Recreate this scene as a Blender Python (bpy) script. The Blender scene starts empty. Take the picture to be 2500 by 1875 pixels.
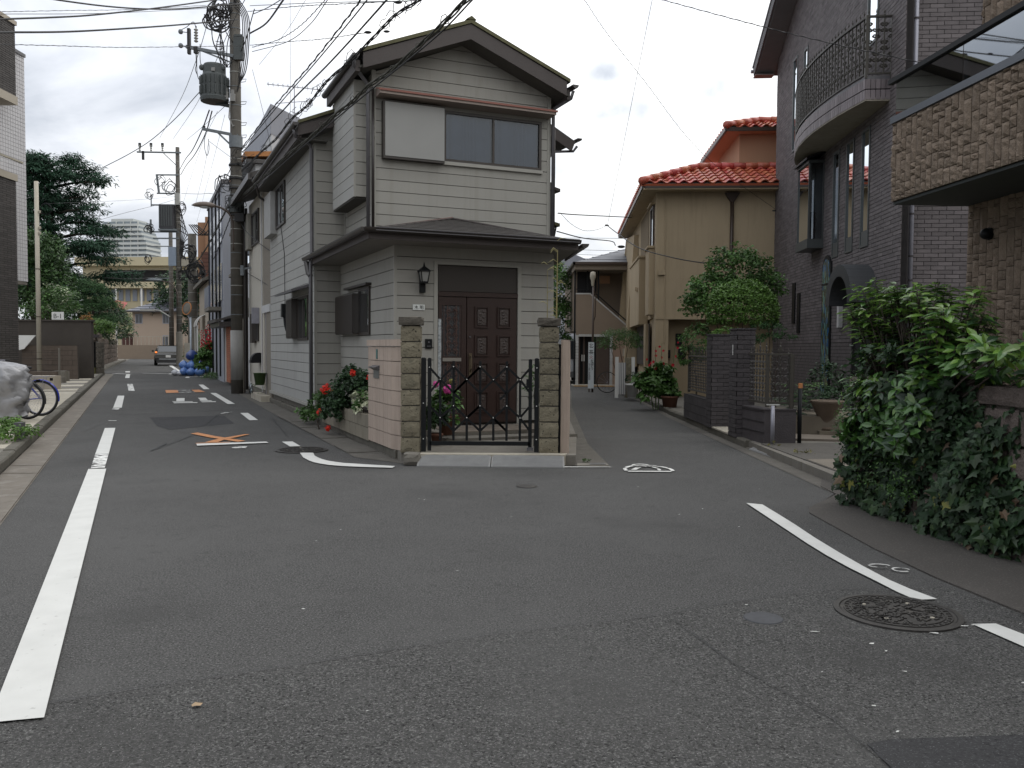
import bpy, math, random
from mathutils import Vector, Matrix
random.seed(7)
R_=random.Random(11)
SC=bpy.context.scene
COL=SC.collection
rad=math.radians
# ---------------- camera, sky, sun, exposure ----------------
F_,PT,RL=2090.,rad(-2.42),rad(.35)
fw=Vector((0,math.cos(PT),math.sin(PT))); r0=Vector((1,0,0)); u0=r0.cross(fw)
rv=math.cos(RL)*r0+math.sin(RL)*u0; uv=-math.sin(RL)*r0+math.cos(RL)*u0
cd=bpy.data.cameras.new('camera'); cd.sensor_width=36; cd.lens=36*F_/2500; cd.clip_end=3000; cd.clip_start=.05
cam=bpy.data.objects.new('camera',cd); COL.objects.link(cam); SC.camera=cam
cam.matrix_world=Matrix((rv,uv,-fw)).transposed().to_4x4(); cam.location=(0,0,1.45)
SC.view_settings.view_transform='Standard'; SC.view_settings.look='None'; SC.view_settings.exposure=.08; SC.view_settings.gamma=1
SC.view_settings.use_curve_mapping=False
SUN_EL,SUN_AZ=58,35      # degrees; azimuth from +Y towards +X
w=bpy.data.worlds.new("World"); SC.world=w; w.use_nodes=True
nt=w.node_tree; N=nt.nodes; Lk=nt.links; N.clear()
out=N.new('ShaderNodeOutputWorld'); bg=N.new('ShaderNodeBackground'); bg.inputs[1].default_value=.1
Lk.new(bg.outputs[0],out.inputs[0])
sky=N.new('ShaderNodeTexSky'); sky.sky_type='NISHITA'; sky.sun_disc=False; sky.sun_elevation=rad(SUN_EL); sky.sun_rotation=rad(SUN_AZ)
tc=N.new('ShaderNodeTexCoord')
sx=N.new('ShaderNodeSeparateXYZ'); Lk.new(tc.outputs['Generated'],sx.inputs[0])
def mth(op,a,b=None,c=None,clamp=False,T=None):
    t=T or nt; n=t.nodes.new('ShaderNodeMath'); n.operation=op; n.use_clamp=clamp
    for i,x in enumerate((a,b,c)):
        if x is None: continue
        if isinstance(x,(int,float)): n.inputs[i].default_value=x
        else: t.links.new(x,n.inputs[i])
    return n.outputs[0]
zz=mth('ADD',mth('MAXIMUM',sx.outputs[2],0.0),.22)
cx=N.new('ShaderNodeCombineXYZ'); Lk.new(mth('DIVIDE',sx.outputs[0],zz),cx.inputs[0]); Lk.new(mth('DIVIDE',sx.outputs[1],zz),cx.inputs[1]); cx.inputs[2].default_value=3.3
n1=N.new('ShaderNodeTexNoise'); n1.inputs['Scale'].default_value=1.9; n1.inputs['Detail'].default_value=6; n1.inputs['Roughness'].default_value=.55; n1.inputs['Distortion'].default_value=.35
Lk.new(cx.outputs[0],n1.inputs['Vector'])
rp=N.new('ShaderNodeValToRGB'); e=rp.color_ramp.elements
e[0].position=.22; e[0].color=(6.3,6.7,7.4,1); e[1].position=.60; e[1].color=(13.4,13.4,13.2,1)
m_=e.new(.40); m_.color=(9.4,9.7,10.3,1)
Lk.new(mth('ADD',n1.outputs[0],mth('MULTIPLY',sx.outputs[0],.30)),rp.inputs[0])
# three small dark scud clouds (directions in the sky)
n2=N.new('ShaderNodeTexNoise'); n2.inputs['Scale'].default_value=22; n2.inputs['Detail'].default_value=5; Lk.new(tc.outputs['Generated'],n2.inputs['Vector'])
tot=None
for (dx,dy,dz,sw,sh,kk) in ((.096,.937,.302,.021,.011,1),(.118,.956,.263,.043,.012,1.1),(.204,.937,.282,.026,.012,.9),(.222,.93,.298,.012,.01,.6),(.09,.985,.12,.03,.012,.5)):
    a=mth('POWER',mth('DIVIDE',mth('SUBTRACT',sx.outputs[0],dx),sw),2); b=mth('POWER',mth('DIVIDE',mth('SUBTRACT',sx.outputs[2],dz),sh),2)
    d=mth('SUBTRACT',1.35,mth('ADD',mth('ADD',a,b),mth('MULTIPLY',mth('SUBTRACT',n2.outputs[0],.5),5.5)))
    d=mth('MULTIPLY',mth('MULTIPLY',mth('ADD',d,.35),.42*kk,clamp=True),mth('GREATER_THAN',sx.outputs[1],0))
    tot=d if tot is None else mth('MAXIMUM',tot,d)
mc=N.new('ShaderNodeMix'); mc.data_type='RGBA'; Lk.new(mth('MULTIPLY',tot,.85,clamp=True),mc.inputs[0]); Lk.new(rp.outputs[0],mc.inputs[6]); mc.inputs[7].default_value=(5.6,6.1,6.9,1)
ms=N.new('ShaderNodeMix'); ms.data_type='RGBA'; ms.inputs[0].default_value=.93; Lk.new(sky.outputs[0],ms.inputs[6]); Lk.new(mc.outputs[2],ms.inputs[7])
cie=mth('MULTIPLY_ADD',mth('MAXIMUM',sx.outputs[2],0.0),.9,.82)   # an overcast sky brightens evenly towards the zenith
vm=N.new('ShaderNodeVectorMath'); vm.operation='SCALE'; Lk.new(ms.outputs[2],vm.inputs[0]); Lk.new(cie,vm.inputs[3]); Lk.new(vm.outputs[0],bg.inputs[0])
sd=bpy.data.lights.new('sun','SUN'); sd.energy=.6; sd.angle=rad(25); sd.color=(1,.96,.9)
so=bpy.data.objects.new('sun',sd); COL.objects.link(so)
sdir=Vector((math.sin(rad(SUN_AZ))*math.cos(rad(SUN_EL)),math.cos(rad(SUN_AZ))*math.cos(rad(SUN_EL)),math.sin(rad(SUN_EL))))
so.rotation_euler=sdir.to_track_quat('Z','Y').to_euler(); so.location=(0,0,60)
SC.cycles.max_bounces=6; SC.cycles.transparent_max_bounces=12; SC.cycles.diffuse_bounces=3; SC.cycles.glossy_bounces=3
# ---------------- materials ----------------
def mat(name,col,rough=.8,var=.12,ns=6,bump=.0,bs=60,rnd=.0,tint=False,metal=0,spec=.4,streak=0,streakcol=None,spots=None,hue=0,trans=0):
    m=bpy.data.materials.new(name); m.use_nodes=True; t=m.node_tree; b=t.nodes['Principled BSDF']
    b.inputs['Roughness'].default_value=rough; b.inputs['Metallic'].default_value=metal; b.inputs['Specular IOR Level'].default_value=spec
    tcn=t.nodes.new('ShaderNodeTexCoord')
    no=t.nodes.new('ShaderNodeTexNoise'); no.inputs['Scale'].default_value=ns; no.inputs['Detail'].default_value=5; t.links.new(tcn.outputs['Object'],no.inputs['Vector'])
    val=mth('ADD',mth('MULTIPLY',no.outputs[0],var*2.6,T=t),1-var*1.3,T=t)
    oi=None
    if rnd or hue:
        oi=t.nodes.new('ShaderNodeObjectInfo')
        if rnd: val=mth('MULTIPLY',val,mth('ADD',mth('MULTIPLY',oi.outputs['Random'],rnd*2,T=t),1-rnd,T=t),T=t)
    if tint:
        at=t.nodes.new('ShaderNodeAttribute'); at.attribute_name='tint'; val=mth('MULTIPLY',val,at.outputs['Fac'],T=t)
    hs=t.nodes.new('ShaderNodeHueSaturation'); hs.inputs['Color'].default_value=(*col,1); t.links.new(val,hs.inputs['Value'])
    if hue: t.links.new(mth('ADD',mth('MULTIPLY',mth('FRACT',mth('MULTIPLY',oi.outputs['Random'],7.13,T=t),T=t),hue,T=t),.5-hue/2,T=t),hs.inputs['Hue'])
    c=hs.outputs[0]
    if streak:
        mp=t.nodes.new('ShaderNodeMapping'); mp.inputs['Scale'].default_value=(7,7,.7); t.links.new(tcn.outputs['Object'],mp.inputs[0])
        n3=t.nodes.new('ShaderNodeTexNoise'); n3.inputs['Scale'].default_value=1.0; n3.inputs['Detail'].default_value=7; n3.inputs['Roughness'].default_value=.65; t.links.new(mp.outputs[0],n3.inputs['Vector'])
        mx=t.nodes.new('ShaderNodeMix'); mx.data_type='RGBA'
        t.links.new(mth('MULTIPLY',mth('SUBTRACT',n3.outputs[0],.5,T=t),streak*6,T=t,clamp=True),mx.inputs[0]); t.links.new(c,mx.inputs[6]); mx.inputs[7].default_value=(*(streakcol or tuple(x*.45 for x in col)),1); c=mx.outputs[2]
    if spots:   # (scale, threshold, colour, strength)
        for (s_,th,sc_,st_) in spots:
            n4=t.nodes.new('ShaderNodeTexNoise'); n4.inputs['Scale'].default_value=s_; n4.inputs['Detail'].default_value=3; t.links.new(tcn.outputs['Object'],n4.inputs['Vector'])
            mx=t.nodes.new('ShaderNodeMix'); mx.data_type='RGBA'
            t.links.new(mth('MULTIPLY',mth('SUBTRACT',n4.outputs[0],th,T=t),st_,T=t,clamp=True),mx.inputs[0]); t.links.new(c,mx.inputs[6]); mx.inputs[7].default_value=(*sc_,1); c=mx.outputs[2]
    t.links.new(c,b.inputs['Base Color'])
    if bump:
        n5=t.nodes.new('ShaderNodeTexNoise'); n5.inputs['Scale'].default_value=bs; n5.inputs['Detail'].default_value=4; t.links.new(tcn.outputs['Object'],n5.inputs['Vector'])
        bp=t.nodes.new('ShaderNodeBump'); bp.inputs['Strength'].default_value=bump; bp.inputs['Distance'].default_value=.02; t.links.new(n5.outputs[0],bp.inputs['Height']); t.links.new(bp.outputs[0],b.inputs['Normal'])
    if trans:
        tr=t.nodes.new('ShaderNodeBsdfTranslucent'); t.links.new(c,tr.inputs[0]); mxs=t.nodes.new('ShaderNodeMixShader'); mxs.inputs[0].default_value=trans
        t.links.new(b.outputs[0],mxs.inputs[1]); t.links.new(tr.outputs[0],mxs.inputs[2]); t.links.new(mxs.outputs[0],t.nodes['Material Output'].inputs[0])
    return m
def glassmat(name,tint=(.5,.55,.6),refl=.12,opac=.15):
    m=bpy.data.materials.new(name); m.use_nodes=True; t=m.node_tree; t.nodes.clear()
    o=t.nodes.new('ShaderNodeOutputMaterial'); tr=t.nodes.new('ShaderNodeBsdfTransparent'); tr.inputs[0].default_value=(*tint,1)
    gl=t.nodes.new('ShaderNodeBsdfGlossy'); gl.inputs['Roughness'].default_value=.02; gl.inputs[0].default_value=(.9,.95,1,1)
    fr=t.nodes.new('ShaderNodeFresnel'); fr.inputs[0].default_value=1.5
    mx=t.nodes.new('ShaderNodeMixShader'); t.links.new(mth('ADD',fr.outputs[0],refl,T=t,clamp=True),mx.inputs[0]); t.links.new(tr.outputs[0],mx.inputs[1]); t.links.new(gl.outputs[0],mx.inputs[2]); t.links.new(mx.outputs[0],o.inputs[0])
    return m
M={}
def asphalt(name,c,speck,sscale,bump):
    return mat(name,c,rough=.93,var=.16,ns=.7,bump=bump,bs=sscale*1.6,spec=.25,spots=[(sscale,.545,tuple(x*2.3 for x in c),speck*1.6),(sscale*.8,.56,tuple(x*.25 for x in c),speck*1.6),(2.3,.52,tuple(x*1.3 for x in c),2.),(.4,.5,tuple(x*1.35 for x in c),4),(.8,.56,tuple(x*.75 for x in c),4),(9,.60,tuple(x*.66 for x in c),4),(sscale*1.6,.64,tuple(x*5. for x in c),12)])
M['asph']=asphalt('asphalt_new',(.063,.062,.060),7,100,.5)
M['asph2']=asphalt('asphalt_old',(.068,.067,.0645),9,100,.8)
M['asph3']=asphalt('asphalt_patch',(.034,.034,.035),4,90,.35)
M['conc']=mat('concrete',(.15,.139,.119),.9,.2,3,.3,40,streak=.5,streakcol=(.1,.09,.07),spots=[(14,.62,(.09,.08,.06),3)])
M['conc_l']=mat('concrete_light',(.36,.33,.27),.9,.14,3,.25,50,streak=.35,spots=[(7,.62,(.2,.17,.13),3)])
M['gutter']=mat('gutter_concrete',(.145,.128,.107),.9,.2,2,.3,40,streak=.5,streakcol=(.085,.075,.06),spots=[(5,.55,(.25,.235,.21),3),(30,.6,(.08,.07,.055),4)])
M['kerb']=mat('kerb_dirty',(.095,.088,.072),.95,.3,4,.5,40,streak=.4,streakcol=(.05,.048,.035),spots=[(18,.58,(.15,.14,.12),4)])
M['gutter_d']=mat('gutter_dark',(.095,.088,.076),.95,.3,2,.4,50,streak=.5,streakcol=(.06,.055,.046),spots=[(5,.58,(.16,.15,.135),3),(60,.58,(.05,.045,.04),6)])
M['paint']=mat('road_paint',(.53,.53,.505),.7,.10,5,.1,90,spots=[(26,.68,(.2,.19,.18),6),(3,.66,(.5,.5,.47),2)])
M['paint_w']=mat('road_paint_worn',(.66,.66,.63),.7,.08,4,.1,90,spots=[(9,.47,(.06,.058,.055),9),(30,.58,(.07,.065,.06),6)])
M['orange']=mat('road_paint_orange',(.45,.19,.07),.7,.08,4,.1,90,spots=[(22,.6,(.1,.08,.07),6)])
# ---------------- mesh helper ----------------
class MB:
    def __init__(s): s.v=[]; s.f=[]; s.t=[]; s.mi=[]; s.cur=1.; s.cm=0
    def add(s,vs,fs):
        o=len(s.v); s.v+= [tuple(p) for p in vs]; s.f+=[tuple(i+o for i in f) for f in fs]; s.t+=[s.cur]*len(vs); s.mi+=[s.cm]*len(fs); return s
    def box(s,x0,y0,z0,x1,y1,z1):
        return s.add([(x0,y0,z0),(x1,y0,z0),(x1,y1,z0),(x0,y1,z0),(x0,y0,z1),(x1,y0,z1),(x1,y1,z1),(x0,y1,z1)],[(0,3,2,1),(4,5,6,7),(0,1,5,4),(1,2,6,5),(2,3,7,6),(3,0,4,7)])
    def obox(s,c,a,b,d):   # centre and three half vectors
        c,a,b,d=map(Vector,(c,a,b,d)); q=[c-a-b-d,c+a-b-d,c+a+b-d,c-a+b-d,c-a-b+d,c+a-b+d,c+a+b+d,c-a+b+d]
        return s.add(q,[(0,3,2,1),(4,5,6,7),(0,1,5,4),(1,2,6,5),(2,3,7,6),(3,0,4,7)])
    def bar(s,p,q,w,h=None,up=(0,0,1)):
        p,q=Vector(p),Vector(q); d=q-p; L=d.length
        if L<1e-6: return s
        d.normalize(); u=Vector(up)
        if abs(d.dot(u))>.95: u=Vector((0,1,0)) if abs(d.y)<.9 else Vector((1,0,0))
        x=d.cross(u).normalized(); y=x.cross(d)
        return s.obox((p+q)/2,d*(L/2),x*(w/2),y*((h or w)/2))
    def prism(s,pts,vec):  # planar polygon extruded by vec
        v=Vector(vec); n=len(pts); P=[Vector(p) for p in pts]
        return s.add(P+[p+v for p in P],[tuple(range(n))[::-1],tuple(range(n,2*n))]+[(i,(i+1)%n,n+(i+1)%n,n+i) for i in range(n)])
    def slab(s,pts,z0,z1): return s.prism([(p[0],p[1],z0) for p in pts],(0,0,z1-z0))
    def poly(s,pts): return s.add(pts,[tuple(range(len(pts)))])
    def tube(s,pts,r,n=6,cap=True):
        P=[Vector(p) for p in pts]; m=len(P); rs=r if isinstance(r,(list,tuple)) else [r]*m; vs=[]; px=None
        for i in range(m):
            d=(P[min(i+1,m-1)]-P[max(i-1,0)]).normalized() if m>1 else Vector((0,0,1))
            if px is None:
                a=Vector((0,0,1)) if abs(d.z)<.9 else Vector((1,0,0)); px=d.cross(a).normalized()
            px=(px-d*px.dot(d)); px=px.normalized() if px.length>1e-6 else d.orthogonal().normalized(); py=d.cross(px)
            for k in range(n):
                t=2*math.pi*k/n; vs.append(P[i]+(px*math.cos(t)+py*math.sin(t))*rs[i])
        fs=[(i*n+k,i*n+(k+1)%n,(i+1)*n+(k+1)%n,(i+1)*n+k) for i in range(m-1) for k in range(n)]
        if cap: fs+=[tuple(range(n))[::-1],tuple(range((m-1)*n,m*n))]
        return s.add(vs,fs)
    def lathe(s,prof,c=(0,0,0),n=16,ax='z',a0=0,a1=2*math.pi):
        vs=[];full=abs(a1-a0-2*math.pi)<1e-6; kn=n if full else n+1
        for (r,h) in prof:
            for k in range(kn):
                t=a0+(a1-a0)*k/n; p=(r*math.cos(t),r*math.sin(t),h)
                if ax=='x': p=(h,p[0],p[1])
                if ax=='y': p=(p[0],h,p[1])
                vs.append((c[0]+p[0],c[1]+p[1],c[2]+p[2]))
        fs=[(i*kn+k,i*kn+(k+1)%kn,(i+1)*kn+(k+1)%kn,(i+1)*kn+k) for i in range(len(prof)-1) for k in range(n)]
        return s.add(vs,fs)
    def ball(s,c,r,n=10,m=7,sq=(1,1,1),jit=0,rg=R_):
        pr=[];vs=[]
        for i in range(m+1):
            p=math.pi*i/m
            for k in range(n):
                t=2*math.pi*k/n; q=1+jit*(rg.random()-.5)*2
                vs.append((c[0]+r*sq[0]*math.sin(p)*math.cos(t)*q,c[1]+r*sq[1]*math.sin(p)*math.sin(t)*q,c[2]+r*sq[2]*math.cos(p)*q))
        return s.add(vs,[(i*n+k,i*n+(k+1)%n,(i+1)*n+(k+1)%n,(i+1)*n+k) for i in range(m) for k in range(n)])
    def mesh(s,name,mats,smooth=False,tint=False):
        me=bpy.data.meshes.new(name); me.from_pydata(s.v,[],s.f)
        for m in (mats if isinstance(mats,(list,tuple)) else [mats]): me.materials.append(m)
        if smooth: me.polygons.foreach_set('use_smooth',[True]*len(s.f))
        if any(s.mi): me.polygons.foreach_set('material_index',s.mi)
        if tint:
            a=me.attributes.new('tint','FLOAT','POINT'); a.data.foreach_set('value',s.t)
        me.update(); return me
    def build(s,name,mats,parent=None,smooth=False,tint=False,loc=None,**kw):
        o=bpy.data.objects.new(name,s.mesh(name,mats,smooth,tint)); COL.objects.link(o)
        if parent: o.parent=parent
        if loc: o.location=loc
        for k,v in kw.items(): o[k]=v
        return o
def tag(o,label,cat,group=None):
    o['label']=label; o['category']=cat
    if group: o['group']=group
    return o
def thing(name,label,cat,loc=(0,0,0),rz=0,group=None):
    o=bpy.data.objects.new(name,None); COL.objects.link(o); o.location=loc; o.rotation_euler=(0,0,rad(rz)); o.empty_display_size=.2
    return tag(o,label,cat,group)
def struct(name,mb,m,**k): return mb.build(name,m,kind='structure',**k)
def link(me,name,parent,loc=(0,0,0),rot=(0,0,0),sc=(1,1,1)):
    o=bpy.data.objects.new(name,me); COL.objects.link(o); o.parent=parent; o.location=loc; o.rotation_euler=rot; o.scale=sc; return o
def copy_thing(src,loc,rz,label,group=None,sc=None):
    o=src.copy(); COL.objects.link(o); o.location=loc; o.rotation_euler=(0,0,rad(rz)); o['label']=label
    if group: o['group']=group
    if sc: o.scale=(sc,)*3
    for c in src.children:
        d=c.copy(); COL.objects.link(d); d.parent=o
        for g in c.children:
            h=g.copy(); COL.objects.link(h); h.parent=d
    return o
# ---- wall cladding from separate pieces ----
def hclip(P,a,b,c):
    o=[]
    for i in range(len(P)):
        p,q=P[i],P[(i+1)%len(P)]; dp=a*p[0]+b*p[1]-c; dq=a*q[0]+b*q[1]-c
        if dp<=0: o.append(p)
        if dp*dq<0: t=dp/(dp-dq); o.append((p[0]+(q[0]-p[0])*t,p[1]+(q[1]-p[1])*t))
    return o
def rclip(P,x0,x1,y0,y1):
    for a,b,c in ((-1,0,-x0),(1,0,x1),(0,-1,-y0),(0,1,y1)):
        P=hclip(P,a,b,c)
        if len(P)<3: return []
    ar=abs(sum(P[i][0]*P[(i+1)%len(P)][1]-P[(i+1)%len(P)][0]*P[i][1] for i in range(len(P))))/2
    return P if ar>2e-5 else []
def carve(P,x0,x1,y0,y1,holes):
    res=[]; ys=sorted({y0,y1}|{h for H in holes for h in H[2:] if y0<h<y1})
    for ya,yb in zip(ys,ys[1:]):
        iv=[(x0,x1)]
        for (hx0,hx1,hy0,hy1) in holes:
            if hy0<yb-1e-6 and hy1>ya+1e-6:
                nv=[]
                for a,b in iv:
                    if hx1<=a or hx0>=b: nv.append((a,b)); continue
                    if hx0>a: nv.append((a,hx0))
                    if hx1<b: nv.append((hx1,b))
                iv=nv
        for a,b in iv:
            q=rclip(P,a,b,ya,yb)
            if q: res.append(q)
    return res
class Fr:   # wall frame: s runs along d, o outward along n
    def __init__(s,p,ang,flip=False,z=0):
        s.p=Vector((p[0],p[1],z)); a=rad(ang); s.d=Vector((math.cos(a),math.sin(a),0)); s.n=Vector((math.sin(a),-math.cos(a),0))*(-1 if flip else 1); s.ang=ang
    def P(s,a,z,o=0): return s.p+s.d*a+Vector((0,0,z))+s.n*o
PC={}
def clad(root,fr,poly,holes,pitch,gap,th,pname,m,width=None,stag=.5,back=None,backth=.1,backname='wall',stm=None,near=None,limit=300,rough=0,zoff=0,soff=0,rg=R_,stuffname=None,parts=True,cols=False):
    x0=min(p[0] for p in poly); x1=max(p[0] for p in poly); y0=min(p[1] for p in poly); y1=max(p[1] for p in poly)
    W=None
    if back:
        b=MB()
        for q in carve(poly,x0,x1,y0,y1,holes): b.prism([fr.P(a,z,-.0) for a,z in q],-fr.n*backth)
        W=b.build(backname,back,root)
    cells=[]
    if cols:   # vertical columns of random-height blocks
        x=x0+soff
        while x<x1:
            w_=width*rg.uniform(.85,1.2); z=y0-rg.uniform(0,.15)
            while z<y1:
                h=rg.choice((.06,.09,.09,.12,.17,.26))*pitch/.12; cells.append((x,x+w_,z,z+h)); z+=h
            x+=w_
    else:
        r=0; z=y0+zoff
        while z<y1:
            if width is None: cells.append((x0,x1,z,z+pitch))
            else:
                x=x0-((r*stag)%1)*width+soff
                while x<x1: cells.append((x,x+width,z,z+pitch)); x+=width
            z+=pitch; r+=1
    items=[]
    for (a,b_,c,d) in cells:
        a2,b2,c2,d2=a+gap/2,b_-gap/2,c+gap/2,d-gap/2
        if width is None: a2,b2=a,b_
        qs=carve(poly,max(a2,x0),min(b2,x1),max(c2,y0),min(d2,y1),holes) if b2>x0 and a2<x1 else []
        if len(qs)>1 and width is None:
            gs=[]
            for q in qs:
                xs_=[p[0] for p in q]; hit=[g_ for g_ in gs if any(min(xs_)<max(p[0] for p in r)-1e-6 and max(xs_)>min(p[0] for p in r)+1e-6 for r in g_)]
                n_=[q]+[r for g_ in hit for r in g_]; gs=[g_ for g_ in gs if g_ not in hit]+[n_]
            for g_ in gs: items.append((a2,b2,c2,d2,g_))
        elif qs: items.append((a2,b2,c2,d2,qs))
    if near is not None: items.sort(key=lambda i:(fr.P((i[0]+i[1])/2,(i[2]+i[3])/2)-Vector(near)).length)
    st=MB(); k=0
    for (a2,b2,c2,d2,qs) in items:
        full=len(qs)==1 and len(qs[0])==4 and abs((b2-a2)*(d2-c2)-abs(sum(qs[0][i][0]*qs[0][(i+1)%4][1]-qs[0][(i+1)%4][0]*qs[0][i][1] for i in range(4)))/2)<1e-6
        t=th*(1+rough*rg.uniform(-.5,.8))
        if parts and k<limit:
            if full and not cols:
                key=(round(b2-a2,4),round(d2-c2,4),th,m.name,pname)
                if key not in PC: PC[key]=MB().box(-(b2-a2)/2,-th,-(d2-c2)/2,(b2-a2)/2,0,(d2-c2)/2).mesh(pname,m)
                o=link(PC[key],pname,root,fr.P((a2+b2)/2,(c2+d2)/2,0),(0,0,rad(fr.ang)),(1,t/th if fr.n.dot(Vector((math.sin(rad(fr.ang)),-math.cos(rad(fr.ang)),0)))>0 else -t/th,1))
            else:
                q=MB()
                if cols:
                    for pl_ in qs: stone(q,fr,pl_,t,rg)
                else:
                    for pl_ in qs: q.prism([fr.P(a,z,0) for a,z in pl_],fr.n*t)
                q.build(pname,m,root)
            k+=1
        else:
            st.cur=rg.uniform(.8,1.2)
            for pl_ in qs:
                if cols: stone(st,fr,pl_,t,rg)
                else: st.prism([fr.P(a,z,0) for a,z in pl_],fr.n*t)
    if st.f:
        o=st.build(stuffname or pname,stm or m,root,tint=True); o['kind']='stuff'
    return W
def stone(mb,fr,pl_,t,rg):   # split-face block: raised, uneven front
    xs=[p[0] for p in pl_]; zs=[p[1] for p in pl_]; a,b,c,d=min(xs),max(xs),min(zs),max(zs)
    if len(pl_)!=4 or b-a<.015 or d-c<.015: mb.prism([fr.P(x,z,0) for x,z in pl_],fr.n*t*.8); return
    n=3; m_=max(3,min(6,int((d-c)/.03)+1)); vs=[]
    for j in range(m_+1):
        for i in range(n+1):
            e_=(i in(0,n)) or (j in(0,m_)); o=t*(rg.uniform(.35,.5) if e_ else rg.uniform(.7,1.5))
            vs.append(fr.P(a+(b-a)*i/n,c+(d-c)*j/m_,o))
    fs=[(j*(n+1)+i,j*(n+1)+i+1,(j+1)*(n+1)+i+1,(j+1)*(n+1)+i) for j in range(m_) for i in range(n)]
    k=len(vs); cs=[(0,0),(n,0),(n,m_),(0,m_)]
    for i,j in cs: vs.append(fr.P(a+(b-a)*i/n,c+(d-c)*j/m_,0))
    def ed(lst,p,q): fs.append(tuple(lst)+(q,p))
    ed([i for i in range(n+1)],k,k+1); ed([n+j*(n+1) for j in range(m_+1)],k+1,k+2); ed([m_*(n+1)+i for i in range(n,-1,-1)],k+2,k+3); ed([j*(n+1) for j in range(m_,-1,-1)],k+3,k)
    mb.add(vs,fs)
M['alum_d']=mat('dark_bronze_frame',(.028,.022,.018),.45,.1,5,spec=.5)
M['glass']=glassmat('window_glass',(.5,.55,.6),.015)
M['glassdark']=glassmat('dark_glass',(.15,.18,.2),-.02)
M['curtain']=mat('curtain',(.15,.18,.24),.9,.15,3)
M['black']=mat('black_interior',(.012,.012,.013),.9)
def window(root,fr,s0,s1,z0,z1,fm,n=2,fw_=.05,curtain=None,glass=None,name='window',proud=.04,rail=0,back=None):
    b=MB()
    def bx(a,c,d,e,o0=-.03,o1=proud): b.prism([fr.P(a,d,o0),fr.P(c,d,o0),fr.P(c,e,o0),fr.P(a,e,o0)],fr.n*(o1-o0))
    bx(s0,s1,z0,z0+fw_); bx(s0,s1,z1-fw_,z1); bx(s0,s0+fw_,z0+fw_,z1-fw_); bx(s1-fw_,s1,z0+fw_,z1-fw_)
    for i in range(1,n):
        c=s0+(s1-s0)*i/n; bx(c-fw_*.4,c+fw_*.4,z0+fw_,z1-fw_,-.025,proud-.01)
    if rail: bx(s0+fw_,s1-fw_,rail-.02,rail+.02,-.025,proud-.012)
    W=b.build(name,fm,root)
    for i in range(n):
        a=s0+(s1-s0)*i/n+.02; c=s0+(s1-s0)*(i+1)/n-.02
        MB().poly([fr.P(a,z0+.02,proud-.025-.004*i),fr.P(c,z0+.02,proud-.025-.004*i),fr.P(c,z1-.02,proud-.025-.004*i),fr.P(a,z1-.02,proud-.025-.004*i)]).build('pane',glass or M['glass'],W)
    if curtain:
        c=MB(); k=int((s1-s0)*40); vs=[]
        for i in range(k+1):
            a=s0+.02+(s1-s0-.04)*i/k; o=-.045+.028*math.sin(i*.8+math.sin(i*.31)*2)
            vs+=[fr.P(a,z0+.02,o),fr.P(a,z1-.02,o)]
        c.add(vs,[(2*i,2*i+2,2*i+3,2*i+1) for i in range(k)]); c.build('curtain',curtain,W,smooth=True)
    MB().prism([fr.P(s0,z0,-.10),fr.P(s1,z0,-.10),fr.P(s1,z1,-.10),fr.P(s0,z1,-.10)],-fr.n*.03).build('reveal',back or M['black'],W)
    return W
# ================= GROUND =================
def sheet(name,pts,z,m,parent=None,**k):
    b=MB().poly([(p[0],p[1],z) for p in pts]); o=b.build(name,m,parent)
    if not parent: o['kind']='structure'
    return o
# big sheet: subdivided a little so it stays well-behaved
sheet('ground',[(-600,-200),(600,-200),(600,900),(-600,900)],-.02,M['conc'])
KS=-.4407
def kx(y): return -5.67+KS*(y-9.43)         # left kerb foot
def k2(y): return -22.75-.4115*(y-47.5)
def rx(y): return -1.49-.428*(y-10.98)      # right kerb foot of the left street
road=sheet('road',[(kx(-8),-8),(30,-8),(30,4.0),(2.83,4.6),(2.70,5.4),(2.64,6.3),(2.64,7.53),(2.72,7.76),(3.25,8.56),(3.25,14),(3.31,18.3),(3.65,28),(5,33),(9,34),(9,38),(2,38),(2.0,28.8),(1.47,20.95),(1.15,12.87),(1.21,10.38),(-1.26,10.52),(-2.05,11.18),(rx(17.6)-.5,17.6),(rx(27),27),(rx(40),40),(rx(44),46),(rx(80),80),(-22,88),(-60,106),(-60,100),(k2(95),95),(k2(80),80),(k2(47.5),47.5),(-40,58),(-40,54),(kx(43),44),(kx(20)+.4,20),(kx(-8)+.4,-8)],0,M['asph'])
sheet('road_old_surface',[(-6,1.5),(-4.1,2.35),(-2.01,3.32),(-1.45,3.61),(-.86,3.88),(-.05,4.28),(.4,4.44),(.88,4.62),(1.3,4.85),(1.68,5.03),(2.1,5.14),(2.65,5.2),(2.83,4.6),(30,4),(30,-8),(-6,-8)],.004,M['asph2'])
sheet('road_patch',[(1.31,3.08),(1.42,3.12),(1.9,3.16),(5,3.25),(5,-6),(1.5,-6),(1.36,2.0)],.008,M['asph3'])
sheet('road_patch',[(-7.3,17.2),(-6.0,17.8),(-5.2,16),(-5.9,14.7),(-6.4,15.4)],.004,M['asph3'])
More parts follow.
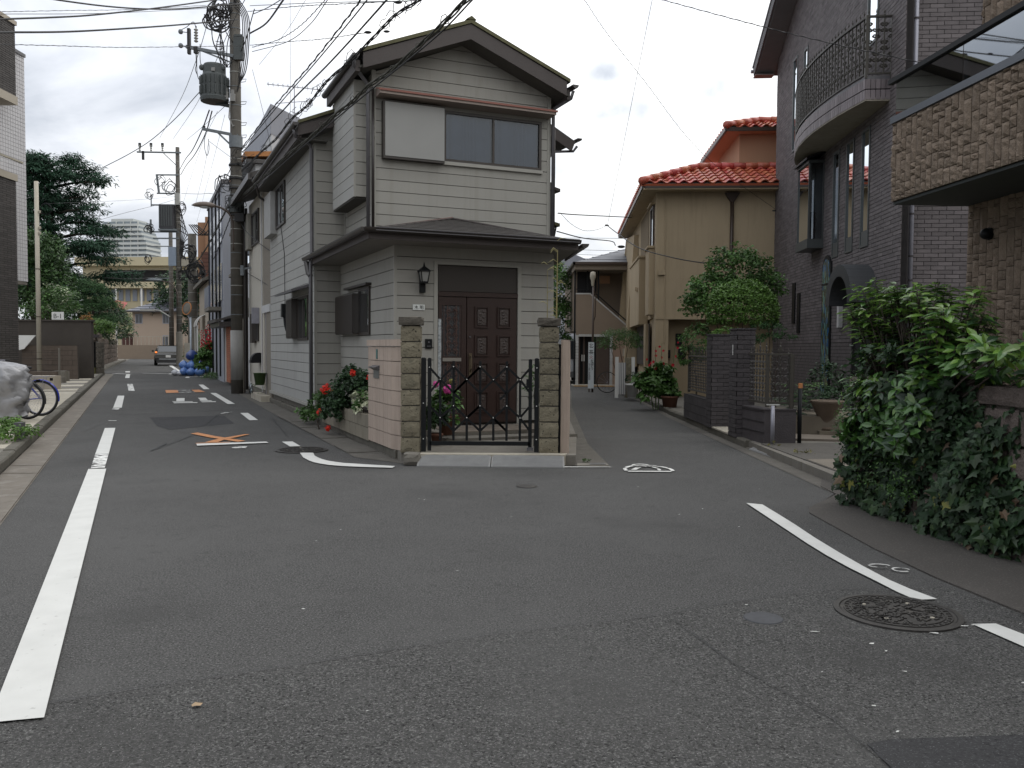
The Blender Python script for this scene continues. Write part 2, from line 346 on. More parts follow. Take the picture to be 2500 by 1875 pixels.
# cracks / seams: thin dark tar lines
def stripe(pts,w,z,j=0,rg=R_):
    b=MB(); L=[];Rr=[]
    for i,p in enumerate(pts):
        q0=Vector(pts[max(i-1,0)]+(0,)); q1=Vector(pts[min(i+1,len(pts)-1)]+(0,)); d=(q1-q0).normalized(); n=Vector((-d.y,d.x,0)); ww=w*(1+j*(rg.random()-.5)*2)/2
        L.append(Vector((p[0],p[1],z))+n*ww); Rr.append(Vector((p[0],p[1],z))-n*ww)
    b.add(L+Rr,[(i,i+1,len(pts)+i+1,len(pts)+i) for i in range(len(pts)-1)]); return b
def wig(pts,step,a,rg=R_):
    o=[]
    for p,q in zip(pts,pts[1:]):
        n=max(1,int(math.dist(p,q)/step))
        for i in range(n): t=i/n; o.append((p[0]+(q[0]-p[0])*t+rg.uniform(-a,a),p[1]+(q[1]-p[1])*t+rg.uniform(-a,a)))
    return o+[pts[-1]]
M['tar']=mat('tar',(.02,.02,.021),.7)
for pts,w_ in (([(-4.1,2.35),(-2.01,3.32),(-1.45,3.61),(-.86,3.88),(-.05,4.28),(.4,4.44),(.88,4.62),(1.3,4.85),(1.68,5.03),(2.1,5.14)],.004),([(.86,4.52),(1.04,3.8),(1.26,3.28),(1.32,2.91)],.004),([(-4.9,9.9),(-4.0,10.4),(-3,10.7),(-2.2,10.75)],.007),([(-5.9,14.6),(-5.2,14.1),(-4.95,11.9)],.014),([(-8.1,17.9),(-7.2,14.4)],.008),([(-6.2,18.0),(-5.6,15.6)],.012),([(-4.9,17.4),(-3.6,13.7)],.012),([(-5.1,12.6),(-4.95,11.7)],.02)):
    stripe(wig(pts,.12,.008),w_,.0125,.5).build('road_crack',M['tar'],road)
# left gutter (slabs), kerb stones, raised lot
gl=MB()
y=-4.; g_root=None
gut=sheet('gutter',[(kx(-8),-8),(kx(-8)+.42,-8),(kx(40)+.42,40),(kx(40),40)],.004,M['gutter'])
i=0
while y<38:
    L=R_.choice((.6,.6,1.2,2.0,3.5)) if y>4 else 2
    q=[(kx(y+.012)+.02,y+.012),(kx(y+.012)+.40,y+.03),(kx(y+L-.012)+.40,y+L+.006),(kx(y+L-.012)+.02,y+L-.012)]
    MB().slab(q,.004,.016+.004*R_.random()).build('gutter_slab',M['gutter'],gut); y+=L
kerb=MB().slab([(kx(-8)-.12,-8),(kx(-8),-8),(kx(42),42),(kx(42)-.12,42)],-.02,.02).build('kerb',M['conc']); kerb['kind']='structure'
def kerbrun(p,q,parent,h=.13,w_=.14,L=.6,side=1,m='kerb',end=.01):
    p,q=Vector((*p,0)),Vector((*q,0)); d=(q-p); n=int(d.length/L); d.normalize(); nn=Vector((-d.y,d.x,0))*side
    for k in range(n):
        a=p+d*(k*L+end/2); b=p+d*((k+1)*L-end/2); hh=h+R_.uniform(-.006,.006)
        mb=MB(); c1=a+nn*w_; c2=b+nn*w_; e1=a+nn*.018; e2=b+nn*.018
        mb.add([(a.x,a.y,-.01),(b.x,b.y,-.01),(c2.x,c2.y,-.01),(c1.x,c1.y,-.01),(a.x,a.y,hh-.02),(b.x,b.y,hh-.02),(c2.x,c2.y,hh),(c1.x,c1.y,hh),(e1.x,e1.y,hh),(e2.x,e2.y,hh)],[(0,1,5,4),(4,5,9,8),(8,9,6,7),(1,2,6,9,5),(0,4,8,7,3),(2,3,7,6)])
        mb.build('kerb_stone',M[m],parent)
kerbrun((kx(-3),-3),(kx(43.2),43.2),kerb)
kerbrun((k2(47.5),47.5),(k2(82),82),kerb,L=1.2)
lot=struct('pavement',MB().slab([(kx(-8)-.14,-8),(kx(43)-.14,43),(-26,43),(-60,43),(-60,-8)],-.01,.115),M['conc'])
pv=MB()
for k,y in enumerate([10.9,12.6,14.3,16.0,17.7,19.4,21.1,22.8]):
    q=[(kx(y+.02)-.16,y+.02),(kx(y+1.68)-.16,y+1.68),(kx(y+1.68)-1.9,y+1.1),(kx(y+.02)-1.9,y-.56)]
    MB().slab(q,.115,.125).build('paving_slab',M['conc_l'],lot)
# mossy small slabs beside the brown wall
for k in range(9):
    y=24.9+k*1.35; q=[(kx(y)-.2,y),(kx(y+1.2)-.2,y+1.2),(kx(y+1.2)-1.3,y+.8),(kx(y)-1.3,y-.4)]
    MB().slab(q,.115,.13).build('paving_slab',M['conc' if k%2 else 'conc_l'],lot)
# second block on the left
struct('pavement',MB().slab([(k2(47.5)-.14,47.5),(k2(82)-.14,82),(-60,76),(-60,60)],-.01,.12),M['conc'])
# wedge lot under the weatherboard house
wl=struct('pavement',MB().slab([(rx(10.98)+.08,10.86),(-1.15,10.62),(.8,10.6),(.98,12.9),(1.25,20.95),(1.7,28.8),(2,38),(-9,38),(-15,46),(rx(44)+.14,44),(rx(27)+.14,27)],-.01,.12),M['conc'])
kr=MB().slab([(rx(44),44),(rx(44)+.14,44),(rx(11)+.14,11),(rx(11),11)],-.015,.015).build('kerb',M['conc']); kr['kind']='structure'
kerbrun((rx(11.0),11.0),(rx(30),30),kr,h=.125,side=-1)
gr_=sheet('gutter',[(-1.26,10.52),(-2.05,11.18),(rx(17.6)-.48,17.6),(rx(26)-.4,26),(rx(26),26),(rx(11),11),(-1.2,10.75)],.004,M['gutter_d'])
for y in (11.6,13.4,15.2,16.3):
    MB().slab([(rx(y)-.47,y),(rx(y)-.03,y+.2),(rx(y+.9)-.03,y+1.1),(rx(y+.9)-.47,y+.9)],.004,.012).build('gutter_slab',M['gutter_d'],gr_)
# strip east of the wedge
es=sheet('gutter',[(.78,10.5),(1.21,10.38),(1.15,12.87),(1.47,20.95),(2.0,28.8),(1.7,28.8),(1.25,20.95),(.98,12.9)],.008,M['gutter_d'])
MB().slab([(.80,10.40),(1.19,10.42),(1.19,10.62),(.82,10.62)],.0,.02).build('drain_cover',M['conc'],es)
g=MB()
for k in range(9): g.box(.97+k*.022,10.47,.02,.982+k*.022,10.60,.028)
g.build('drain_grate',mat('grate_metal',(.1,.1,.1),.5,metal=.6),es)
# house plinth and the little steel ramp in front of the gate
struct('doorstep_ground',MB().slab([(-1.18,10.55),(.66,10.55),(.70,10.72),(-1.2,10.72)],0,.13),M['conc_l'])
# right side: gutter, kerb, garden ground
gr2=sheet('gutter',[(3.25,8.56),(3.25,14),(3.31,18.3),(3.65,28),(3.95,28),(3.6,18.3),(3.52,14),(3.55,9.3),(3.6,8.9)],.004,M['gutter_d'])
rl=struct('garden_ground',MB().slab([(3.48,9.0),(3.48,14),(3.52,18.3),(3.9,28),(12,28),(12,9.0)],-.01,.10),M['conc'])
k3=MB().slab([(3.44,12.4),(3.44,18),(3.5,18),(3.5,12.4)],-.012,.012).build('kerb',M['conc']); k3['kind']='structure'
kerbrun((3.42,12.5),(3.45,18.5),k3,h=.11,w_=.1,side=-1); kerbrun((3.45,18.5),(3.72,27.5),k3,h=.11,w_=.1,side=-1)
struct('sidewalk',MB().slab([(2.64,6.2),(2.64,7.53),(2.72,7.76),(3.25,8.5),(3.27,9.0),(3.5,9.6),(8,9.6),(8,-6),(2.8,-6),(2.83,4.6),(2.70,5.4)],-.01,.012),mat('sidewalk_asphalt',(.062,.056,.05),.93,.2,1.5,.5,70,spots=[(80,.58,(.16,.15,.14),6),(6,.6,(.1,.09,.075),3)]))
struct('entrance_apron',MB().slab([(3.6,9.3),(3.55,12.15),(4.6,12.3),(5.6,12.3),(5.6,9.4)],.08,.112),mat('apron',(.085,.078,.068),.9,.2,2,.3,50,streak=.3))
struct('entrance_apron',MB().slab([(3.62,8.8),(3.60,10.4),(5.6,10.5),(5.6,8.8)],.09,.117),mat('apron_light',(.16,.14,.112),.9,.2,2,.3,50,streak=.3))
# ---- painted markings: flat children of the road ----
MZ=.013
def mark(name,pts,m='paint',z=MZ): return sheet(name,pts,z,M[m],road)
mark('edge_line',[(-1.985,3.20),(-1.80,3.25),(-4.73,9.94),(-4.92,9.90)])
mark('edge_line',[(-4.79,10.03),(-4.92,9.96),(-5.51,11.28),(-5.35,11.32)],'paint_w')
mark('edge_line',[(-5.35,11.32),(-5.51,11.28),(-7.08,14.85),(-6.92,14.9)])
mark('edge_line',[(-9.2,19.71),(-9.02,19.75),(-11.1,24.48),(-11.28,24.46)])
mark('edge_line',[(-9.0,19.2),(-8.84,19.2),(-9.0,19.6),(-9.15,19.6)],'paint_w')
mark('edge_line',[(-7.7,16.3),(-7.55,16.3),(-7.58,16.38),(-7.74,16.38)])
mark('edge_line',[(-12.2,27.2),(-12.0,27.2),(-14.2,32),(-14.4,32)],'paint_w')
mark('edge_line',[(-17.1,37.8),(-16.93,37.85),(-19.14,42.88),(-19.32,42.84)])
mark('edge_line',[(-20.6,45.6),(-20.4,45.7),(-21.4,47.9),(-21.6,47.8)])
mark('stop_line',[(-20.4,43.6),(-19.2,42.9),(-19.1,43.1),(-20.3,43.85)])
mark('stop_line',[(-19.3,44.5),(-17.6,44.0),(-17.4,43.3),(-16.9,43.3),(-16.9,44.2),(-19.2,44.7)])
mark('edge_line',[(-7.07,21.25),(-6.89,21.27),(-9.07,26.2),(-9.24,26.18)])
mark('edge_line',[(-10.24,28.41),(-10.08,28.5),(-11.5,31.85),(-11.66,31.8)])
mark('edge_line',[(-14.72,38.56),(-14.5,38.5),(-15.0,39.7),(-14.4,40.6),(-14.5,40.9),(-15.15,39.7)])
mark('edge_line',[(-18.75,48.0),(-18.55,48.0),(-26.1,65.5),(-26.4,65.5)])
mark('edge_line',[(-5.1,16.6),(-4.95,16.66),(-5.7,18.44),(-5.85,18.40)])
mark('edge_line',[(-3.19,12.27),(-3.05,12.32),(-3.32,12.92),(-3.47,12.88)])
mark('corner_line',[(-2.87,11.55),(-2.69,11.56),(-2.60,11.25),(-2.51,11.06),(-2.42,10.9),(-2.31,10.75),(-2.2,10.65),(-2.08,10.56),(-1.75,10.43),(-1.41,10.31),(-1.42,10.16),(-1.75,10.21),(-2.04,10.28),(-2.22,10.37),(-2.37,10.5),(-2.47,10.62),(-2.56,10.77),(-2.70,11.05)])
def T(o,s=1.):
    pass
mark('lettering',[(-8.79,22.09),(-8.30,22.2),(-8.22,22.02),(-8.65,21.86)]); mark('lettering',[(-8.60,21.70),(-8.02,21.82),(-7.94,21.55),(-8.45,21.38)])
mark('lettering',[(-9.22,23.5),(-9.02,23.55),(-8.52,22.24),(-8.72,22.2)])
mark('lettering',[(-8.24,22.52),(-7.98,22.66),(-7.86,22.42),(-8.12,22.3)]); mark('lettering',[(-8.05,22.1),(-7.72,22.28),(-7.60,21.95),(-7.90,21.8)])
mark('lettering',[(-8.71,23.7),(-8.52,23.77),(-8.08,22.7),(-8.24,22.62)])
mark('patch_frame',[(-11.24,27.72),(-10.9,27.85),(-10.25,26.3),(-10.53,26.04)],'orange'); mark('patch_frame',[(-10.5,28.0),(-10.28,28.12),(-9.6,26.75),(-9.85,26.6)],'orange')
mark('patch_frame',[(-10.9,27.75),(-10.5,27.9),(-10.42,27.7),(-10.8,27.5)],'paint_w'); mark('patch_frame',[(-10.35,26.6),(-9.95,26.8),(-9.85,26.6),(-10.25,26.3)],'paint_w')
mark('lettering',[(-6.22,18.18),(-6.1,18.3),(-6.12,18.7),(-6.24,18.6)],'paint_w')
mark('cross_mark',[(-5.27,14.0),(-5.22,14.18),(-4.72,13.62),(-4.05,12.98),(-4.12,12.84),(-4.75,13.42)],'orange'); mark('cross_mark',[(-4.58,12.72),(-4.40,12.78),(-4.42,13.15),(-4.34,13.5),(-4.28,13.95),(-4.36,13.95),(-4.50,13.42),(-4.56,13.1)],'orange',.0145)
mark('stop_line',[(-4.63,12.52),(-3.70,12.86),(-3.62,12.70),(-4.53,12.28)],'paint',.016)
mark('stop_line',[(-4.66,12.60),(-4.2,12.77),(-4.2,12.69),(-4.65,12.53)],'orange',.0175)
mark('lettering',[(-3.98,12.2),(-3.8,12.25),(-3.75,12.05),(-3.95,12.0)],'paint_w')
mark('corner_line',[(2.2,7.96),(2.33,7.89),(2.335,7.4),(2.335,6.97),(2.325,6.5),(2.33,6.04),(2.345,5.65),(2.37,5.31),(2.41,5.1),(2.47,4.90),(2.335,4.88),(2.30,5.05),(2.275,5.29),(2.235,5.6),(2.21,5.94),(2.20,6.3),(2.20,6.67),(2.20,7.3)])
mark('edge_line',[(2.43,4.45),(2.56,4.46),(2.66,4.1),(2.9,3.4),(2.72,3.36),(2.52,4.0)],'paint')
mark('edge_line',[(.62,10.36),(1.19,10.36),(1.23,10.33),(.62,10.30)])
# worn round speed mark with a bar
def ring(cx_,cy_,rx_,ry_,w_,a0,a1,m='paint_w'):
    n=22; P=[(cx_+(rx_)*math.cos(rad(a0+(a1-a0)*i/n)),cy_+ry_*math.sin(rad(a0+(a1-a0)*i/n))) for i in range(n+1)]; Q=[(cx_+(rx_-w_)*math.cos(rad(a0+(a1-a0)*i/n)),cy_+(ry_-w_*1.3)*math.sin(rad(a0+(a1-a0)*i/n))) for i in range(n,-1,-1)]
    mark('round_mark',P+Q,m)
ring(1.63,10.12,.3,.42,.045,-10,190); ring(1.63,10.18,.15,.26,.04,-30,150,'paint_w'); ring(1.60,10.5,.12,.14,.03,0,340)
mark('round_mark',[(1.36,9.96),(1.86,9.96),(1.9,10.03),(1.38,10.03)]); mark('round_mark',[(1.48,10.1),(1.58,10.35),(1.52,10.36),(1.42,10.12)])
for (a,b,c,d) in ((2.46,5.66,.075,.03),(2.56,5.56,.06,.035)): ring(a,b,c,d+.02,.012,0,300)
# chalky scuffs
rg=random.Random(5)
for k in range(46):
    x=rg.uniform(1.3,2.7) if k<18 else rg.uniform(-1.5,2.6); y=rg.uniform(3.4,4.6) if k<18 else rg.uniform(3,9); a=rg.uniform(0,3.1); l=rg.uniform(.008,.05) if k<18 else rg.uniform(.006,.02); w_=rg.uniform(.004,.012)
    mark('scuff',[(x,y),(x+l*math.cos(a),y+l*math.sin(a)*.6),(x+l*math.cos(a)+w_,y+l*math.sin(a)*.6+w_),(x+w_,y+w_*1.5)],'paint_w')
lf=MB().add([(0,0,0),(.018,-.006,.006),(.034,.002,.003),(.038,.016,.008),(.024,.026,.003),(.006,.022,.009),(-.006,.012,.002),(.016,.01,.012)],[(i,(i+1)%7,7) for i in range(7)]).build('dry_leaf',mat('dry_leaf',(.36,.26,.16),.8),loc=(-1.27,3.36,.012)); tag(lf,'small pale brown dry leaf lying on the foreground asphalt','leaf')
tg=MB().add([(0,0,0),(.07,0,.004),(.08,.05,.01),(.02,.06,.006)],[(0,1,2,3)])
# manholes
M['iron']=mat('cast_iron',(.045,.042,.039),.6,.25,12,.3,90,metal=.3,spots=[(20,.6,(.11,.1,.085),4)])
def manhole(x,y,r,label,rz):
    t=thing('manhole_cover',label,'manhole cover',(x,y,.0),rz)
    MB().lathe([(r*1.1,.004),(r*1.1,.014),(r*1.0,.016),(r*.985,.008)],n=48).build('rim',M['iron'],t)
    MB().lathe([(0,.0125),(r*.98,.0125)],n=48).build('lid',M['iron'],t)
    b=MB(); rg=random.Random(3)
    for rr in (.93,.80): b.lathe([(r*rr,.0125),(r*rr,.018),(r*(rr-.02),.018),(r*(rr-.02),.0125)],n=40)
    for k in range(36):
        a=2*math.pi*k/36; b.obox((r*.865*math.cos(a),r*.865*math.sin(a),.015),(r*.03*math.cos(a),r*.03*math.sin(a),0),(-r*.02*math.sin(a),r*.02*math.cos(a),0),(0,0,.004))
    for k in range(150):
        q=r*.76*math.sqrt(rg.random()); a=rg.uniform(0,6.28); th=rg.choice((.3,.3,1.2,2.2)); l=rg.uniform(.02,.055)
        if q<r*.2: continue
        b.obox((q*math.cos(a),q*math.sin(a),.0155),(l*math.cos(th)*.5,l*math.sin(th)*.5,0),(-.006*math.sin(th),.006*math.cos(th),0),(0,0,.0035))
    for k in range(3):
        a=k*1.047; b.obox((0,0,.016),(r*.17*math.cos(a),r*.17*math.sin(a),0),(-.008*math.sin(a),.008*math.cos(a),0),(0,0,.004))
    b.lathe([(r*.2,.0125),(r*.2,.019),(r*.16,.019),(r*.16,.0125)],n=6)
    b.build('relief',M['iron'],t,kind='stuff')
    for k in range(4):
        a=.5+k*1.57; MB().lathe([(0,.0185),(.012,.0185),(.012,.0125)],(r*.6*math.cos(a),r*.6*math.sin(a),0),8).build('bolt',M['conc_l'],t)
manhole(2.13,4.66,.30,'large round iron manhole cover in the right foreground beside the curved white line',20)
manhole(-2.93,11.9,.33,'round iron manhole cover at the left street corner touching the white corner line',-10)
t=thing('valve_cover','small blue grey round cover in the old asphalt left of the big manhole','cover',(1.36,4.55,.0)); MB().lathe([(0,.009),(.10,.009),(.105,.005)],n=24).build('lid',mat('bluegrey',(.045,.047,.052),.7,.3,30),t)
t=thing('valve_cover','small dark round cover in the road in front of the steel ramp','cover',(.16,8.9,.0)); MB().lathe([(0,.012),(.10,.012),(.11,.005)],n=24).build('lid',M['iron'],t)
M['steel']=mat('galvanised_ramp',(.20,.20,.196),.6,.2,6,.2,80,metal=.15,spots=[(14,.6,(.16,.15,.14),3)])
M['steel_l']=mat('galvanised_rib',(.34,.34,.335),.5,.15,9,.2,80,metal=.1)
def ramp(x0,y0,x1,y1,w_,h,label,n=9,wide=0):
    t=thing('kerb_ramp',label,'kerb ramp',(x0,y0,0),math.degrees(math.atan2(y1-y0,x1-x0))); L=math.hypot(x1-x0,y1-y0)
    MB().add([(0,0,.0),(L,0,.0),(L,w_,h),(0,w_,h),(0,w_,0),(L,w_,0),(0,0,.012),(L,0,.012)],[(0,1,7,6),(6,7,2,3),(2,5,4,3),(0,6,3,4),(1,5,2,7)]).build('plate',M['steel'],t)
    for k in range(n):
        f=(k+.6)/n; MB().obox((L/2,w_*f,.012+(h-.012)*f+.004),(L/2-.02,0,0),(0,w_/n*.26,0),(0,0,.006)).build('rib',M['steel_l'],t)
    for k in range(3): MB().lathe([(0,.006),(.008,.006),(.01,0)],(L*(.2+.3*k),w_*.18,.02),8).build('bolt',M['tar'],t)
ramp(-1.15,10.33,-.26,10.30,.24,.115,'left steel kerb ramp plate in front of the iron gate'); ramp(-.25,10.30,.64,10.27,.26,.115,'right steel kerb ramp plate in front of the iron gate')
ramp(3.53,10.75,3.42,12.3,-.2,.09,'long grey ribbed kerb ramp along the right kerb, the farther piece',6); ramp(3.62,9.2,3.53,10.73,-.2,.09,'long grey ribbed kerb ramp along the right kerb, the nearer piece by the hedge',6)
# ================= WEATHERBOARD HOUSE ON THE WEDGE =================
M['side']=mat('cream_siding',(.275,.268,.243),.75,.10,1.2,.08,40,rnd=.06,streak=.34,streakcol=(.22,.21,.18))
M['side_skylit']=mat('cream_siding_skylit',(.32,.32,.305),.75,.10,1.2,.08,40,rnd=.06,streak=.34,streakcol=(.24,.235,.21))  # same cream siding, brighter sky light on the flank put into the colour
M['groove']=mat('siding_groove',(.07,.067,.06),.9)  # backing darkened to draw the shadow line between boards; soffits use it too
M['trimc']=mat('cream_trim',(.29,.283,.255),.6,.06,4)
M['fascia']=mat('brown_fascia',(.060,.050,.047),.6,.15,3,.1,30)
M['gutt']=mat('brown_gutter',(.030,.025,.023),.35,.15,5,spec=.6)
M['slate']=mat('slate_roof',(.055,.05,.047),.7,.25,6,.3,40,rnd=.15)
M['mossroof']=mat('moss_edge',(.105,.10,.055),.9,.3,8,.3,40)
M['redrim']=mat('faded_red_metal',(.20,.075,.055),.5,.15,6)
M['door']=mat('door_wood',(.026,.0125,.0095),.45,.25,9,.1,50,spec=.5)
M['doord']=mat('door_relief',(.036,.024,.020),.4,.2,30,.5,60,spec=.6)
M['iron_b']=mat('black_iron',(.008,.009,.010),.5,.15,20,spec=.2)
M['iron_r']=mat('rust_scroll_iron',(.085,.045,.035),.6,.2,20)
O_=(-1.81,13.26)
house=thing('corner_house','cream weatherboard house with a brown gable roof on the wedge between two streets','house',(*O_,0),23.6)
H_=house
def hl(x,y):   # house local -> world
    c,s=math.cos(rad(23.6)),math.sin(rad(23.6)); return (O_[0]+x*c-y*s,O_[1]+x*s+y*c)
fA=Fr((0,0),0); fB=Fr((0,0),90,True); fC=Fr((-.5,3.84),0); fD=Fr((-.5,3.84),90,True); fE=Fr((.1,1.77),0); fF=Fr((.1,1.77),90,True)
def board(root,fr,poly,holes,m='side',z=0): clad(root,fr,poly,holes,.2,.011,.018,'siding_board',M[m],back=M['groove'],zoff=z)
board(H_,fA,[(0.02,.25),(2.70,.25),(2.70,3.02),(0.02,3.02)],[(.66,2.08,.1,2.77)],z=.0)
board(H_,fB,[(0.02,.25),(3.82,.25),(3.82,3.02),(0.02,3.02)],[(1.46,2.25,1.66,2.48)])
board(H_,fC,[(.02,.32),(.49,.32),(.49,3.02),(.02,3.02)],[])
board(H_,fC,[(.02,3.02),(.59,3.02),(.59,5.75),(.02,5.45)],[])
board(H_,fD,[(.02,.32),(2.0,.32),(2.0,5.45),(.02,5.45)],[(.62,1.78,1.58,2.48)],'side_skylit'); board(H_,fD,[(2.005,.32),(5.95,.32),(5.95,5.45),(2.01,5.45)],[(3.43,4.75,4.28,5.25)],'side_skylit')
board(H_,fE,[(.05,3.35),(3.33,3.35),(3.33,6.18),(1.62,6.84),(.05,6.18)],[(1.27,3.2,4.76,5.66)])
board(H_,fF,[(.02,3.35),(2.05,3.35),(2.05,6.15),(.02,6.15)],[])
# oriel box on the left flank
oy=1.92
board(H_,Fr((-.18,oy),0),[(.02,4.05),(.28,4.05),(.28,6.05),(.02,6.05)],[]); board(H_,Fr((-.18,oy),90,True),[(.02,4.05),(1.73,4.05),(1.73,6.05),(.02,6.05)],[],'side_skylit')
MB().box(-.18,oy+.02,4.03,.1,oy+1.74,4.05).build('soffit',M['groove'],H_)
t_=MB()
def post(x,y,z0,z1,w_=.045,name='corner_trim',m='trimc'): MB().box(x-w_/2,y-w_/2,z0,x+w_/2,y+w_/2,z1).build(name,M[m],H_)
post(-.004,-.004,.25,3.02); post(2.70,0.02,.25,3.0); post(-.50,3.84,.32,5.45); post(0.05,3.80,.32,3.02); post(.11,1.765,3.35,6.2,.07); post(3.47,1.785,3.35,6.2,.07); post(-.18,oy,4.05,6.05,.035); post(.075,3.80,3.1,5.7,.03); post(-.495,9.79,.32,5.45)
MB().box(-.56,3.80,.26,-.48,9.8,.32).build('base_trim',M['trimc'],H_); MB().box(-.46,3.9,.0,-.3,9.8,.26).build('foundation',M['conc'],H_); MB().box(.04,.05,.0,2.6,.15,.26).build('foundation',M['conc'],H_); MB().box(.04,.05,.0,.15,3.8,.26).build('foundation',M['conc'],H_); MB().box(-.45,3.88,0,.1,4.0,.32).build('foundation',M['conc'],H_)
# right flank (seen edge on)
def rw(x,y,z0,z1,x2,y2,name='wall'):
    MB().prism([(x,y,z0),(x2,y2,z0),(x2,y2,z1),(x,y,z1)],(-.1,.05,0)).build(name,M['side'],H_)
rw(2.69,.03,.2,3.0,3.47,1.85); rw(3.47,1.85,.2,6.2,5.5,6.0); rw(5.5,6.0,.2,6.4,7.2,9.5)
MB().prism([(4.5,6.05,3.2),(5.5,6.05,3.2),(5.5,6.05,6.55),(4.5,6.05,7.0)],(0,.1,0)).build('wall',M['side'],H_)
# main gable roof
RZ,RX=7.06,1.72
def roofslab(pts,th,name='roof',m='mossroof'): return MB().prism(pts,(0,0,-th)).build(name,M[m],H_)
y0,y1=1.28,6.5
roof=roofslab([(RX,y0,RZ+.07),(-.24,y0,RZ+.07-.775),(-.24,3.72,RZ+.07-.775),(RX,3.72,RZ+.07)],.05,m='slate')
roofslab([(RX,y0,RZ+.07),(3.66,y0,RZ+.07-.775),(3.66,y1,RZ+.07-.775),(RX,y1,RZ+.07)],.05,m='slate')
for sgn,xe in ((-1,-.24),(1,3.66)):
    MB().prism([(RX,y0-.02,RZ+.085),(xe,y0-.02,RZ-.69),(xe,y0-.02,RZ-.75),(RX,y0-.02,RZ+.02)],(0,.1,0)).build('verge_tile',M['mossroof'],roof)
    xe2=xe-.06*sgn
    MB().prism([(RX,y0+.005,RZ+.01),(xe2,y0+.005,RZ-.745),(xe2,y0+.005,RZ-.995),(RX,y0+.005,RZ-.25)],(0,.035,0)).build('fascia',M['fascia'],roof)
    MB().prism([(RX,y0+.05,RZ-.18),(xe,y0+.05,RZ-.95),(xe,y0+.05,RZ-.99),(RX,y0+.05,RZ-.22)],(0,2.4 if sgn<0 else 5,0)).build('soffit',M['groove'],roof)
MB().prism([(RX-.09,y0-.03,RZ+.08),(RX,y0-.03,RZ+.14),(RX+.09,y0-.03,RZ+.08)],(0,2.4,0)).build('ridge_cap',M['mossroof'],roof)
def gutter(p,q,r=.06,root=None,name='gutter'):
    p,q=Vector(p),Vector(q); d=(q-p).normalized(); s=Vector((d.y,-d.x,0)); b=MB(); vs=[]
    for P in (p,q):
        for k in range(9):
            a=math.pi*k/8; vs.append(P+s*(r*math.cos(a))-Vector((0,0,r*math.sin(a)*1.1)))
        for k in range(8,-1,-1):
            a=math.pi*k/8; vs.append(P+s*((r-.008)*math.cos(a))-Vector((0,0,(r-.008)*math.sin(a)*1.1)))
    n=18; b.add(vs,[(k,(k+1)%n,n+(k+1)%n,n+k) for k in range(n)]+[tuple(range(9)),tuple(range(n,n+9))]); return b.build(name,M['gutt'],root or H_,smooth=False)
gutter((-.32,1.2,6.26),(-.32,3.8,6.26)); gutter((3.74,1.2,6.26),(3.74,6.5,6.26)); MB().box(-.30,1.35,6.02,-.22,3.7,6.2).build('fascia',M['fascia'],H_); MB().box(3.64,1.35,6.02,3.70,6.4,6.2).build('fascia',M['fascia'],H_)
def pipe(pts,r=.032,root=None,m='gutt',name='downspout',clips=True):
    o=MB().tube(pts,r,8).build(name,M[m],root or H_,smooth=True); return o
M['pvc']=mat('grey_brown_pipe',(.085,.082,.088),.4,.15,8,spec=.5)
pipe([(-.32,1.32,6.2),(-.32,1.36,6.1),(-.02,1.7,5.95),(.0,1.70,5.85),(.0,1.70,3.5)],m='pvc'); pipe([(.09,1.71,5.9),(.09,1.71,3.5)],.025,m='gutt')
pipe([(3.74,1.3,6.18),(3.72,1.35,6.05),(3.55,1.68,5.93),(3.53,1.70,5.85),(3.53,1.70,3.5)],m='pvc'); pipe([(3.66,1.95,5.6),(3.66,1.95,3.4)],.04,m='gutt')
# rear wing roofs
r2=roofslab([(.1,3.5,6.02),(-.85,3.5,5.62),(-.85,9.6,5.62),(.1,9.6,6.02),(1.9,9.6,6.8),(1.9,3.8,6.8)],.06,m='slate')
MB().prism([(-.87,3.5,5.60),(-.18,3.5,5.88),(-.18,3.5,5.62),(-.87,3.5,5.38)],(0,.04,0)).build('fascia',M['fascia'],r2)
MB().prism([(-.87,3.47,5.66),(-.18,3.47,5.95),(-.18,3.47,5.89),(-.87,3.47,5.60)],(0,.1,0)).build('verge_tile',M['mossroof'],r2)
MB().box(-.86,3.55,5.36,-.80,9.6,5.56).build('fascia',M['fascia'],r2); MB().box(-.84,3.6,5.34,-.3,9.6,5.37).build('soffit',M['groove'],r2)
gutter((-.93,3.4,5.6),(-.93,9.6,5.6)); pipe([(-.93,9.4,5.5),(-.8,9.6,5.2),(-.55,9.8,5.1)])
pipe([(-.93,3.6,5.5),(-.9,3.65,5.4),(-.6,3.80,5.3),(-.57,3.82,5.2),(-.57,3.82,3.2),(-.6,3.78,3.0),(-.6,3.76,.14)],.036,m='pvc')
MB().prism([(5.2,5.9,7.02),(6.2,5.9,6.50),(6.2,9,6.50),(5.2,9,7.02)],(0,0,-.06)).build('roof',M['slate'],H_); MB().prism([(5.2,5.88,6.98),(6.18,5.88,6.46),(6.1,5.88,6.25),(5.2,5.88,6.72)],(0,.04,0)).build('fascia',M['fascia'],H_); gutter((6.28,5.8,6.56),(6.28,9,6.56)); pipe([(6.28,5.95,6.4),(6.2,6.0,6.28),(5.7,6.1,6.24),(5.62,6.15,6.1),(5.62,6.15,3.2)],m='pvc')
MB().prism([(4.55,4.6,5.2),(5.15,4.6,5.05),(5.15,6.2,5.05),(4.55,6.2,5.2)],(0,0,-.07)).build('side_awning',M['fascia'],H_)
MB().prism([(4.9,5.4,4.55),(5.55,5.4,4.40),(5.55,7,4.40),(4.9,7,4.55)],(0,0,-.07)).build('side_awning',M['mossroof'],H_); MB().tube([(5.5,5.5,4.35),(5.45,5.5,4.1),(5.2,5.5,3.95)],.02,6).build('bracket',M['gutt'],H_)
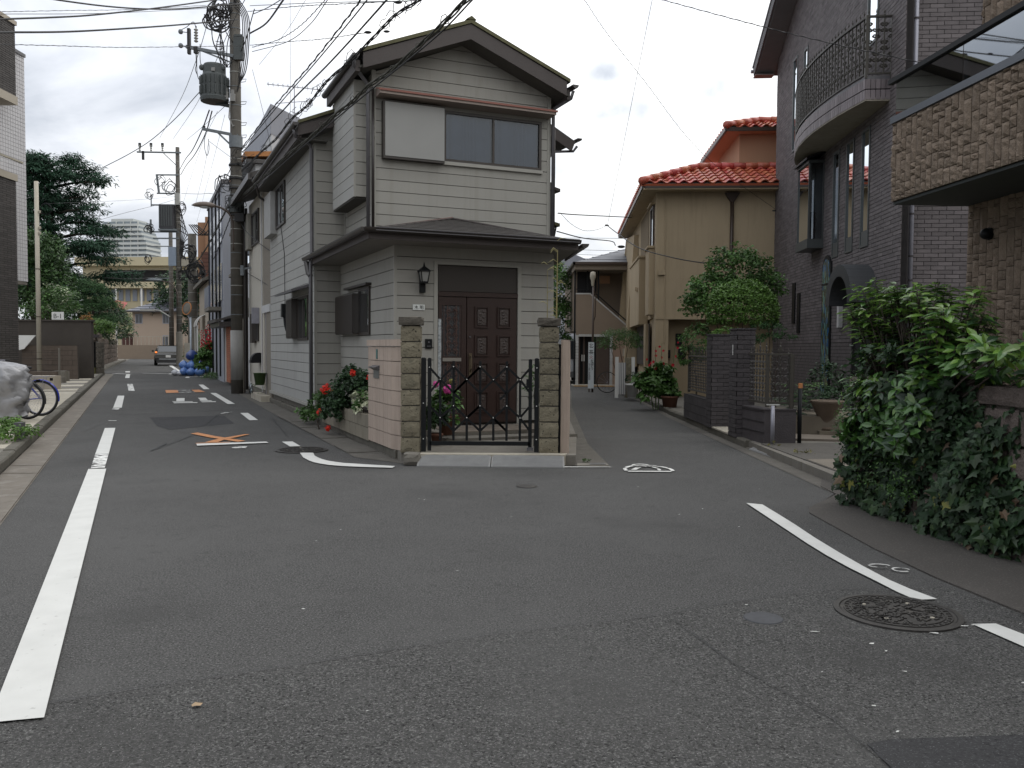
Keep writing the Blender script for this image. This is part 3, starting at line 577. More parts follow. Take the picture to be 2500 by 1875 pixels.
MB().box(4.85,4.7,3.2,5.0,4.8,5.2).build('side_frame',M['gutt'],H_)
# canopy over the porch
ez=3.16; FL=(-.56,-.62,ez); FR=(2.84,-.62,ez); BL_=(-.56,4.12,ez); AP=(1.55,1.76,3.74)
cn=MB().add([FL,FR,AP,(.1,1.76,3.46),(.1,4.1,3.44),BL_,(3.6,1.76,3.50),(3.55,1.2,ez)],[(0,1,2),(0,2,3),(0,3,4,5),(1,6,2),(1,7,6)]).build('canopy',M['slate'],H_)
for k in range(11):   # slate courses on the front slope
    f=k/11.; g=(k+1.15)/11.
    a0=[FL[i]+(AP[i]-FL[i])*f for i in range(3)]; b0=[FR[i]+(3.3*(i==0)+1.76*(i==1)+3.50*(i==2)-FR[i])*f for i in range(3)]
    a1=[FL[i]+(AP[i]-FL[i])*min(g,1) for i in range(3)]; b1=[FR[i]+(3.3*(i==0)+1.76*(i==1)+3.50*(i==2)-FR[i])*min(g,1) for i in range(3)]
    bb=b0; z_=lambda x,y:0
    def sp(p,h): return (p[0],p[1],p[2]+h)
    # hip line on the right side towards the apex
    q0=[FR[i]+(AP[i]-FR[i])*f for i in range(3)]; q1=[FR[i]+(AP[i]-FR[i])*min(g,1) for i in range(3)]
    MB().add([sp(a0,.022),sp(q0,.022),sp(q1,.004),sp(a1,.004),sp(a0,.0),sp(q0,.0)],[(0,1,2,3),(0,4,5,1)]).build('slate_course',M['slate'],cn)
MB().tube([(AP[0],AP[1]-.03,AP[2]+.03),(.12,1.73,3.50)],.022,6).build('flashing',mat('old_red_flashing',(.15,.08,.07),.6),cn); MB().tube([(AP[0],AP[1]-.03,AP[2]+.025),(3.5,1.7,3.54)],.018,6).build('flashing',M['fascia'],cn); MB().tube([FL,(AP[0],AP[1]-.03,AP[2]+.02)],.02,6).build('hip_cap',M['fascia'],cn); MB().tube([(FR[0],FR[1],FR[2]),(AP[0],AP[1]-.03,AP[2]+.02)],.018,6).build('hip_cap',M['fascia'],cn)
MB().slab([(-.54,-.60),(2.84,-.60),(3.6,1.7),(3.0,1.7),(2.7,.03),(0,.03),(-.03,3.84),(-.54,4.1)],3.02,3.05).build('soffit',mat('soffit_grey',(.19,.18,.165),.85),cn)
for a,b in (((-.56,-.62),(2.84,-.62)),((-.56,-.62),(-.56,4.12)),((2.84,-.62),(3.45,1.0))):
    MB().bar((*a,3.085),(*b,3.085),.03,.13).build('fascia',M['fascia'],cn)
gutter((-.66,-.70,3.17),(2.84,-.70,3.17),.06,cn); gutter((-.65,4.15,3.17),(-.65,-.72,3.17),.06,cn); gutter((2.93,-.72,3.12),(3.5,1.0,3.12),.06,cn)
for z in (3.125,3.165): MB().box(-.5,-.775,z,2.8,-.755,z+.012).build('gutter_rim',M['pvc'],cn)
MB().tube([(-.65,3.95,3.08),(-.63,3.85,2.85),(-.6,3.77,2.8)],.05,8).build('downspout',M['gutt'],cn)
# upper front window with shutter box and awning
window(H_,fE,1.27,3.2,4.76,5.66,M['alum_d'],2,.05,M['curtain'],proud=.05)
b=MB(); b.prism([fE.P(.15,4.70,.018),fE.P(1.26,4.70,.018),fE.P(1.26,5.68,.018),fE.P(.15,5.68,.018)],fE.n*.13); sb=b.build('shutter_box',M['alum_d'],H_)
b=MB(); b.prism([fE.P(.18,4.74,.148),fE.P(1.25,4.74,.148),fE.P(1.25,5.66,.148),fE.P(.18,5.66,.148)],fE.n*.012); b.build('shutter_panel',mat('shutter_panel',(.26,.26,.25),.6,.05,3),sb)
b=MB(); b.prism([fE.P(1.27,4.70,.02),fE.P(3.22,4.70,.02),fE.P(3.22,4.76,.02),fE.P(1.27,4.76,.02)],fE.n*.05); b.build('sill',M['trimc'],H_)
aw=MB().add([fE.P(.04,5.90,.0),fE.P(3.36,5.90,.0),fE.P(3.36,5.80,.34),fE.P(.04,5.80,.34),fE.P(.04,5.73,.0),fE.P(3.36,5.73,.0),fE.P(3.36,5.74,.34),fE.P(.04,5.74,.34)],[(0,1,2,3),(4,7,6,5),(2,6,7,3),(0,3,7,4),(1,5,6,2)]).build('awning',mat('awning_beige',(.27,.22,.19),.6,.1,4),H_)
MB().bar(fE.P(.02,5.80,.355),fE.P(3.38,5.80,.355),.02,.035).build('awning_edge',M['redrim'],aw)
MB().bar(fE.P(.02,5.90,.02),fE.P(3.38,5.90,.02),.03,.02).build('awning_edge',M['redrim'],aw)
# left flank windows
window(H_,fB,1.46,2.25,1.66,2.48,M['alum_d'],1,.05,None,M['glassdark'],proud=.05)
def louver(root,fr,s0,s1,z0,z1,o,name='shutter_box',m='alum_d',vert=True):
    w_=MB().prism([fr.P(s0,z0,.018),fr.P(s1,z0,.018),fr.P(s1,z1,.018),fr.P(s0,z1,.018)],fr.n*o).build(name,M[m],root)
    n=max(3,int((s1-s0)/.08))
    for i in range(n): MB().prism([fr.P(s0+(s1-s0)*(i+.1)/n,z0+.02,o+.018),fr.P(s0+(s1-s0)*(i+.8)/n,z0+.02,o+.018),fr.P(s0+(s1-s0)*(i+.8)/n,z1-.02,o+.018),fr.P(s0+(s1-s0)*(i+.1)/n,z1-.02,o+.018)],fr.n*.012).build('slat',M[m],w_)
louver(H_,fB,2.2,3.62,1.68,2.40,.14); MB().prism([fB.P(1.4,2.5,.018),fB.P(3.1,2.5,.018),fB.P(3.1,2.54,.018),fB.P(1.4,2.54,.018)],fB.n*.1).build('lintel',M['alum_d'],H_)
window(H_,fD,.62,1.78,1.58,2.48,M['alum_d'],2,.05,None,M['glassdark'],proud=.05); louver(H_,fD,1.78,2.54,1.62,2.46,.14)
MB().add([fD.P(.45,2.70,.01),fD.P(2.68,2.70,.01),fD.P(2.68,2.57,.38),fD.P(.45,2.57,.38),fD.P(.45,2.64,.01),fD.P(2.68,2.64,.01),fD.P(2.68,2.53,.38),fD.P(.45,2.53,.38)],[(0,1,2,3),(4,7,6,5),(2,6,7,3),(0,3,7,4),(1,5,6,2)]).build('window_hood',M['pvc'],H_)
window(H_,fD,3.43,4.75,4.28,5.25,M['alum_d'],2,.05,None,M['glassdark'],proud=.06)
MB().prism([fD.P(4.75,4.18,.018),fD.P(5.9,4.18,.018),fD.P(5.9,5.2,.018),fD.P(4.75,5.2,.018)],fD.n*.16).build('shutter_box',mat('shutter_grey',(.30,.30,.29),.6),H_)
MB().prism([fD.P(3.25,2.12,.018),fD.P(3.45,2.12,.018),fD.P(3.45,2.42,.018),fD.P(3.25,2.42,.018)],fD.n*.12).build('meter_box',M['iron_b'],H_); MB().tube([fD.P(3.3,2.12,.08),fD.P(3.2,1.95,.08),fD.P(3.1,1.8,.06)],.03,6).build('meter_pipe',M['iron_b'],H_)
MB().tube([fD.P(3.33,2.42,.06),fD.P(3.6,3.6,.03),fD.P(4.2,4.6,.05)],.008,5).build('wall_cable',M['iron_b'],H_)
# entrance door
dr=MB().box(.66,.03,.18,2.08,.12,2.77).build('door_frame',M['alum_d'],H_)
for (a,b,c,d) in ((.62,.68,.2,2.80),(2.06,2.12,.2,2.80)): MB().box(a,-.03,c,b,.02,d).build('door_trim',M['trimc'],H_)
MB().box(.68,-.03,2.755,2.06,.02,2.80).build('door_trim',M['trimc'],H_)
MB().box(.70,-.002,2.34,2.05,.028,2.74).build('transom_panel',M['alum_d'],dr); MB().box(.69,-.03,2.26,2.06,.03,2.33).build('transom_bar',M['door'],dr)
leaf=MB().box(1.18,-.012,.24,2.045,.028,2.25).build('door',M['door'],H_)
for a in (1.31,1.70):
    for z in (1.77,1.31,.87,.40):
        pn=MB(); x0,x1,z0,z1=a,a+.235,z,z+.34
        for (p,q,r,s) in ((x0,x1,z0,z0+.02),(x0,x1,z1-.02,z1),(x0,x0+.02,z0+.02,z1-.02),(x1-.02,x1,z0+.02,z1-.02)): pn.box(p,-.034,r,q,-.012,s)
        pn.build('panel_moulding',M['door'],leaf)
        r2_=MB().box(x0+.045,-.026,z0+.045,x1-.045,-.012,z1-.045); cx_,cz_=(x0+x1)/2,(z0+z1)/2
        for k in range(5): r2_.ball((cx_+R_.uniform(-.04,.04),-.028,cz_-.09+.045*k),.02,6,4,(1.4,.5,1))
        r2_.build('door_panel',M['doord'],leaf)
hd=MB().tube([(1.235,-.02,1.32),(1.235,-.07,1.28),(1.235,-.075,1.12),(1.235,-.02,1.06)],.013,6); hd.box(1.21,-.024,1.0,1.26,-.012,1.36); hd.build('handle',mat('dull_brass',(.16,.13,.09),.35,metal=.7),leaf)
MB().lathe([(0,-.03),(.014,-.03),(.014,-.012)],(1.23,0,1.62),8,'y').build('lock',M['pvc'],leaf)
sl=MB()
for (a,b,c,d) in ((.70,.76,.24,2.25),(1.08,1.165,.24,2.25),(.76,1.08,2.12,2.25),(.76,1.08,.24,.40),(.76,1.08,1.19,1.23),(.76,1.08,1.285,1.31)): sl.box(a,-.012,c,b,.028,d)
sl=sl.build('sidelight',M['door'],H_)
MB().box(.76,.01,.4,1.08,.02,2.12).build('pane',mat('obscure_glass',(.045,.046,.05),.15,.5,14,.6,25,spec=.8),sl)
MB().box(.765,-.03,1.23,1.075,-.005,1.285).build('mail_slot',mat('dull_steel',(.35,.33,.30),.35,metal=.6),sl)
def scroll(mb,c,r,sgn,up,ax,az,tr=.005,turns=1.4,n=16):   # flat spiral in the plane (ax,az)
    c=Vector(c); pts=[]
    for i in range(n+1):
        t=i/n; a=turns*2*math.pi*t; q=r*(1-.75*t); pts.append(c+ax*(sgn*(q*math.cos(a)))+az*(up*q*math.sin(a)))
    mb.tube(pts,tr,4,False)
AX,AZ=Vector((1,0,0)),Vector((0,0,1)); sc=MB()
for z in [.5+.125*k for k in range(6)]+[1.38+.125*k for k in range(6)]:
    for sg in (-1,1):
        scroll(sc,(.92+sg*.062,-.022,z),.052,-sg,1,AX,AZ,.005); scroll(sc,(.92+sg*.055,-.022,z+.06),.035,-sg,-1,AX,AZ,.004)
for x in (.785,.845,.995,1.055): sc.bar((x,-.022,.4),(x,-.022,1.19),.008); sc.bar((x,-.022,1.31),(x,-.022,2.12),.008)
sc.build('scrollwork',M['iron_r'],sl)
MB().box(.69,-.025,.70,.74,-.012,1.9).build('strip_light',mat('lace_strip',(.3,.32,.33),.4,.9,30),sl)
# porch floor and step
M['tile']=mat('porch_tile',(.16,.135,.11),.6,.15,6,.1,40)
pf=MB().slab([(-.0,-.03),(2.65,-.03),(2.3,-1.15),(.45,-1.15)],.0,.205).build('porch_floor',M['conc'],H_)
for k in range(7): MB().box(.5+.27*k,-1.14,.205,.76+.27*k,-.86,.22).build('floor_tile',M['tile'],pf); MB().box(.5+.27*k,-.85,.205,.76+.27*k,-.57,.22).build('floor_tile',M['tile'],pf); MB().box(.5+.27*k,-.56,.205,.76+.27*k,-.28,.22).build('floor_tile',M['tile'],pf)
MB().box(-.28+.6,-1.5,.10,2.4,-1.16,.16).build('step',M['conc'],H_)
# lantern, nameplate, intercom (hang on the wall: things of their own)
lx,ly=hl(.42,-.14); ln=thing('wall_lantern','black carriage lantern on the cream wall left of the front door','wall lamp',(lx,ly,2.30),23.6)
MB().box(-.04,.05,.0,.04,.12,.22).box(-.015,-.02,.14,.015,.06,.17).build('bracket',M['iron_b'],ln)
b=MB(); b.lathe([(.0,.47),(.012,.44),(.02,.40),(.115,.335),(.12,.32),(.10,.32)],n=4,a0=rad(45),a1=rad(405)); b.build('lamp_roof',M['iron_b'],ln)
b=MB()
for sx_ in (-1,1):
    for sy_ in (-1,1): b.bar((sx_*.068,sy_*.068,.32),(sx_*.045,sy_*.045,.16),.012)
b.box(-.05,-.05,.14,.05,.05,.165); b.build('cage',M['iron_b'],ln)
MB().lathe([(.088,.318),(.056,.17)],n=4,a0=rad(45),a1=rad(405)).build('lamp_glass',mat('frosted_lamp',(.25,.25,.24),.3,.1,30),ln)
nx,ny=hl(.37,-.03); np_=thing('nameplate','small white nameplate with two black characters below the lantern','nameplate',(nx,ny,2.03),23.6)
MB().box(-.095,-.005,0,.095,.012,.085).build('plate',mat('plate_white',(.62,.64,.62),.4,.04),np_)
def text(body,size,loc,rot,m,parent,name='lettering',al='CENTER',ext=.001,sp=1):
    cu=bpy.data.curves.new(name,'FONT'); cu.body=body; cu.size=size; cu.align_x=al; cu.extrude=ext; cu.space_line=sp
    o=bpy.data.objects.new(name,cu); COL.objects.link(o)
    dg=bpy.context.evaluated_depsgraph_get(); me=bpy.data.meshes.new_from_object(o.evaluated_get(dg)); bpy.data.objects.remove(o)
    me.materials.clear(); me.materials.append(m); o=bpy.data.objects.new(name,me); COL.objects.link(o); o.parent=parent; o.location=loc; o.rotation_euler=rot; return o
M['ink']=mat('ink',(.01,.012,.012),.6)
text('木 明',.066,(0,-.0075,.018),(rad(90),0,0),M['ink'],np_)
nx,ny=hl(.53,-.03); ic=thing('intercom','small black door intercom on the cream wall behind the left gate pillar','intercom',(nx,ny,1.43),23.6)
MB().box(-.055,-.012,0,.055,.012,.15).build('body',M['iron_b'],ic); MB().box(-.03,-.016,.03,.03,-.012,.045).build('speaker_slots',M['pvc'],ic); MB().lathe([(0,-.018),(.014,-.018),(.014,-.012)],(0,0,.10),8,'y').build('button',M['pvc'],ic)
# ---------------- pillars, gate, pink block wall ----------------
M['oya']=mat('pitted_stone',(.175,.155,.11),.95,.35,7,.7,35,rnd=.12,spots=[(34,.62,(.02,.017,.012),16),(5,.54,(.08,.075,.055),4),(14,.6,(.24,.215,.15),3)])
M['pink']=mat('pink_block',(.38,.305,.25),.9,.10,4,.35,90,rnd=.04,streak=.35,streakcol=(.17,.14,.115),spots=[(40,.68,(.2,.15,.12),5)])
M['cap']=mat('weathered_cap',(.085,.076,.062),.95,.3,9,.6,40,spots=[(9,.58,(.2,.17,.15),4)])
def roughblock(mb,x0,y0,z0,x1,y1,z1,j,n=3,rg=R_):
    C=((x0+x1)/2,(y0+y1)/2,(z0+z1)/2); ids={}; 
    def vid(i,jj,k):
        if (i,jj,k) not in ids:
            p=[x0+(x1-x0)*i/n,y0+(y1-y0)*jj/n,z0+(z1-z0)*k/n]; inner=[0<i<n,0<jj<n,0<k<n]
            for ax_,(a,c) in enumerate(((i,C[0]),(jj,C[1]),(k,C[2]))):
                if a in (0,n): p[ax_]+= (1 if a==n else -1)*(j*rg.uniform(-.2,1) if sum(inner)==2 else -j*rg.uniform(.1,.7))
            ids[(i,jj,k)]=len(mb_v); mb_v.append(p)
        return ids[(i,jj,k)]
    mb_v=[]; fs=[]
    for a in range(n):
        for b_ in range(n):
            for (f) in (lambda a,b:(a,b,0),lambda a,b:(b,a,n),lambda a,b:(0,a,b),lambda a,b:(n,b,a),lambda a,b:(b,0,a),lambda a,b:(a,n,b)):
                fs.append((vid(*f(a,b_)),vid(*f(a+1,b_)),vid(*f(a+1,b_+1)),vid(*f(a,b_+1))))
    mb.add(mb_v,fs); return mb
def pillar(x,y,label):
    t=thing('gate_pillar',label,'gate pillar',(x,y,.0),0)
    for k in range(8):
        roughblock(MB(),-.122,-.14,.12+.2*k+.006,.122,.14,.12+.2*k+.194,.009).build('stone_block',M['oya'],t)
    MB().box(-.108,-.125,.1,.108,.125,1.72).build('mortar',M['cap'],t)
    roughblock(MB(),-.145,-.165,1.725,.145,.165,1.83,.012).build('capstone',M['cap'],t)
pillar(-1.275,10.84,'left yellowish pitted stone gate pillar next to the pink block wall'); pillar(.465,10.86,'right yellowish pitted stone gate pillar beside the side street')
bs=MB(); roughblock(bs,-.2,-.14,0,.0,.1,.15,.02); bs=bs.build('kerb_boulder',M['conc'],loc=(-1.13,10.56,0)); tag(bs,'rounded concrete lump at the foot of the left gate pillar beside the steel ramp','concrete block')
pw=thing('pink_block_wall','pink concrete block wall with a steel mail slot left of the gate pillar','wall',(-1.55,11.12,0),23.6)
fp=Fr((0,0),90,True); MB().box(.012,.012,.1,.14,1.22,1.46).build('mortar',M['pink'],pw)
clad(pw,fp,[(0,.12),(1.23,.12),(1.23,1.46),(0,1.46)],[],.191,.009,.016,'block',M['pink'],width=.40,stag=0)
fq=Fr((0,0),-37,False)
clad(pw,Fr((.0,-.0),-64,True),[(0,.12),(.0,.12)],[],.19,.009,.014,'block',M['pink']) if 0 else None
# short front return towards the pillar
for k in range(7): 
    z=.12+.191*k; MB().prism([(-.016,0,z+.005),(.06,-.29,z+.005),(.20,-.26,z+.005),(.14,.02,z+.005)],(0,0,.182)).build('block',M['pink'],pw)
MB().prism([(-.03,1.26,1.465),(-.03,-.02,1.465),(.05,-.31,1.465),(.22,-.27,1.465),(.165,0,1.465),(.165,1.26,1.465)],(0,0,.085)).build('coping',M['pink'],pw)
ms=MB().prism([fp.P(.62,1.02,.014),fp.P(.90,1.02,.014),fp.P(.90,1.14,.014),fp.P(.62,1.14,.014)],fp.n*.012); ms=ms.build('mail_slot',mat('grey_steel',(.17,.175,.165),.4,.15,20,metal=.3),pw)
MB().add([fp.P(.60,1.20,.016),fp.P(.93,1.20,.016),fp.P(.93,1.17,.10),fp.P(.60,1.17,.10),fp.P(.60,1.13,.016),fp.P(.93,1.13,.016)],[(0,1,2,3),(0,3,4),(1,5,2),(4,3,2,5)]).build('hood',M['pvc'],ms)
MB().prism([fp.P(.70,1.29,.017),fp.P(.78,1.29,.017),fp.P(.78,1.42,.017),fp.P(.70,1.42,.017)],fp.n*.004).build('number_plate',mat('green_plate',(.05,.13,.12),.5,.4,60),pw)
rw_=thing('pink_side_wall','narrow pink rendered wall end right of the right gate pillar','wall',(.67,10.78,0),-4.)
roughblock(MB(),-.055,0,.1,.055,2.8,1.555,.006,5).build('wall',M['pink'],rw_)
MB().box(-.10,.03,.1,-.06,.5,1.5).build('post',M['iron_b'],rw_)
lw=thing('planter_wall','low pale block planter wall below the red geraniums','planter wall',(*hl(-.62,-.85),0),23.6)
fl=Fr((0,0),90,True); M['palew']=mat('pale_block',(.19,.17,.13),.9,.15,4,.4,70,rnd=.05,streak=.5,streakcol=(.11,.095,.07)); MB().box(.01,0,.1,.12,3.4,.46).build('mortar',M['palew'],lw)
clad(lw,fl,[(0,.1),(3.4,.1),(3.4,.47),(0,.47)],[],.19,.008,.012,'block',M['palew'],width=.40)
struct('planting_bed',MB().slab([hl(-.5,-.85),hl(-.02,-.1),hl(-.02,3.7),hl(-.5,3.7)],.1,.40),mat('soil',(.03,.022,.015),.95))
# iron gate
gt=thing('garden_gate','black iron lattice gate with round rivets between the stone pillars','gate',(-1.09,10.74,.0))
gx0,gx1=0.03,1.36
for (x,z0,z1,w_) in ((-.02,.14,1.31,.06),(.055,.15,1.31,.045),(1.32,.16,1.30,.045),(1.40,.14,1.31,.055)): MB().box(x-w_/2,-.02,z0,x+w_/2,.02,z1).build('stile',M['iron_b'],gt); MB().ball((x,0,z1),w_*.5,8,5,(1,.8,.5)).build('stile_cap',M['iron_b'],gt)
MB().box(.06,-.02,.22,1.32,.02,.27).build('bottom_rail',M['iron_b'],gt)
xs=[.19+.167*k for k in range(7)]
for i,x in enumerate(xs): MB().box(x-.015,-.006,.28 if 1 else 0,x+.015,.006,1.28 if i%2 else (1.05 if i not in(0,) else 1.05)).build('bar',M['iron_b'],gt) if i%2 or i in(0,6) else MB().box(x-.015,-.006,.28,x+.015,.006,.56).build('bar',M['iron_b'],gt)
def zig(zs,dy):
    for (a,za),(b,zb) in zs: MB().bar((a,dy,za),(b,dy,zb),.027,.008,(0,1,0)).build('lattice_bar',M['iron_b'],gt)
P_=[.055]+xs+[1.32]
up=[((P_[i],1.20 if i%2==0 else 1.04),(P_[i+1],1.04 if i%2==0 else 1.20)) for i in range(len(P_)-1)]
zig([((.055,1.20),(.19,1.05)),((.19,1.05),(.44,.80)),((1.32,1.20),(1.193,1.05)),((1.193,1.05),(.94,.80)),((.055,.88),(.19,1.05)),((1.32,.88),(1.193,1.05)),
 ((.19,1.05),(.357,1.21)),((.357,1.21),(.69,.88)),((.524,1.05),(.69,1.21)),((.69,1.21),(1.02,.88)),((.524,1.05),(.357,.88)),((1.025,1.21),(.69,.88)),((1.193,1.05),(1.025,1.21)),((.69,1.21),(.357,.88))],-.012)
zig([((.055,.72),(.19,.57)),((.19,.57),(.357,.72)),((.357,.72),(.69,.40)),((.524,.57),(.69,.72)),((.69,.72),(1.025,.40)),((1.025,.72),(1.193,.57)),((1.193,.57),(1.32,.72)),((1.32,.40),(1.193,.57)),((.357,.40),(.19,.57)),((.357,.40),(.69,.72)),((1.025,.72),(.69,.40)),((.857,.57),(1.025,.40))],.012)
rv_=mat('rivet',(.55,.55,.52),.4)
for x,z in ((.19,1.05),(.524,1.05),(.857,1.05),(1.193,1.05),(.357,1.21),(.69,1.21),(1.025,1.21),(.055,1.2),(1.4,1.2),(.357,.72),(.69,.72),(1.025,.72),(.19,.57),(.524,.57),(.857,.57),(1.193,.57),(-.02,.3),(-.02,.75),(1.4,.3),(1.4,.72)): MB().ball((x,-.022,z),.008,6,4).build('rivet',rv_,gt)
MB().box(1.28,-.05,.16,1.36,.0,.20).build('bolt_foot',M['pvc'],gt); MB().box(1.27,-.04,.95,1.30,-.02,1.06).build('latch',M['iron_b'],gt)
# ================= FOLIAGE TOOLS =================
def leafmat(name,c,trans=.22,rough=.45,spec=.35,hue=.0,rnd=0): return mat(name,c,rough,.15,3,tint=(rnd==0),trans=trans,spec=spec,rnd=rnd,hue=hue)
M['lf_dark']=leafmat('leaf_dark',(.030,.062,.026)); M['lf_mid']=leafmat('leaf_mid',(.060,.125,.030)); M['lf_bright']=leafmat('leaf_bright',(.085,.165,.032)); M['lf_ced']=leafmat('leaf_cedar',(.024,.056,.034),.08,.7,.15)
M['lf_pine']=leafmat('leaf_pine',(.035,.078,.028),.1,.7,.2); M['lf_yel']=leafmat('leaf_yellow',(.17,.16,.03)); M['lf_orange']=leafmat('leaf_orange',(.22,.11,.025))
M['bark']=mat('bark',(.055,.043,.034),.95,.3,8,.6,30); M['red']=leafmat('petal_red',(.62,.03,.015),.25,.6); M['dred']=leafmat('petal_crimson',(.42,.015,.03),.25,.6); M['magenta']=leafmat('petal_magenta',(.55,.07,.30),.25,.6); M['varieg']=leafmat('leaf_variegated',(.40,.42,.30))
def leaf_geo(mb,p,nrm,up,L,W,fold=.25):
    nrm=nrm.normalized(); t=up-nrm*up.dot(nrm)
    t=t.normalized() if t.length>1e-4 else nrm.orthogonal().normalized(); s=t.cross(nrm)
    a=p; b=p+t*L*.45+s*W*.5+nrm*W*fold; c=p+t*L-nrm*L*.12; d=p+t*L*.45-s*W*.5+nrm*W*fold; m_=p+t*L*.5
    mb.add([a,b,c,d,m_],[(0,1,4),(1,2,4),(0,4,3),(4,2,3)])
def leaf2(mb,p,nrm,up,L,W):
    nrm=nrm.normalized(); t=up-nrm*up.dot(nrm); t=t.normalized() if t.length>1e-4 else nrm.orthogonal().normalized(); s=t.cross(nrm)
    mb.add([p,p+t*L*.5+s*W*.5,p+t*L,p+t*L*.5-s*W*.5],[(0,1,2,3)])
def rvec(rg):
    while 1:
        v=Vector((rg.uniform(-1,1),rg.uniform(-1,1),rg.uniform(-1,1)))
        if .05<v.length<1: return v.normalized()
def foliage(parent,blobs,n,L,W,m,seed=1,jag=1.,shell=.75,droop=.0,cl=1.,name='crown',clump=.0,simple=True,flat=0):
    """blobs: (x,y,z,rx,ry,rz); n leaves spread over clumps near the blob surfaces; uneven outline"""
    rg=random.Random(seed); mb=MB(); vol=[(b[3]*b[4]*b[5])**(2/3.) for b in blobs]; tv=sum(vol)
    for b,v in zip(blobs,vol):
        k=int(n*v/tv); ncl=max(3,int(k/ (14*cl)))
        for c in range(ncl):
            d=rvec(rg); 
            if d.z<-.35: d.z*=-1
            q=shell+(1-shell)*rg.random(); q*=1+jag*rg.uniform(-.12,.16)
            cc=Vector((b[0]+d.x*b[3]*q,b[1]+d.y*b[4]*q,b[2]+d.z*b[5]*q)); cr=clump or (b[3]+b[4]+b[5])/3*.24; mb.cur=rg.uniform(.55,1.45)
            for j in range(int(k/ncl)):
                o=rvec(rg)*cr*rg.random()**.5; o.z*=.7 if not flat else flat; nn=(d*.7+Vector((0,0,.7))+rvec(rg)*.9)
                up=(d+rvec(rg)*.9-Vector((0,0,droop))); (leaf2 if simple else leaf_geo)(mb,cc+o,nn,up,L*rg.uniform(.7,1.3),W*rg.uniform(.7,1.2))
    return mb.build(name,m,parent,tint=True)
def limbs(parent,base,tips,r0,r1,name='trunk',seed=1,m=None,bend=.15):
    rg=random.Random(seed); mb=MB(); base=Vector(base)
    for i,t in enumerate(tips):
        t=Vector(t); n=6; L=(t-base).length; pts=[base.lerp(t,k/n)+rvec(rg)*L*bend*.25*math.sin(math.pi*k/n) for k in range(n+1)]
        mb.tube(pts,[r0+(r1-r0)*k/n for k in range(n+1)],7)
    return mb.build(name,m or M['bark'],parent,smooth=True)
# ================= RIGHT: DARK BRICK BUILDING =================
M['brick']=mat('purple_brick',(.122,.107,.108),.75,.26,5,.25,50,rnd=.18,tint=False,streak=.2,streakcol=(.07,.06,.06),hue=.02)
M['brick_j']=mat('purple_brick_far',(.122,.107,.108),.75,.26,5,.25,50,tint=True)
M['mortar']=mat('dark_mortar',(.030,.027,.027),.95,.2,8)
M['brickd']=mat('fence_brick',(.052,.046,.048),.8,.25,6,.35,45,rnd=.15)
bb=thing('brick_building','tall dark purple brick building with a curved iron balcony on the right','building',(6.4,14.2,0),-4.5)
fb=Fr((0,0),90,True)
holes=[(3.42,3.86,3.35,5.55),(2.50,2.97,3.35,5.55),(1.58,2.05,3.35,5.55),(7.04,7.46,6.35,8.65),(6.09,6.45,6.6,8.55),(1.30,1.90,7.0,9.3),(3.80,4.43,.46,3.3),(1.10,2.45,.1,2.75),(4.57,5.5,3.9,5.5)]
holes_=holes
def brickwall(fr,poly,holes,near,limit,bm='brick'):
    clad(bb,fr,poly,holes,.071,.009,.012,'brick',M[bm],width=.236,stag=.5,back=M['mortar'],near=near,limit=limit,rough=.35,stuffname='brickwork',stm=M['brick_j'])
_m=M['brick']
def bw2(fr,poly,holes,limit):
    # individual bricks nearest the street view, the rest joined
    clad(bb,fr,poly,holes,.071,.009,.012,'brick',_m,width=.236,stag=.5,back=M['mortar'],near=(0.2,.3,3.4),limit=limit,rough=.35,stuffname='brickwork',stm=M['brick_j'])
bw2(fb,[(0,1.6),(9.26,1.6),(9.26,9.2),(4.6,11.2),(0,11.2)],holes,260)
clad(bb,fb,[(0,.1),(9.26,.1),(9.26,1.6),(0,1.6)],holes,.071,.009,.012,'brick',_m,width=.236,back=M['mortar'],parts=False,stuffname='brickwork',rough=.35)
fr_=Fr((.13,.32),0)
clad(bb,fr_,[(0,.1),(3.2,.1),(3.2,9),(0,9)],[],.071,.009,.012,'brick',_m,width=.236,back=M['mortar'],limit=40,near=(.9,.3,3.4),rough=.35,stuffname='brickwork',stm=M['brick_j'])
MB().box(0.012,.0,.1,.12,.32,11).build('wall_end',M['mortar'],bb)
MB().box(.1,.35,.1,6,9.2,9.1).build('wall',M['mortar'],bb)
M['silverpipe']=mat('silver_pipe',(.26,.26,.30),.4,.15,10,metal=.3)
dp=MB().tube([(.215,.17,9.4),(.215,.17,.1)],.042,10).build('downspout',M['silverpipe'],bb,smooth=True)
for z in (2.6,3.0,3.7,6.9,8.6): MB().lathe([(.043,z),(.05,z),(.05,z+.03),(.043,z+.03)],(.215,.17,0),10).build('clip',M['brickd'],dp)
rf=MB().prism([(-.55,9.75,8.98),(-.55,4.6,11.25),(-.55,4.6,11.52),(-.55,9.85,9.22)],(6,0,0)).build('roof',mat('grey_roof_edge',(.12,.115,.12),.7,.1,4),bb)
MB().prism([(-.50,9.72,8.95),(-.50,4.6,11.2),(-.02,4.6,11.2),(-.02,9.72,8.95)],(0,0,.02)).build('soffit',mat('soffit_taupe',(.15,.155,.16),.8),rf); MB().box(-.55,9.5,8.93,-.05,9.8,8.96).build('soffit_end',mat('soffit_pink',(.22,.16,.15),.8),rf)
MB().prism([(-.57,9.85,9.22),(-.57,4.6,11.52),(-.57,4.6,11.58),(-.57,9.9,9.26)],(.03,0,0)).build('verge',M['pvc'],rf); MB().tube([(-.6,9.9,9.15),(.2,9.9,9.15)],.05,8).build('gutter',M['silverpipe'],rf)
M['frame_g']=mat('grey_green_frame',(.055,.062,.062),.45,.1,5)
M['win_dark']=glassmat('tall_glass',(.25,.28,.30),.10)
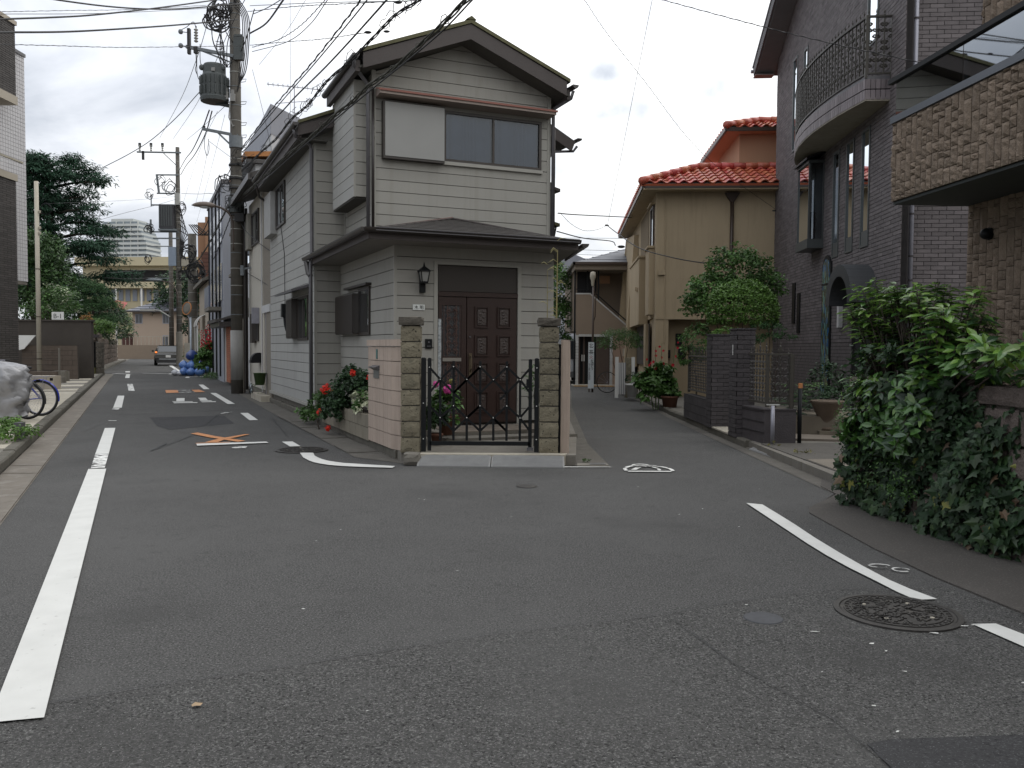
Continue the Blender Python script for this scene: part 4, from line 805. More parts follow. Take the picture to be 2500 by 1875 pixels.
for a,b_ in ((3.42,3.86),(2.50,2.97),(1.58,2.05)):
    w_=window(bb,fb,a,b_,3.36,5.54,M['frame_g'],1,.05,mat('pale_blind',(.16,.17,.17),.9),M['win_dark'],proud=.03); MB().prism([fb.P(a+.05,3.41,.0),fb.P(b_-.05,3.41,.0),fb.P(b_-.05,3.66,.0),fb.P(a+.05,3.66,.0)],fb.n*.02).build('sill_panel',M['frame_g'],w_)
for a,b_,c,d in ((7.04,7.46,6.36,8.64),(6.09,6.45,6.6,8.54),(1.30,1.90,7.0,9.3)): window(bb,fb,a,b_,c,d,M['frame_g'],1,.05,mat('pale_blind2',(.3,.32,.33),.9),M['win_dark'],proud=.03)
# projecting bay window
bw_=MB()
for (x0,y0,z0,x1,y1,z1) in ((-.36,4.52,3.66,.0,5.52,3.86),(-.34,4.54,3.86,-.30,4.58,5.5),(-.34,5.46,3.86,-.30,5.5,5.5),(-.04,4.54,3.86,.0,4.58,5.5),(-.36,4.52,5.5,0,5.52,5.56)): bw_.box(x0,y0,z0,x1,y1,z1)
bw_=bw_.build('bay_window',M['frame_g'],bb); MB().prism([(-.42,4.45,5.56),(-.42,5.6,5.56),(.0,5.6,5.70),(.0,4.45,5.70)],(0,0,.04)).build('hood',M['iron_b'],bw_)
MB().poly([(-.32,4.58,3.86),(-.32,5.46,3.86),(-.32,5.46,5.5),(-.32,4.58,5.5)]).build('pane',M['win_dark'],bw_); MB().poly([(-.30,4.56,3.86),(-.04,4.56,3.86),(-.04,4.56,5.5),(-.30,4.56,5.5)]).build('pane',M['win_dark'],bw_)
MB().box(-.04,4.62,3.88,-.03,5.4,5.48).build('blind',mat('teal_grey_blind',(.10,.13,.13),.8),bw_); MB().lathe([(.0,3.87),(.07,3.87),(.05,3.95),(.075,4.1),(.06,4.2),(.085,4.3),(.05,4.42),(.07,4.46),(.0,4.5)],(-.17,4.8,0),10).build('ornament',M['iron_b'],bw_,smooth=True)
# stained glass strip, arched top
def sg(): 
    m=bpy.data.materials.new('stained_glass'); m.use_nodes=True; t=m.node_tree; b=t.nodes['Principled BSDF']; b.inputs['Roughness'].default_value=.2
    tcn=t.nodes.new('ShaderNodeTexCoord'); mp=t.nodes.new('ShaderNodeMapping'); mp.inputs['Scale'].default_value=(1,5,2.2); t.links.new(tcn.outputs['Object'],mp.inputs[0])
    v=t.nodes.new('ShaderNodeTexVoronoi'); v.inputs['Scale'].default_value=3.2; t.links.new(mp.outputs[0],v.inputs['Vector']); r=t.nodes.new('ShaderNodeValToRGB'); E=r.color_ramp.elements; E[0].color=(.02,.05,.045,1); E[1].color=(.10,.22,.20,1); E[1].position=.9; q=E.new(.4); q.color=(.04,.06,.035,1); q=E.new(.65); q.color=(.02,.12,.28,1); q=E.new(.75); q.color=(.14,.16,.09,1)
    s=t.nodes.new('ShaderNodeSeparateColor'); t.links.new(v.outputs['Color'],s.inputs[0]); t.links.new(s.outputs[0],r.inputs[0]); t.links.new(r.outputs[0],b.inputs['Base Color']); return m
def archpts(a,b_,z0,z1,o,n=10):
    r=(b_-a)/2; c=(a+b_)/2; return [fb.P(a,z0,o),fb.P(b_,z0,o)]+[fb.P(c+r*math.cos(math.pi*k/n),z1-r+r*math.sin(math.pi*k/n),o) for k in range(n+1)]
sw=MB().prism(archpts(3.80,4.45,.44,3.46,.0),fb.n*.045).build('arched_window',M['iron_b'],bb); MB().prism(archpts(3.87,4.38,.5,3.38,.045),fb.n*.008).build('stained_glass',sg(),sw)
MB().prism([fb.P(3.87,2.83,.05),fb.P(4.38,2.83,.05),fb.P(4.38,2.86,.05),fb.P(3.87,2.86,.05)],fb.n*.02).build('bar',M['iron_b'],sw)
# barrel canopy over the door
M['canopyd']=mat('dark_canopy',(.035,.037,.04),.55,.15,6,.15,40)
bc=MB(); n=18; vs=[]; c_,zc=1.78,2.3
for o,r in ((.0,.80),(.48,.80),(.48,.56),(.0,.56)):
    for k in range(n+1): a=math.pi*k/n; vs.append(fb.P(c_+r*math.cos(a),zc+r*.92*math.sin(a),o))
bc.add(vs,[(j*(n+1)+k,j*(n+1)+k+1,(j+1)*(n+1)+k+1,(j+1)*(n+1)+k) for j in range(3) for k in range(n)]); bc.build('barrel_canopy',M['canopyd'],bb,smooth=False)
drb=MB().box(.04,1.12,.3,.12,2.44,2.95).build('door',M['black'],bb); MB().box(-.02,1.1,.1,.5,2.46,.3).build('doorstep',M['tile'],bb)
MB().box(-.10,3.0,1.9,-.02,3.12,2.4).build('porch_lamp',mat('white_lamp',(.5,.5,.5),.4),bb)
for (a,b_,c,d) in ((6.82,7.08,2.1,3.08),(6.34,6.58,1.85,2.80)): MB().prism([fb.P(a,c,.012),fb.P(b_,c,.012),fb.P(b_,d,.012),fb.P(a,d,.012)],fb.n*.03).build('relief_panel',M['iron_b'],bb)
# curved balcony
OS=[(.65,0),(.65,.42),(1.1,.51),(1.6,.60),(2.2,.67),(2.8,.72),(3.4,.73),(4.0,.70),(4.6,.62),(5.2,.50),(5.7,.36),(6.1,.20),(6.3,0)]
OS2=OS[:2]
for i in range(1,len(OS)-1):
    (a,b_),(c,d)=OS[i],OS[i+1]
    for k in (1,2,3): OS2.append((a+(c-a)*k/3,b_+(d-b_)*k/3))
bal=MB().prism([fb.P(s,5.72,o) for s,o in OS2],(0,0,.06)).build('balcony',mat('balcony_soffit',(.30,.27,.22),.85,.15,3,streak=.3),bb)
MB().prism([fb.P(s,6.08,o*.96) for s,o in OS2],(0,0,.06)).build('balcony_floor',M['pvc'],bb)
M['baltile']=mat('balcony_tile',(.17,.145,.15),.55,.2,6,.1,40,rnd=.2,streak=.3,streakcol=(.07,.06,.06))
def walk(path,step):
    out=[];acc=0
    for (a,b_),(c,d) in zip(path,path[1:]):
        L=math.hypot(c-a,d-b_); t=step-acc if acc else 0
        while t<L: out.append((a+(c-a)*t/L,b_+(d-b_)*t/L,(c-a)/L,(d-b_)/L)); t+=step
        acc=(L-(t-step)) 
        if acc>=step-1e-9: acc=0
    return out
wk=walk(OS2,.085)
for (s,o,ds,do) in wk:
    t_=(fb.d*ds+fb.n*do).normalized(); nn=Vector((t_.y,-t_.x,0))
    if nn.dot(fb.n)<0 and abs(ds)>.3: nn=-nn
    for z0,z1 in ((5.74,5.91),(5.92,6.09)): MB().obox(fb.P(s,(z0+z1)/2,o)+t_*.042,t_*.038,nn*.008,(0,0,(z1-z0)/2-.004)).build('balcony_tile',M['baltile'],bb)
rl_=MB()
def rail3(z,w_,h_): 
    b=MB()
    for (a,b_),(c,d) in zip(OS2,OS2[1:]): b.bar(fb.P(a,z,b_*.97),fb.P(c,z,d*.97),w_,h_)
    return b
M['bal_iron']=mat('balcony_iron',(.048,.043,.035),.5,.2,20,spec=.4)
R0=rail3(7.14,.05,.03).build('railing',M['bal_iron'],bb); rail3(6.18,.035,.025).build('bottom_rail',M['bal_iron'],bb)
wk=walk(OS2,.135)
for i,(s,o,ds,do) in enumerate(wk):
    b=MB(); p=fb.P(s,0,o*.97); t_=(fb.d*ds+fb.n*do).normalized(); b.bar(p+Vector((0,0,6.18)),p+Vector((0,0,7.14)),.022)
    if 1:
        for z in ((6.36,6.66,6.96) if i%2 else (6.46,6.86)):
            for sg_ in (-1,1): scroll(b,p+t_*.032*sg_+Vector((0,0,z+.045)),.034,sg_,1,t_,AZ,.0125,1.2,9); scroll(b,p+t_*.032*sg_+Vector((0,0,z-.045)),.034,sg_,-1,t_,AZ,.0125,1.2,9)
        b.lathe([(0,7.28),(.016,7.22),(.006,7.19),(.02,7.165),(.008,7.15)],(p.x,p.y,0),6)
    b.build('baluster',M['bal_iron'],bb)
for q in (1,0): MB().box(*(fb.P(OS[q][0],6.1,OS[q][1])-Vector((.02,.02,0))),*(fb.P(OS[q][0],7.16,OS[q][1])+Vector((.02,.02,0)))).build('railing_post',M['bal_iron'],bb)
# ================= RIGHT: BEIGE STONE HOUSE =================
M['splitst']=mat('split_stone',(.185,.142,.105),.9,.2,10,.7,70,rnd=.14,streak=.2,streakcol=(.13,.1,.075)); M['splitst_f']=mat('split_stone_far',(.185,.142,.105),.9,.2,10,.7,70,tint=True,streak=.2,streakcol=(.13,.1,.075)); M['stgap']=mat('stone_joint',(.06,.045,.033),.95)
bs_=thing('stone_house','beige split stone clad house with a glass balcony rail overhanging at right','house',(3.73,8.5,0),4.9)
rg=random.Random(21); ff=Fr((0,-6.5),90,True)
clad(bs_,ff,[(0,2.91),(6.5,2.91),(6.5,3.66),(0,3.66)],[],.12,.007,.02,'stone',M['splitst'],width=.092,cols=True,back=M['stgap'],near=(0,0,3),limit=190,rough=.3,rg=rg,stuffname='stonework',stm=M['splitst_f'])
fw2=Fr((.79,-6.5),90,True)
clad(bs_,fw2,[(0,.1),(6.48,.1),(6.48,2.9),(0,2.9)],[],.12,.007,.02,'stone',M['splitst'],width=.098,cols=True,back=M['stgap'],near=(0.8,0,2.2),limit=110,rough=.3,rg=rg,stuffname='stonework',stm=M['splitst_f'])
clad(bs_,Fr((.88,-6.5),90,True),[(0,3.6),(6.48,3.6),(6.48,6.2),(0,6.2)],[],.12,.007,.02,'stone',M['splitst'],width=.098,cols=True,back=M['stgap'],parts=False,rough=.3,rg=rg,stuffname='stonework',stm=M['splitst_f'])
MB().box(.9,-6.5,.1,5,-.02,6.2).build('wall',M['stgap'],bs_)
MB().box(.015,-6.5,2.88,.92,0,2.905).build('soffit',mat('dark_soffit',(.045,.05,.05),.8),bs_); MB().box(0.02,-.02,2.9,.8,0,3.66).build('wall_end',M['stgap'],bs_)
MB().box(-.03,-6.5,3.665,.12,.02,3.73).build('coping',mat('grey_metal',(.11,.12,.135),.4,.08,5,metal=.3),bs_)
gp=MB().box(-.02,-6.5,4.07,.035,.1,4.115).build('handrail',M['iron_b'],bs_)
for k in range(6): MB().box(.01,-6.5+1.083*k,3.73,.02,-6.5+1.083*(k+1)-.01,4.07).build('glass_panel',glassmat('rail_glass',(.22,.24,.26),.30),gp)
MB().box(.1,-6.5,3.6,.88,0,3.64).build('balcony_floor',M['conc'],bs_)
wlp=thing('security_lamp','small round dark lamp on the stone wall under the overhang','wall lamp',(3.73+.77+.026,8.5-.31,2.56),4.9); MB().ball((-.03,0,0),.055,12,8).build('dome',M['iron_b'],wlp,smooth=True); MB().lathe([(0,0),(.06,0),(.06,.02)],(-.01,0,0),12,'x').build('base',M['iron_b'],wlp)
# ================= IVY WALL, IVY AND SHRUB =================
M['granite']=mat('rough_granite',(.115,.092,.08),.95,.35,14,.8,60,rnd=.2,spots=[(30,.62,(.2,.17,.15),5),(6,.58,(.06,.05,.045),3)])
iw=thing('granite_wall','low rough brown granite block wall half buried in ivy at the right edge','wall',(3.47,5.82,0),5.5)
for r in range(4):
    y=-2.6+(r%2)*.12
    while y<2.3:
        L=R_.uniform(.28,.42); roughblock(MB(),.0,y,.0+.265*r,.22,min(y+L-.015,2.35),.265*r+.252,.022).build('granite_block',M['granite'],iw); y+=L
MB().box(.03,-2.6,0,.19,2.33,1.06).build('mortar',M['cap'],iw)
for k in range(8): roughblock(MB(),-.03,-2.6+.62*k,1.062,.25,-2.6+.62*k+.61,1.20,.012).build('coping_stone',M['granite'],iw)
def ivy_mesh(seed):
    rg=random.Random(seed); mb=MB(); pts=[(0,-.02),(.30,-.16),(.42,.10),(.30,.22),(.62,.42),(.26,.50),(.0,1.0),(-.26,.50),(-.62,.42),(-.30,.22),(-.42,.10),(-.30,-.16)]
    b=rg.uniform(-.12,.1); P=[Vector((x*rg.uniform(.85,1.1),y,-.25*abs(x)-b*y*y)) for x,y in pts]; vs=[Vector((0,.2,.03))]+P
    mb.add(vs,[(0,i,i%12+1) for i in range(1,13)]); return mb
def oval_mesh(seed):
    rg=random.Random(seed); mb=MB(); vs=[]; k=rg.uniform(.1,.35); f=rg.uniform(.12,.3)
    for i,(y,w_) in enumerate(((0,.02),(.2,.17),(.45,.23),(.7,.17),(.88,.08),(1,.0))):
        z=-k*y*y
        vs+=[(-w_,y,z+f*w_),(0,y,z),(w_,y,z+f*w_)]
    mb.add(vs,[(3*i+j,3*i+j+1,3*i+j+4,3*i+j+3) for i in range(5) for j in (0,1)]); return mb
def place(mb_src,p,nrm,up,s):
    nrm=nrm.normalized(); t=up-nrm*up.dot(nrm); t=t.normalized() if t.length>1e-4 else nrm.orthogonal().normalized(); x=t.cross(nrm); m_=Matrix((x,t,nrm)).transposed().to_4x4()*1; m_=Matrix.Translation(p)@m_@Matrix.Scale(s,4); return m_
def leafset(root,gens,samples,mats,nind,seed,cols):
    """samples: list of (point, normal, up, size, matindex); nearest nind become leaf objects, the rest one stuff mesh per material"""
    rg=random.Random(seed); ML=[g(i) for i,g in enumerate(gens)]; me={}
    st={}
    for i,(p,n,u,s,mi) in enumerate(samples):
        g=rg.randrange(len(ML)); mtx=place(None,p,n,u,s)
        if i<nind:
            if (g,mi) not in me: me[(g,mi)]=ML[g].mesh('leaf',mats[mi][0])
            o=bpy.data.objects.new('leaf',me[(g,mi)]); COL.objects.link(o); o.parent=root; o.matrix_local=mtx
        else:
            b=st.setdefault(mi,MB()); b.cur=rg.uniform(.6,1.4); b.add([mtx@Vector(v) for v in ML[g].v],ML[g].f)
    for mi,b in st.items(): b.build('leaves',mats[mi][1],root,tint=True,kind='stuff')
def lm2(n,c,**k): return (leafmat(n,c,rnd=.35,hue=.03,**k),leafmat(n+'_m',c,**k))
IV=[lm2('ivy_dark',(.017,.036,.015),trans=.06,rough=.5,spec=.2),lm2('ivy_mid',(.03,.060,.020),trans=.12,rough=.38),lm2('ivy_yellow',(.16,.17,.04),trans=.2),lm2('ivy_dead',(.09,.06,.035),trans=.1)]
rg=random.Random(31); S_=[]
for i in range(2900):
    y=rg.uniform(-.12,2.2); z=rg.betavariate(1.05,1.0)*1.22
    if y<.1 and z>1.05: continue
    bul=.10+.10*math.sin(y*3.1+1)*math.sin(z*4.2)+.04*math.exp(-((y-2.1)/.5)**2)+.05*math.sin(y*9+z*7)
    x=-bul-.10*rg.random()**2+.05
    if y>1.95: x+=(y-1.95)*1.1*rg.random()
    if y<.35: x+=(.35-y)*.35
    nn=Vector((-1,rg.uniform(-.6,.6)-.25,rg.uniform(-.1,.9))); up=Vector((rg.uniform(-.6,.3),rg.uniform(-.8,.8),rg.uniform(-1,.2)))
    S_.append((Vector((x,y,z)),nn,up,rg.uniform(.045,.105),0 if rg.random()<.62 else (1 if rg.random()<.90 else rg.choice((2,3,3)))))
S_.sort(key=lambda s:-s[3]/(Vector((3.4,5.8,1))+s[0]).length+s[0].x*.1)
iv=thing('ivy','dark green ivy covering the low granite wall at right','ivy',(3.47,5.82,0),5.5)
leafset(iv,[ivy_mesh]*5,S_,IV,300,5,None)
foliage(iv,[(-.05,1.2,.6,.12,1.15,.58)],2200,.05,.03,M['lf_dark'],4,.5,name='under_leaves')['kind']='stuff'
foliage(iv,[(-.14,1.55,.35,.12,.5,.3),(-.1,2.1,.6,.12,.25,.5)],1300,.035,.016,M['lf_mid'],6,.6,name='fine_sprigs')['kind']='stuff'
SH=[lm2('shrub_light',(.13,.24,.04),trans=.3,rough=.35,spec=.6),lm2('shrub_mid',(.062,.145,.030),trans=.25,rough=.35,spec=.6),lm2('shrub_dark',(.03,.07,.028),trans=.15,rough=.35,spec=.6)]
sh=thing('citrus_shrub','bright green shrub with large glossy leaves rising above the ivy','shrub',(3.47,5.82,0),5.5)
rg=random.Random(77); S_=[]; br=MB()
tips=[]
for i in range(190):
    y=rg.uniform(.55,2.12); top=2.08-.28*max(0,(1.25-y))-.25*max(0,y-2.3)+rg.uniform(-.10,.04); z=1.1+(top-1.1)*rg.random()**.55; x=rg.uniform(-.26,.40)
    tips.append((x,y,z))
for i in range(75): tips.append((rg.uniform(-.30,-.16),rg.uniform(.8,2.05),rg.uniform(.6,1.25)))
for i in range(30): tips.append((rg.uniform(-.25,.15),rg.uniform(-.35,.8),rg.uniform(1.22,1.5)+.1*rg.random()))
for x,y,z in tips:
    base=Vector((rg.uniform(-.05,.1),min(max(y,.7),2.1)*.7+.45,rg.uniform(.9,1.15))); tp=Vector((x,y,z)); d=(tp-base).normalized(); br.tube([base,(base+tp)/2+rvec(rg)*.04,tp],[.011,.007,.003],5)
    for k in range(rg.randint(8,13)):
        a=k*2.4+rg.random(); side=(d.orthogonal().normalized()); side=Matrix.Rotation(a,3,d)@side; up=(side*rg.uniform(.7,1.1)+d*rg.uniform(.15,.9)+Vector((0,0,.15))); nn=(d*.9-side*.25+Vector((0,0,.8))+rvec(rg)*.35)
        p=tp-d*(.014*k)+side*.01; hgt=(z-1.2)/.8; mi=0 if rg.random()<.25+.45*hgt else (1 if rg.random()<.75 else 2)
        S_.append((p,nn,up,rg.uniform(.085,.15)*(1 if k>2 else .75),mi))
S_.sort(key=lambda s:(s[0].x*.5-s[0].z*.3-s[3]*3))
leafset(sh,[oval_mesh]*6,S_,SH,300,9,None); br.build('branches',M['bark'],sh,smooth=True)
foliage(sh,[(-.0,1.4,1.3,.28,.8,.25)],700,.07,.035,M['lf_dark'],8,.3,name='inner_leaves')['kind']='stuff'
MB().tube([(.0,1.2,0),(.02,1.3,.6),(.03,1.45,1.1)],[.03,.025,.018],7).build('stem',M['bark'],sh)
# ================= RIGHT GARDEN FENCE =================
fw_=thing('brick_pier_wall','dark brick garden wall with two square piers and spear topped railings','garden wall',(3.4,12.2,0),0)
def piece(name,x0,y0,z0,x1,y1,z1,m,p): return MB().box(x0,y0,z0,x1,y1,z1).build(name,M[m],p)
def bricks_box(root,x0,y0,z0,x1,y1,z1,faces='LF',pitch=.071,w_=.21,m='brickd',nm='brick'):
    MB().box(x0+.01,y0+.01,z0,x1-.01,y1-.005,z1-.004).build('core',M['mortar'],root)
    if 'L' in faces: clad(root,Fr((x0+.01,y0),90,True),[(0,z0),(y1-y0,z0),(y1-y0,z1),(0,z1)],[],pitch,.008,.010,nm,M[m],width=w_)
    if 'F' in faces: clad(root,Fr((x0,y0+.01),0),[(0,z0),(x1-x0,z0),(x1-x0,z1),(0,z1)],[],pitch,.008,.010,nm,M[m],width=w_)
bricks_box(fw_,0.0,2.4,.1,.32,2.78,1.69); bricks_box(fw_,.01,.8,.1,.29,1.25,1.75)
MB().box(-.01,2.39,1.69,.33,2.79,1.71).box(0,.79,1.75,.3,1.26,1.77).build('pier_cap',M['brickd'],fw_)
bricks_box(fw_,.02,2.78,.1,.2,4.8,.57,'L',.15,.38,nm='block')
t2=MB().prism([(.11,.8,.1),(.21,0,.1),(.66,0,.1),(.66,.16,.1),(.36,.16,.1),(.27,.8,.1)],(0,0,.48)).build('low_wall',M['brickd'],fw_)
for r in range(3): 
    MB().bar((.205,.0,.26+.15*r),(.105,.79,.26+.15*r),.012,.010).build('joint',M['mortar'],fw_)
MB().prism([(.10,.8,.58),(.20,-.01,.58),(.67,-.01,.58),(.67,.17,.58),(.37,.17,.58),(.28,.8,.58)],(0,0,.02)).build('coping',M['brickd'],fw_)
M['fence_i']=mat('olive_iron',(.055,.05,.042),.5,.2,20); M['fence_c']=mat('pewter_casting',(.11,.105,.10),.3,.2,25,metal=.6)
def railing(root,p,q,z0,z1,n,posts=(),castings=True):
    p,q=Vector((*p,0)),Vector((*q,0)); t_=(q-p).normalized(); L=(q-p).length
    for z in (z0+.06,z1): MB().bar(p+AZ*z,q+AZ*z,.035,.03).build('rail',M['fence_i'],root)
    for k in posts: a=p+t_*L*k; MB().bar(a+AZ*z0,a+AZ*(z1),.045).build('post',M['fence_i'],root)
    for i in range(n):
        a=p+t_*(L*(i+.5)/n); b=MB(); tall=i%2; b.bar(a+AZ*(z0+.06),a+AZ*z1,.012); top=z1+(.20 if tall else .10)
        b.lathe([(0,top),(.010,top-.05),(.004,top-.07),(.016,top-.085),(.006,z1+.01)],(a.x,a.y,0),6)
        if tall: 
            for s in (-1,1): scroll(b,a+t_*.022*s+AZ*(z1+.05),.020,s,1,t_,AZ,.005,1.1,7)
        b.build('bar',M['fence_i'],root)
        if castings:
            c=MB(); zz_=z0+.12
            while zz_<z1-.05:
                for s in (-1,1): scroll(c,a+t_*.025*s+AZ*zz_,.024,s,1,t_,AZ,.006,1.0,7)
                c.ball((a.x,a.y,zz_+.055),.016,6,4,(1,1,1.4)); zz_+=.105
            c.build('casting',M['fence_c'],root)
railing(fw_,(.10,2.8),(.10,4.75),.60,1.31,14,(0.02,.98)); railing(fw_,(.20,.78),(.27,.08),.62,1.38,6,(.98,)); railing(fw_,(.27,.08),(.62,.08),.62,1.38,3,(1,)); 
MB().bar((.60,.05,.6),(.60,.05,1.38),.05).build('post',M['fence_i'],fw_)
piece('threshold',.02,1.25,.1,.6,2.4,.125,'conc_l',fw_)
MB().box(-.004,.98,1.36,.0,1.02,1.52).build('plate',M['paint'],fw_)
st_=thing('steel_bollard','short grey steel post with a cross bar in front of the low dark wall','post',(3.66,11.98,.1)); MB().tube([(0,0,0),(0,0,.56)],.028,10).build('post',M['silverpipe'],st_,smooth=True); MB().bar((-.09,0,.575),(.09,0,.575),.014).build('cross_bar',M['paint'],st_); MB().lathe([(.06,0),(.05,.02)],n=10).build('base',M['conc'],st_)
st_=thing('black_post','thin black post with an orange tip by the garden steps','post',(4.12,12.22,.1)); MB().tube([(0,0,0),(0,0,.80)],.03,8).build('post',M['iron_b'],st_,smooth=True); MB().box(-.025,-.025,.80,.025,.025,.87).build('tip',M['orange'],st_)
gs=thing('garden_steps','beige concrete garden steps leading to the brick building door','steps',(4.4,13.4,.1)); M['stepc']=mat('step_concrete',(.17,.145,.11),.85,.15,4,.2,40,streak=.25)
MB().slab([(.0,.2),(1.1,-.2),(1.6,1.4),(.1,2.2)],0,.30).build('terrace',M['stepc'],gs); MB().slab([(.62,-.6),(1.4,-.5),(1.4,-.1),(.7,-.1)],0,.12).build('step',M['stepc'],gs); MB().slab([(-.35,-.75),(.55,-.9),(.6,-.3),(-.3,.1)],0,.035).build('step',M['tile'],gs)
cp=thing('stone_urn','wide flared brown stone urn standing on the garden steps','urn',(4.98,13.5,.18)); MB().lathe([(.0,.0),(.13,.0),(.12,.05),(.08,.07),(.14,.2),(.24,.42),(.27,.46),(.25,.47),(.22,.43)],n=20).build('bowl',mat('urn_stone',(.12,.09,.065),.85,.2,6,.3,40),cp,smooth=True); MB().box(-.17,-.17,-.1,.17,.17,.0).build('base',M['stepc'],cp)
def plant(name,label,cat,loc,blobs,n,L,W,m,seed,stems=True,group=None,**k):
    t=thing(name,label,cat,loc,0,group); foliage(t,blobs,n,L,W,m,seed,**k)
    if stems: limbs(t,(0,0,0),[(b[0]*.8,b[1]*.8,b[2]) for b in blobs],.03*max(.4,blobs[0][3]),.006,'stem',seed)
    return t
plant('topiary_bush','clipped dome shaped green bush above the two dark piers','bush',(4.42,16.5,.1),[(0,0,2.06,.64,.6,.60)],15000,.05,.028,M['lf_bright'],41,shell=.98,clump=.055,cl=.45,jag=.2)
plant('garden_tree','loose light green tree behind the dome shaped bush','tree',(4.5,17.6,.1),[(.1,.1,3.0,.62,.6,.42),(-.45,0,2.5,.45,.5,.4),(.65,.1,2.6,.4,.4,.5),(-.75,-.1,2.2,.28,.4,.3),(.0,0,2.3,.8,.5,.6)],5200,.085,.055,M['lf_mid'],42,shell=.7,clump=.16,simple=False)
plant('camellia','glossy dark camellia with pale tips beside the left dark pier','shrub',(3.68,17.0,.1),[(0,0,1.45,.3,.35,.38),(-.1,0,1.15,.25,.3,.3)],1500,.06,.035,M['lf_mid'],43,simple=False)
plant('small_bush','small bright green bush peeping over the left dark pier','bush',(3.95,15.9,.1),[(0,0,1.58,.28,.25,.17),(-.15,0,1.45,.2,.2,.2)],1100,.05,.025,M['lf_bright'],44)
plant('low_conifer','flat dark green branch spreading right of the dome bush','shrub',(4.95,16.0,.1),[(0,0,1.55,.42,.3,.1),(-.2,0,1.75,.3,.3,.1)],1100,.06,.02,M['lf_pine'],45)
def fronds(t,n,L,W,m,seed,h=.3,segs=7,name='fronds',spread=1.):
    rg=random.Random(seed); mb=MB()
    for i in range(n):
        a=rg.uniform(0,6.28); d=Vector((math.cos(a),math.sin(a),0))*spread; LL=L*rg.uniform(.7,1.1); pts=[Vector((0,0,0))+d*LL*(k/segs)+AZ*(h*math.sin(math.pi*.62*k/segs)*rg.uniform(.95,1.05)) for k in range(segs+1)]; mb.cur=rg.uniform(.6,1.4)
        s=Vector((-math.sin(a),math.cos(a),0))
        for k in range(1,segs+1):
            for sg_ in (-1,1):
                w_=W*(1-(k/segs)**2*.7); leaf2(mb,pts[k],AZ+s*.3*sg_,s*sg_+d*.5-AZ*.3,w_,w_*.3)
    return mb.build(name,m,t,tint=True)
t=thing('fern','dark fern clump behind the black post','fern',(4.65,13.9,.35)); fronds(t,26,.5,.13,M['lf_dark'],1)
t=thing('fern','feathery fern behind the railing corner with pale green fronds','fern',(4.55,13.55,.55)); fronds(t,16,.42,.12,M['lf_mid'],2,.38); limbs(t,(0,0,-.45),[(0,0,0)],.02,.015,'stem',2)
t=thing('fern','larger fern clump in front of the stained glass window','fern',(5.1,14.6,.40)); fronds(t,30,.55,.15,M['lf_dark'],3,.35)
for k,(x,y) in enumerate(((4.35,13.0),(4.75,15.2))): pass
plant('garden_shrub','dark shrub filling the corner below the arched canopy','shrub',(5.6,15.2,.1),[(0,0,.6,.4,.5,.5),(.2,-.5,.5,.4,.4,.4)],1200,.07,.04,M['lf_dark'],46)
# moss tufts on kerbs
def tuft(x,y,z,r,label,m='lf_mid',n=140,seed=1,L=.05):
    t=thing('weed',label,'weed',(x,y,z)); foliage(t,[(0,0,.02,r,r,r*.5)],n,L,L*.35,M[m],seed,shell=.3,name='leaves'); return t
tuft(3.78,11.0,.1,.12,'small weed tuft behind the long grey kerb ramp','lf_yel',90,3,.035); tuft(.93,10.75,.02,.07,'small weed growing at the pink wall foot by the side street','lf_mid',80,4,.03); tuft(3.62,11.85,.1,.10,'dry weeds around the grey steel post foot','lf_yel',60,5,.03)
# ================= RIGHT STREET: TAN HOUSE =================
M['tan']=mat('tan_render',(.37,.295,.195),.9,.10,1.2,.15,60,streak=.35,streakcol=(.24,.19,.125)); M['tan2']=mat('peach_render',(.42,.25,.155),.9,.06,2)
M['rtile']=mat('red_roof_tile',(.36,.075,.042),.45,.15,5,.1,30,rnd=.18,hue=.03,spec=.5); M['bpipe']=mat('brown_pipe',(.045,.03,.022),.4)
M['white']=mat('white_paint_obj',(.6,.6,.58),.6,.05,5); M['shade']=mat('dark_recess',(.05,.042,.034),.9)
th=thing('tan_house','tan rendered house with bright red roof tiles beyond the dark garden wall','house',(3.95,23.72,-.187),-3.6); th.scale=(1.129,)*3   # stands just behind the brick building's far corner
# front
MB().box(0,0,2.22,5.2,8.6,5.30).build('wall',M['tan'],th); MB().box(.05,.5,0,5.2,8.6,2.22).build('wall',M['tan'],th); MB().box(0.0,.0,0,.32,.55,2.22).build('corner_wall',M['tan'],th)
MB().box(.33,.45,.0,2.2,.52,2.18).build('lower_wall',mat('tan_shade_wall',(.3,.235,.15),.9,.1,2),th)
MB().box(.0,-.02,2.17,5.2,.0,2.24).build('band',M['tan'],th); MB().tube([(.55,-.03,2.45),(5,-.03,2.45)],.02,6).build('conduit',M['tan'],th); MB().tube([(.20,-.02,5.1),(.22,-.03,2.9),(.22,-.03,1.6)],.016,6).build('conduit',M['tan'],th)
MB().box(.05,-.06,3.25,.22,.0,3.37).build('junction_box',M['tan'],th)
for x,z,h,w_ in ((.55,1.55,.28,.16),(.30,1.22,.2,.12),(.62,1.2,.25,.14)): MB().box(x,.36,z,x+w_,.44,z+h).build('meter',M['black'],th)
dp=MB().tube([(1.80,-.05,5.0),(1.80,-.05,2.24)],.045,8).build('downspout',M['bpipe'],th,smooth=True); MB().add([(1.62,-.12,5.22),(1.98,-.12,5.22),(1.98,.0,5.22),(1.62,.0,5.22),(1.76,-.09,5.0),(1.84,-.09,5.0),(1.84,-.01,5.0),(1.76,-.01,5.0)],[(0,1,5,4),(1,2,6,5),(2,3,7,6),(3,0,4,7),(0,3,2,1)]).build('hopper',M['bpipe'],dp)
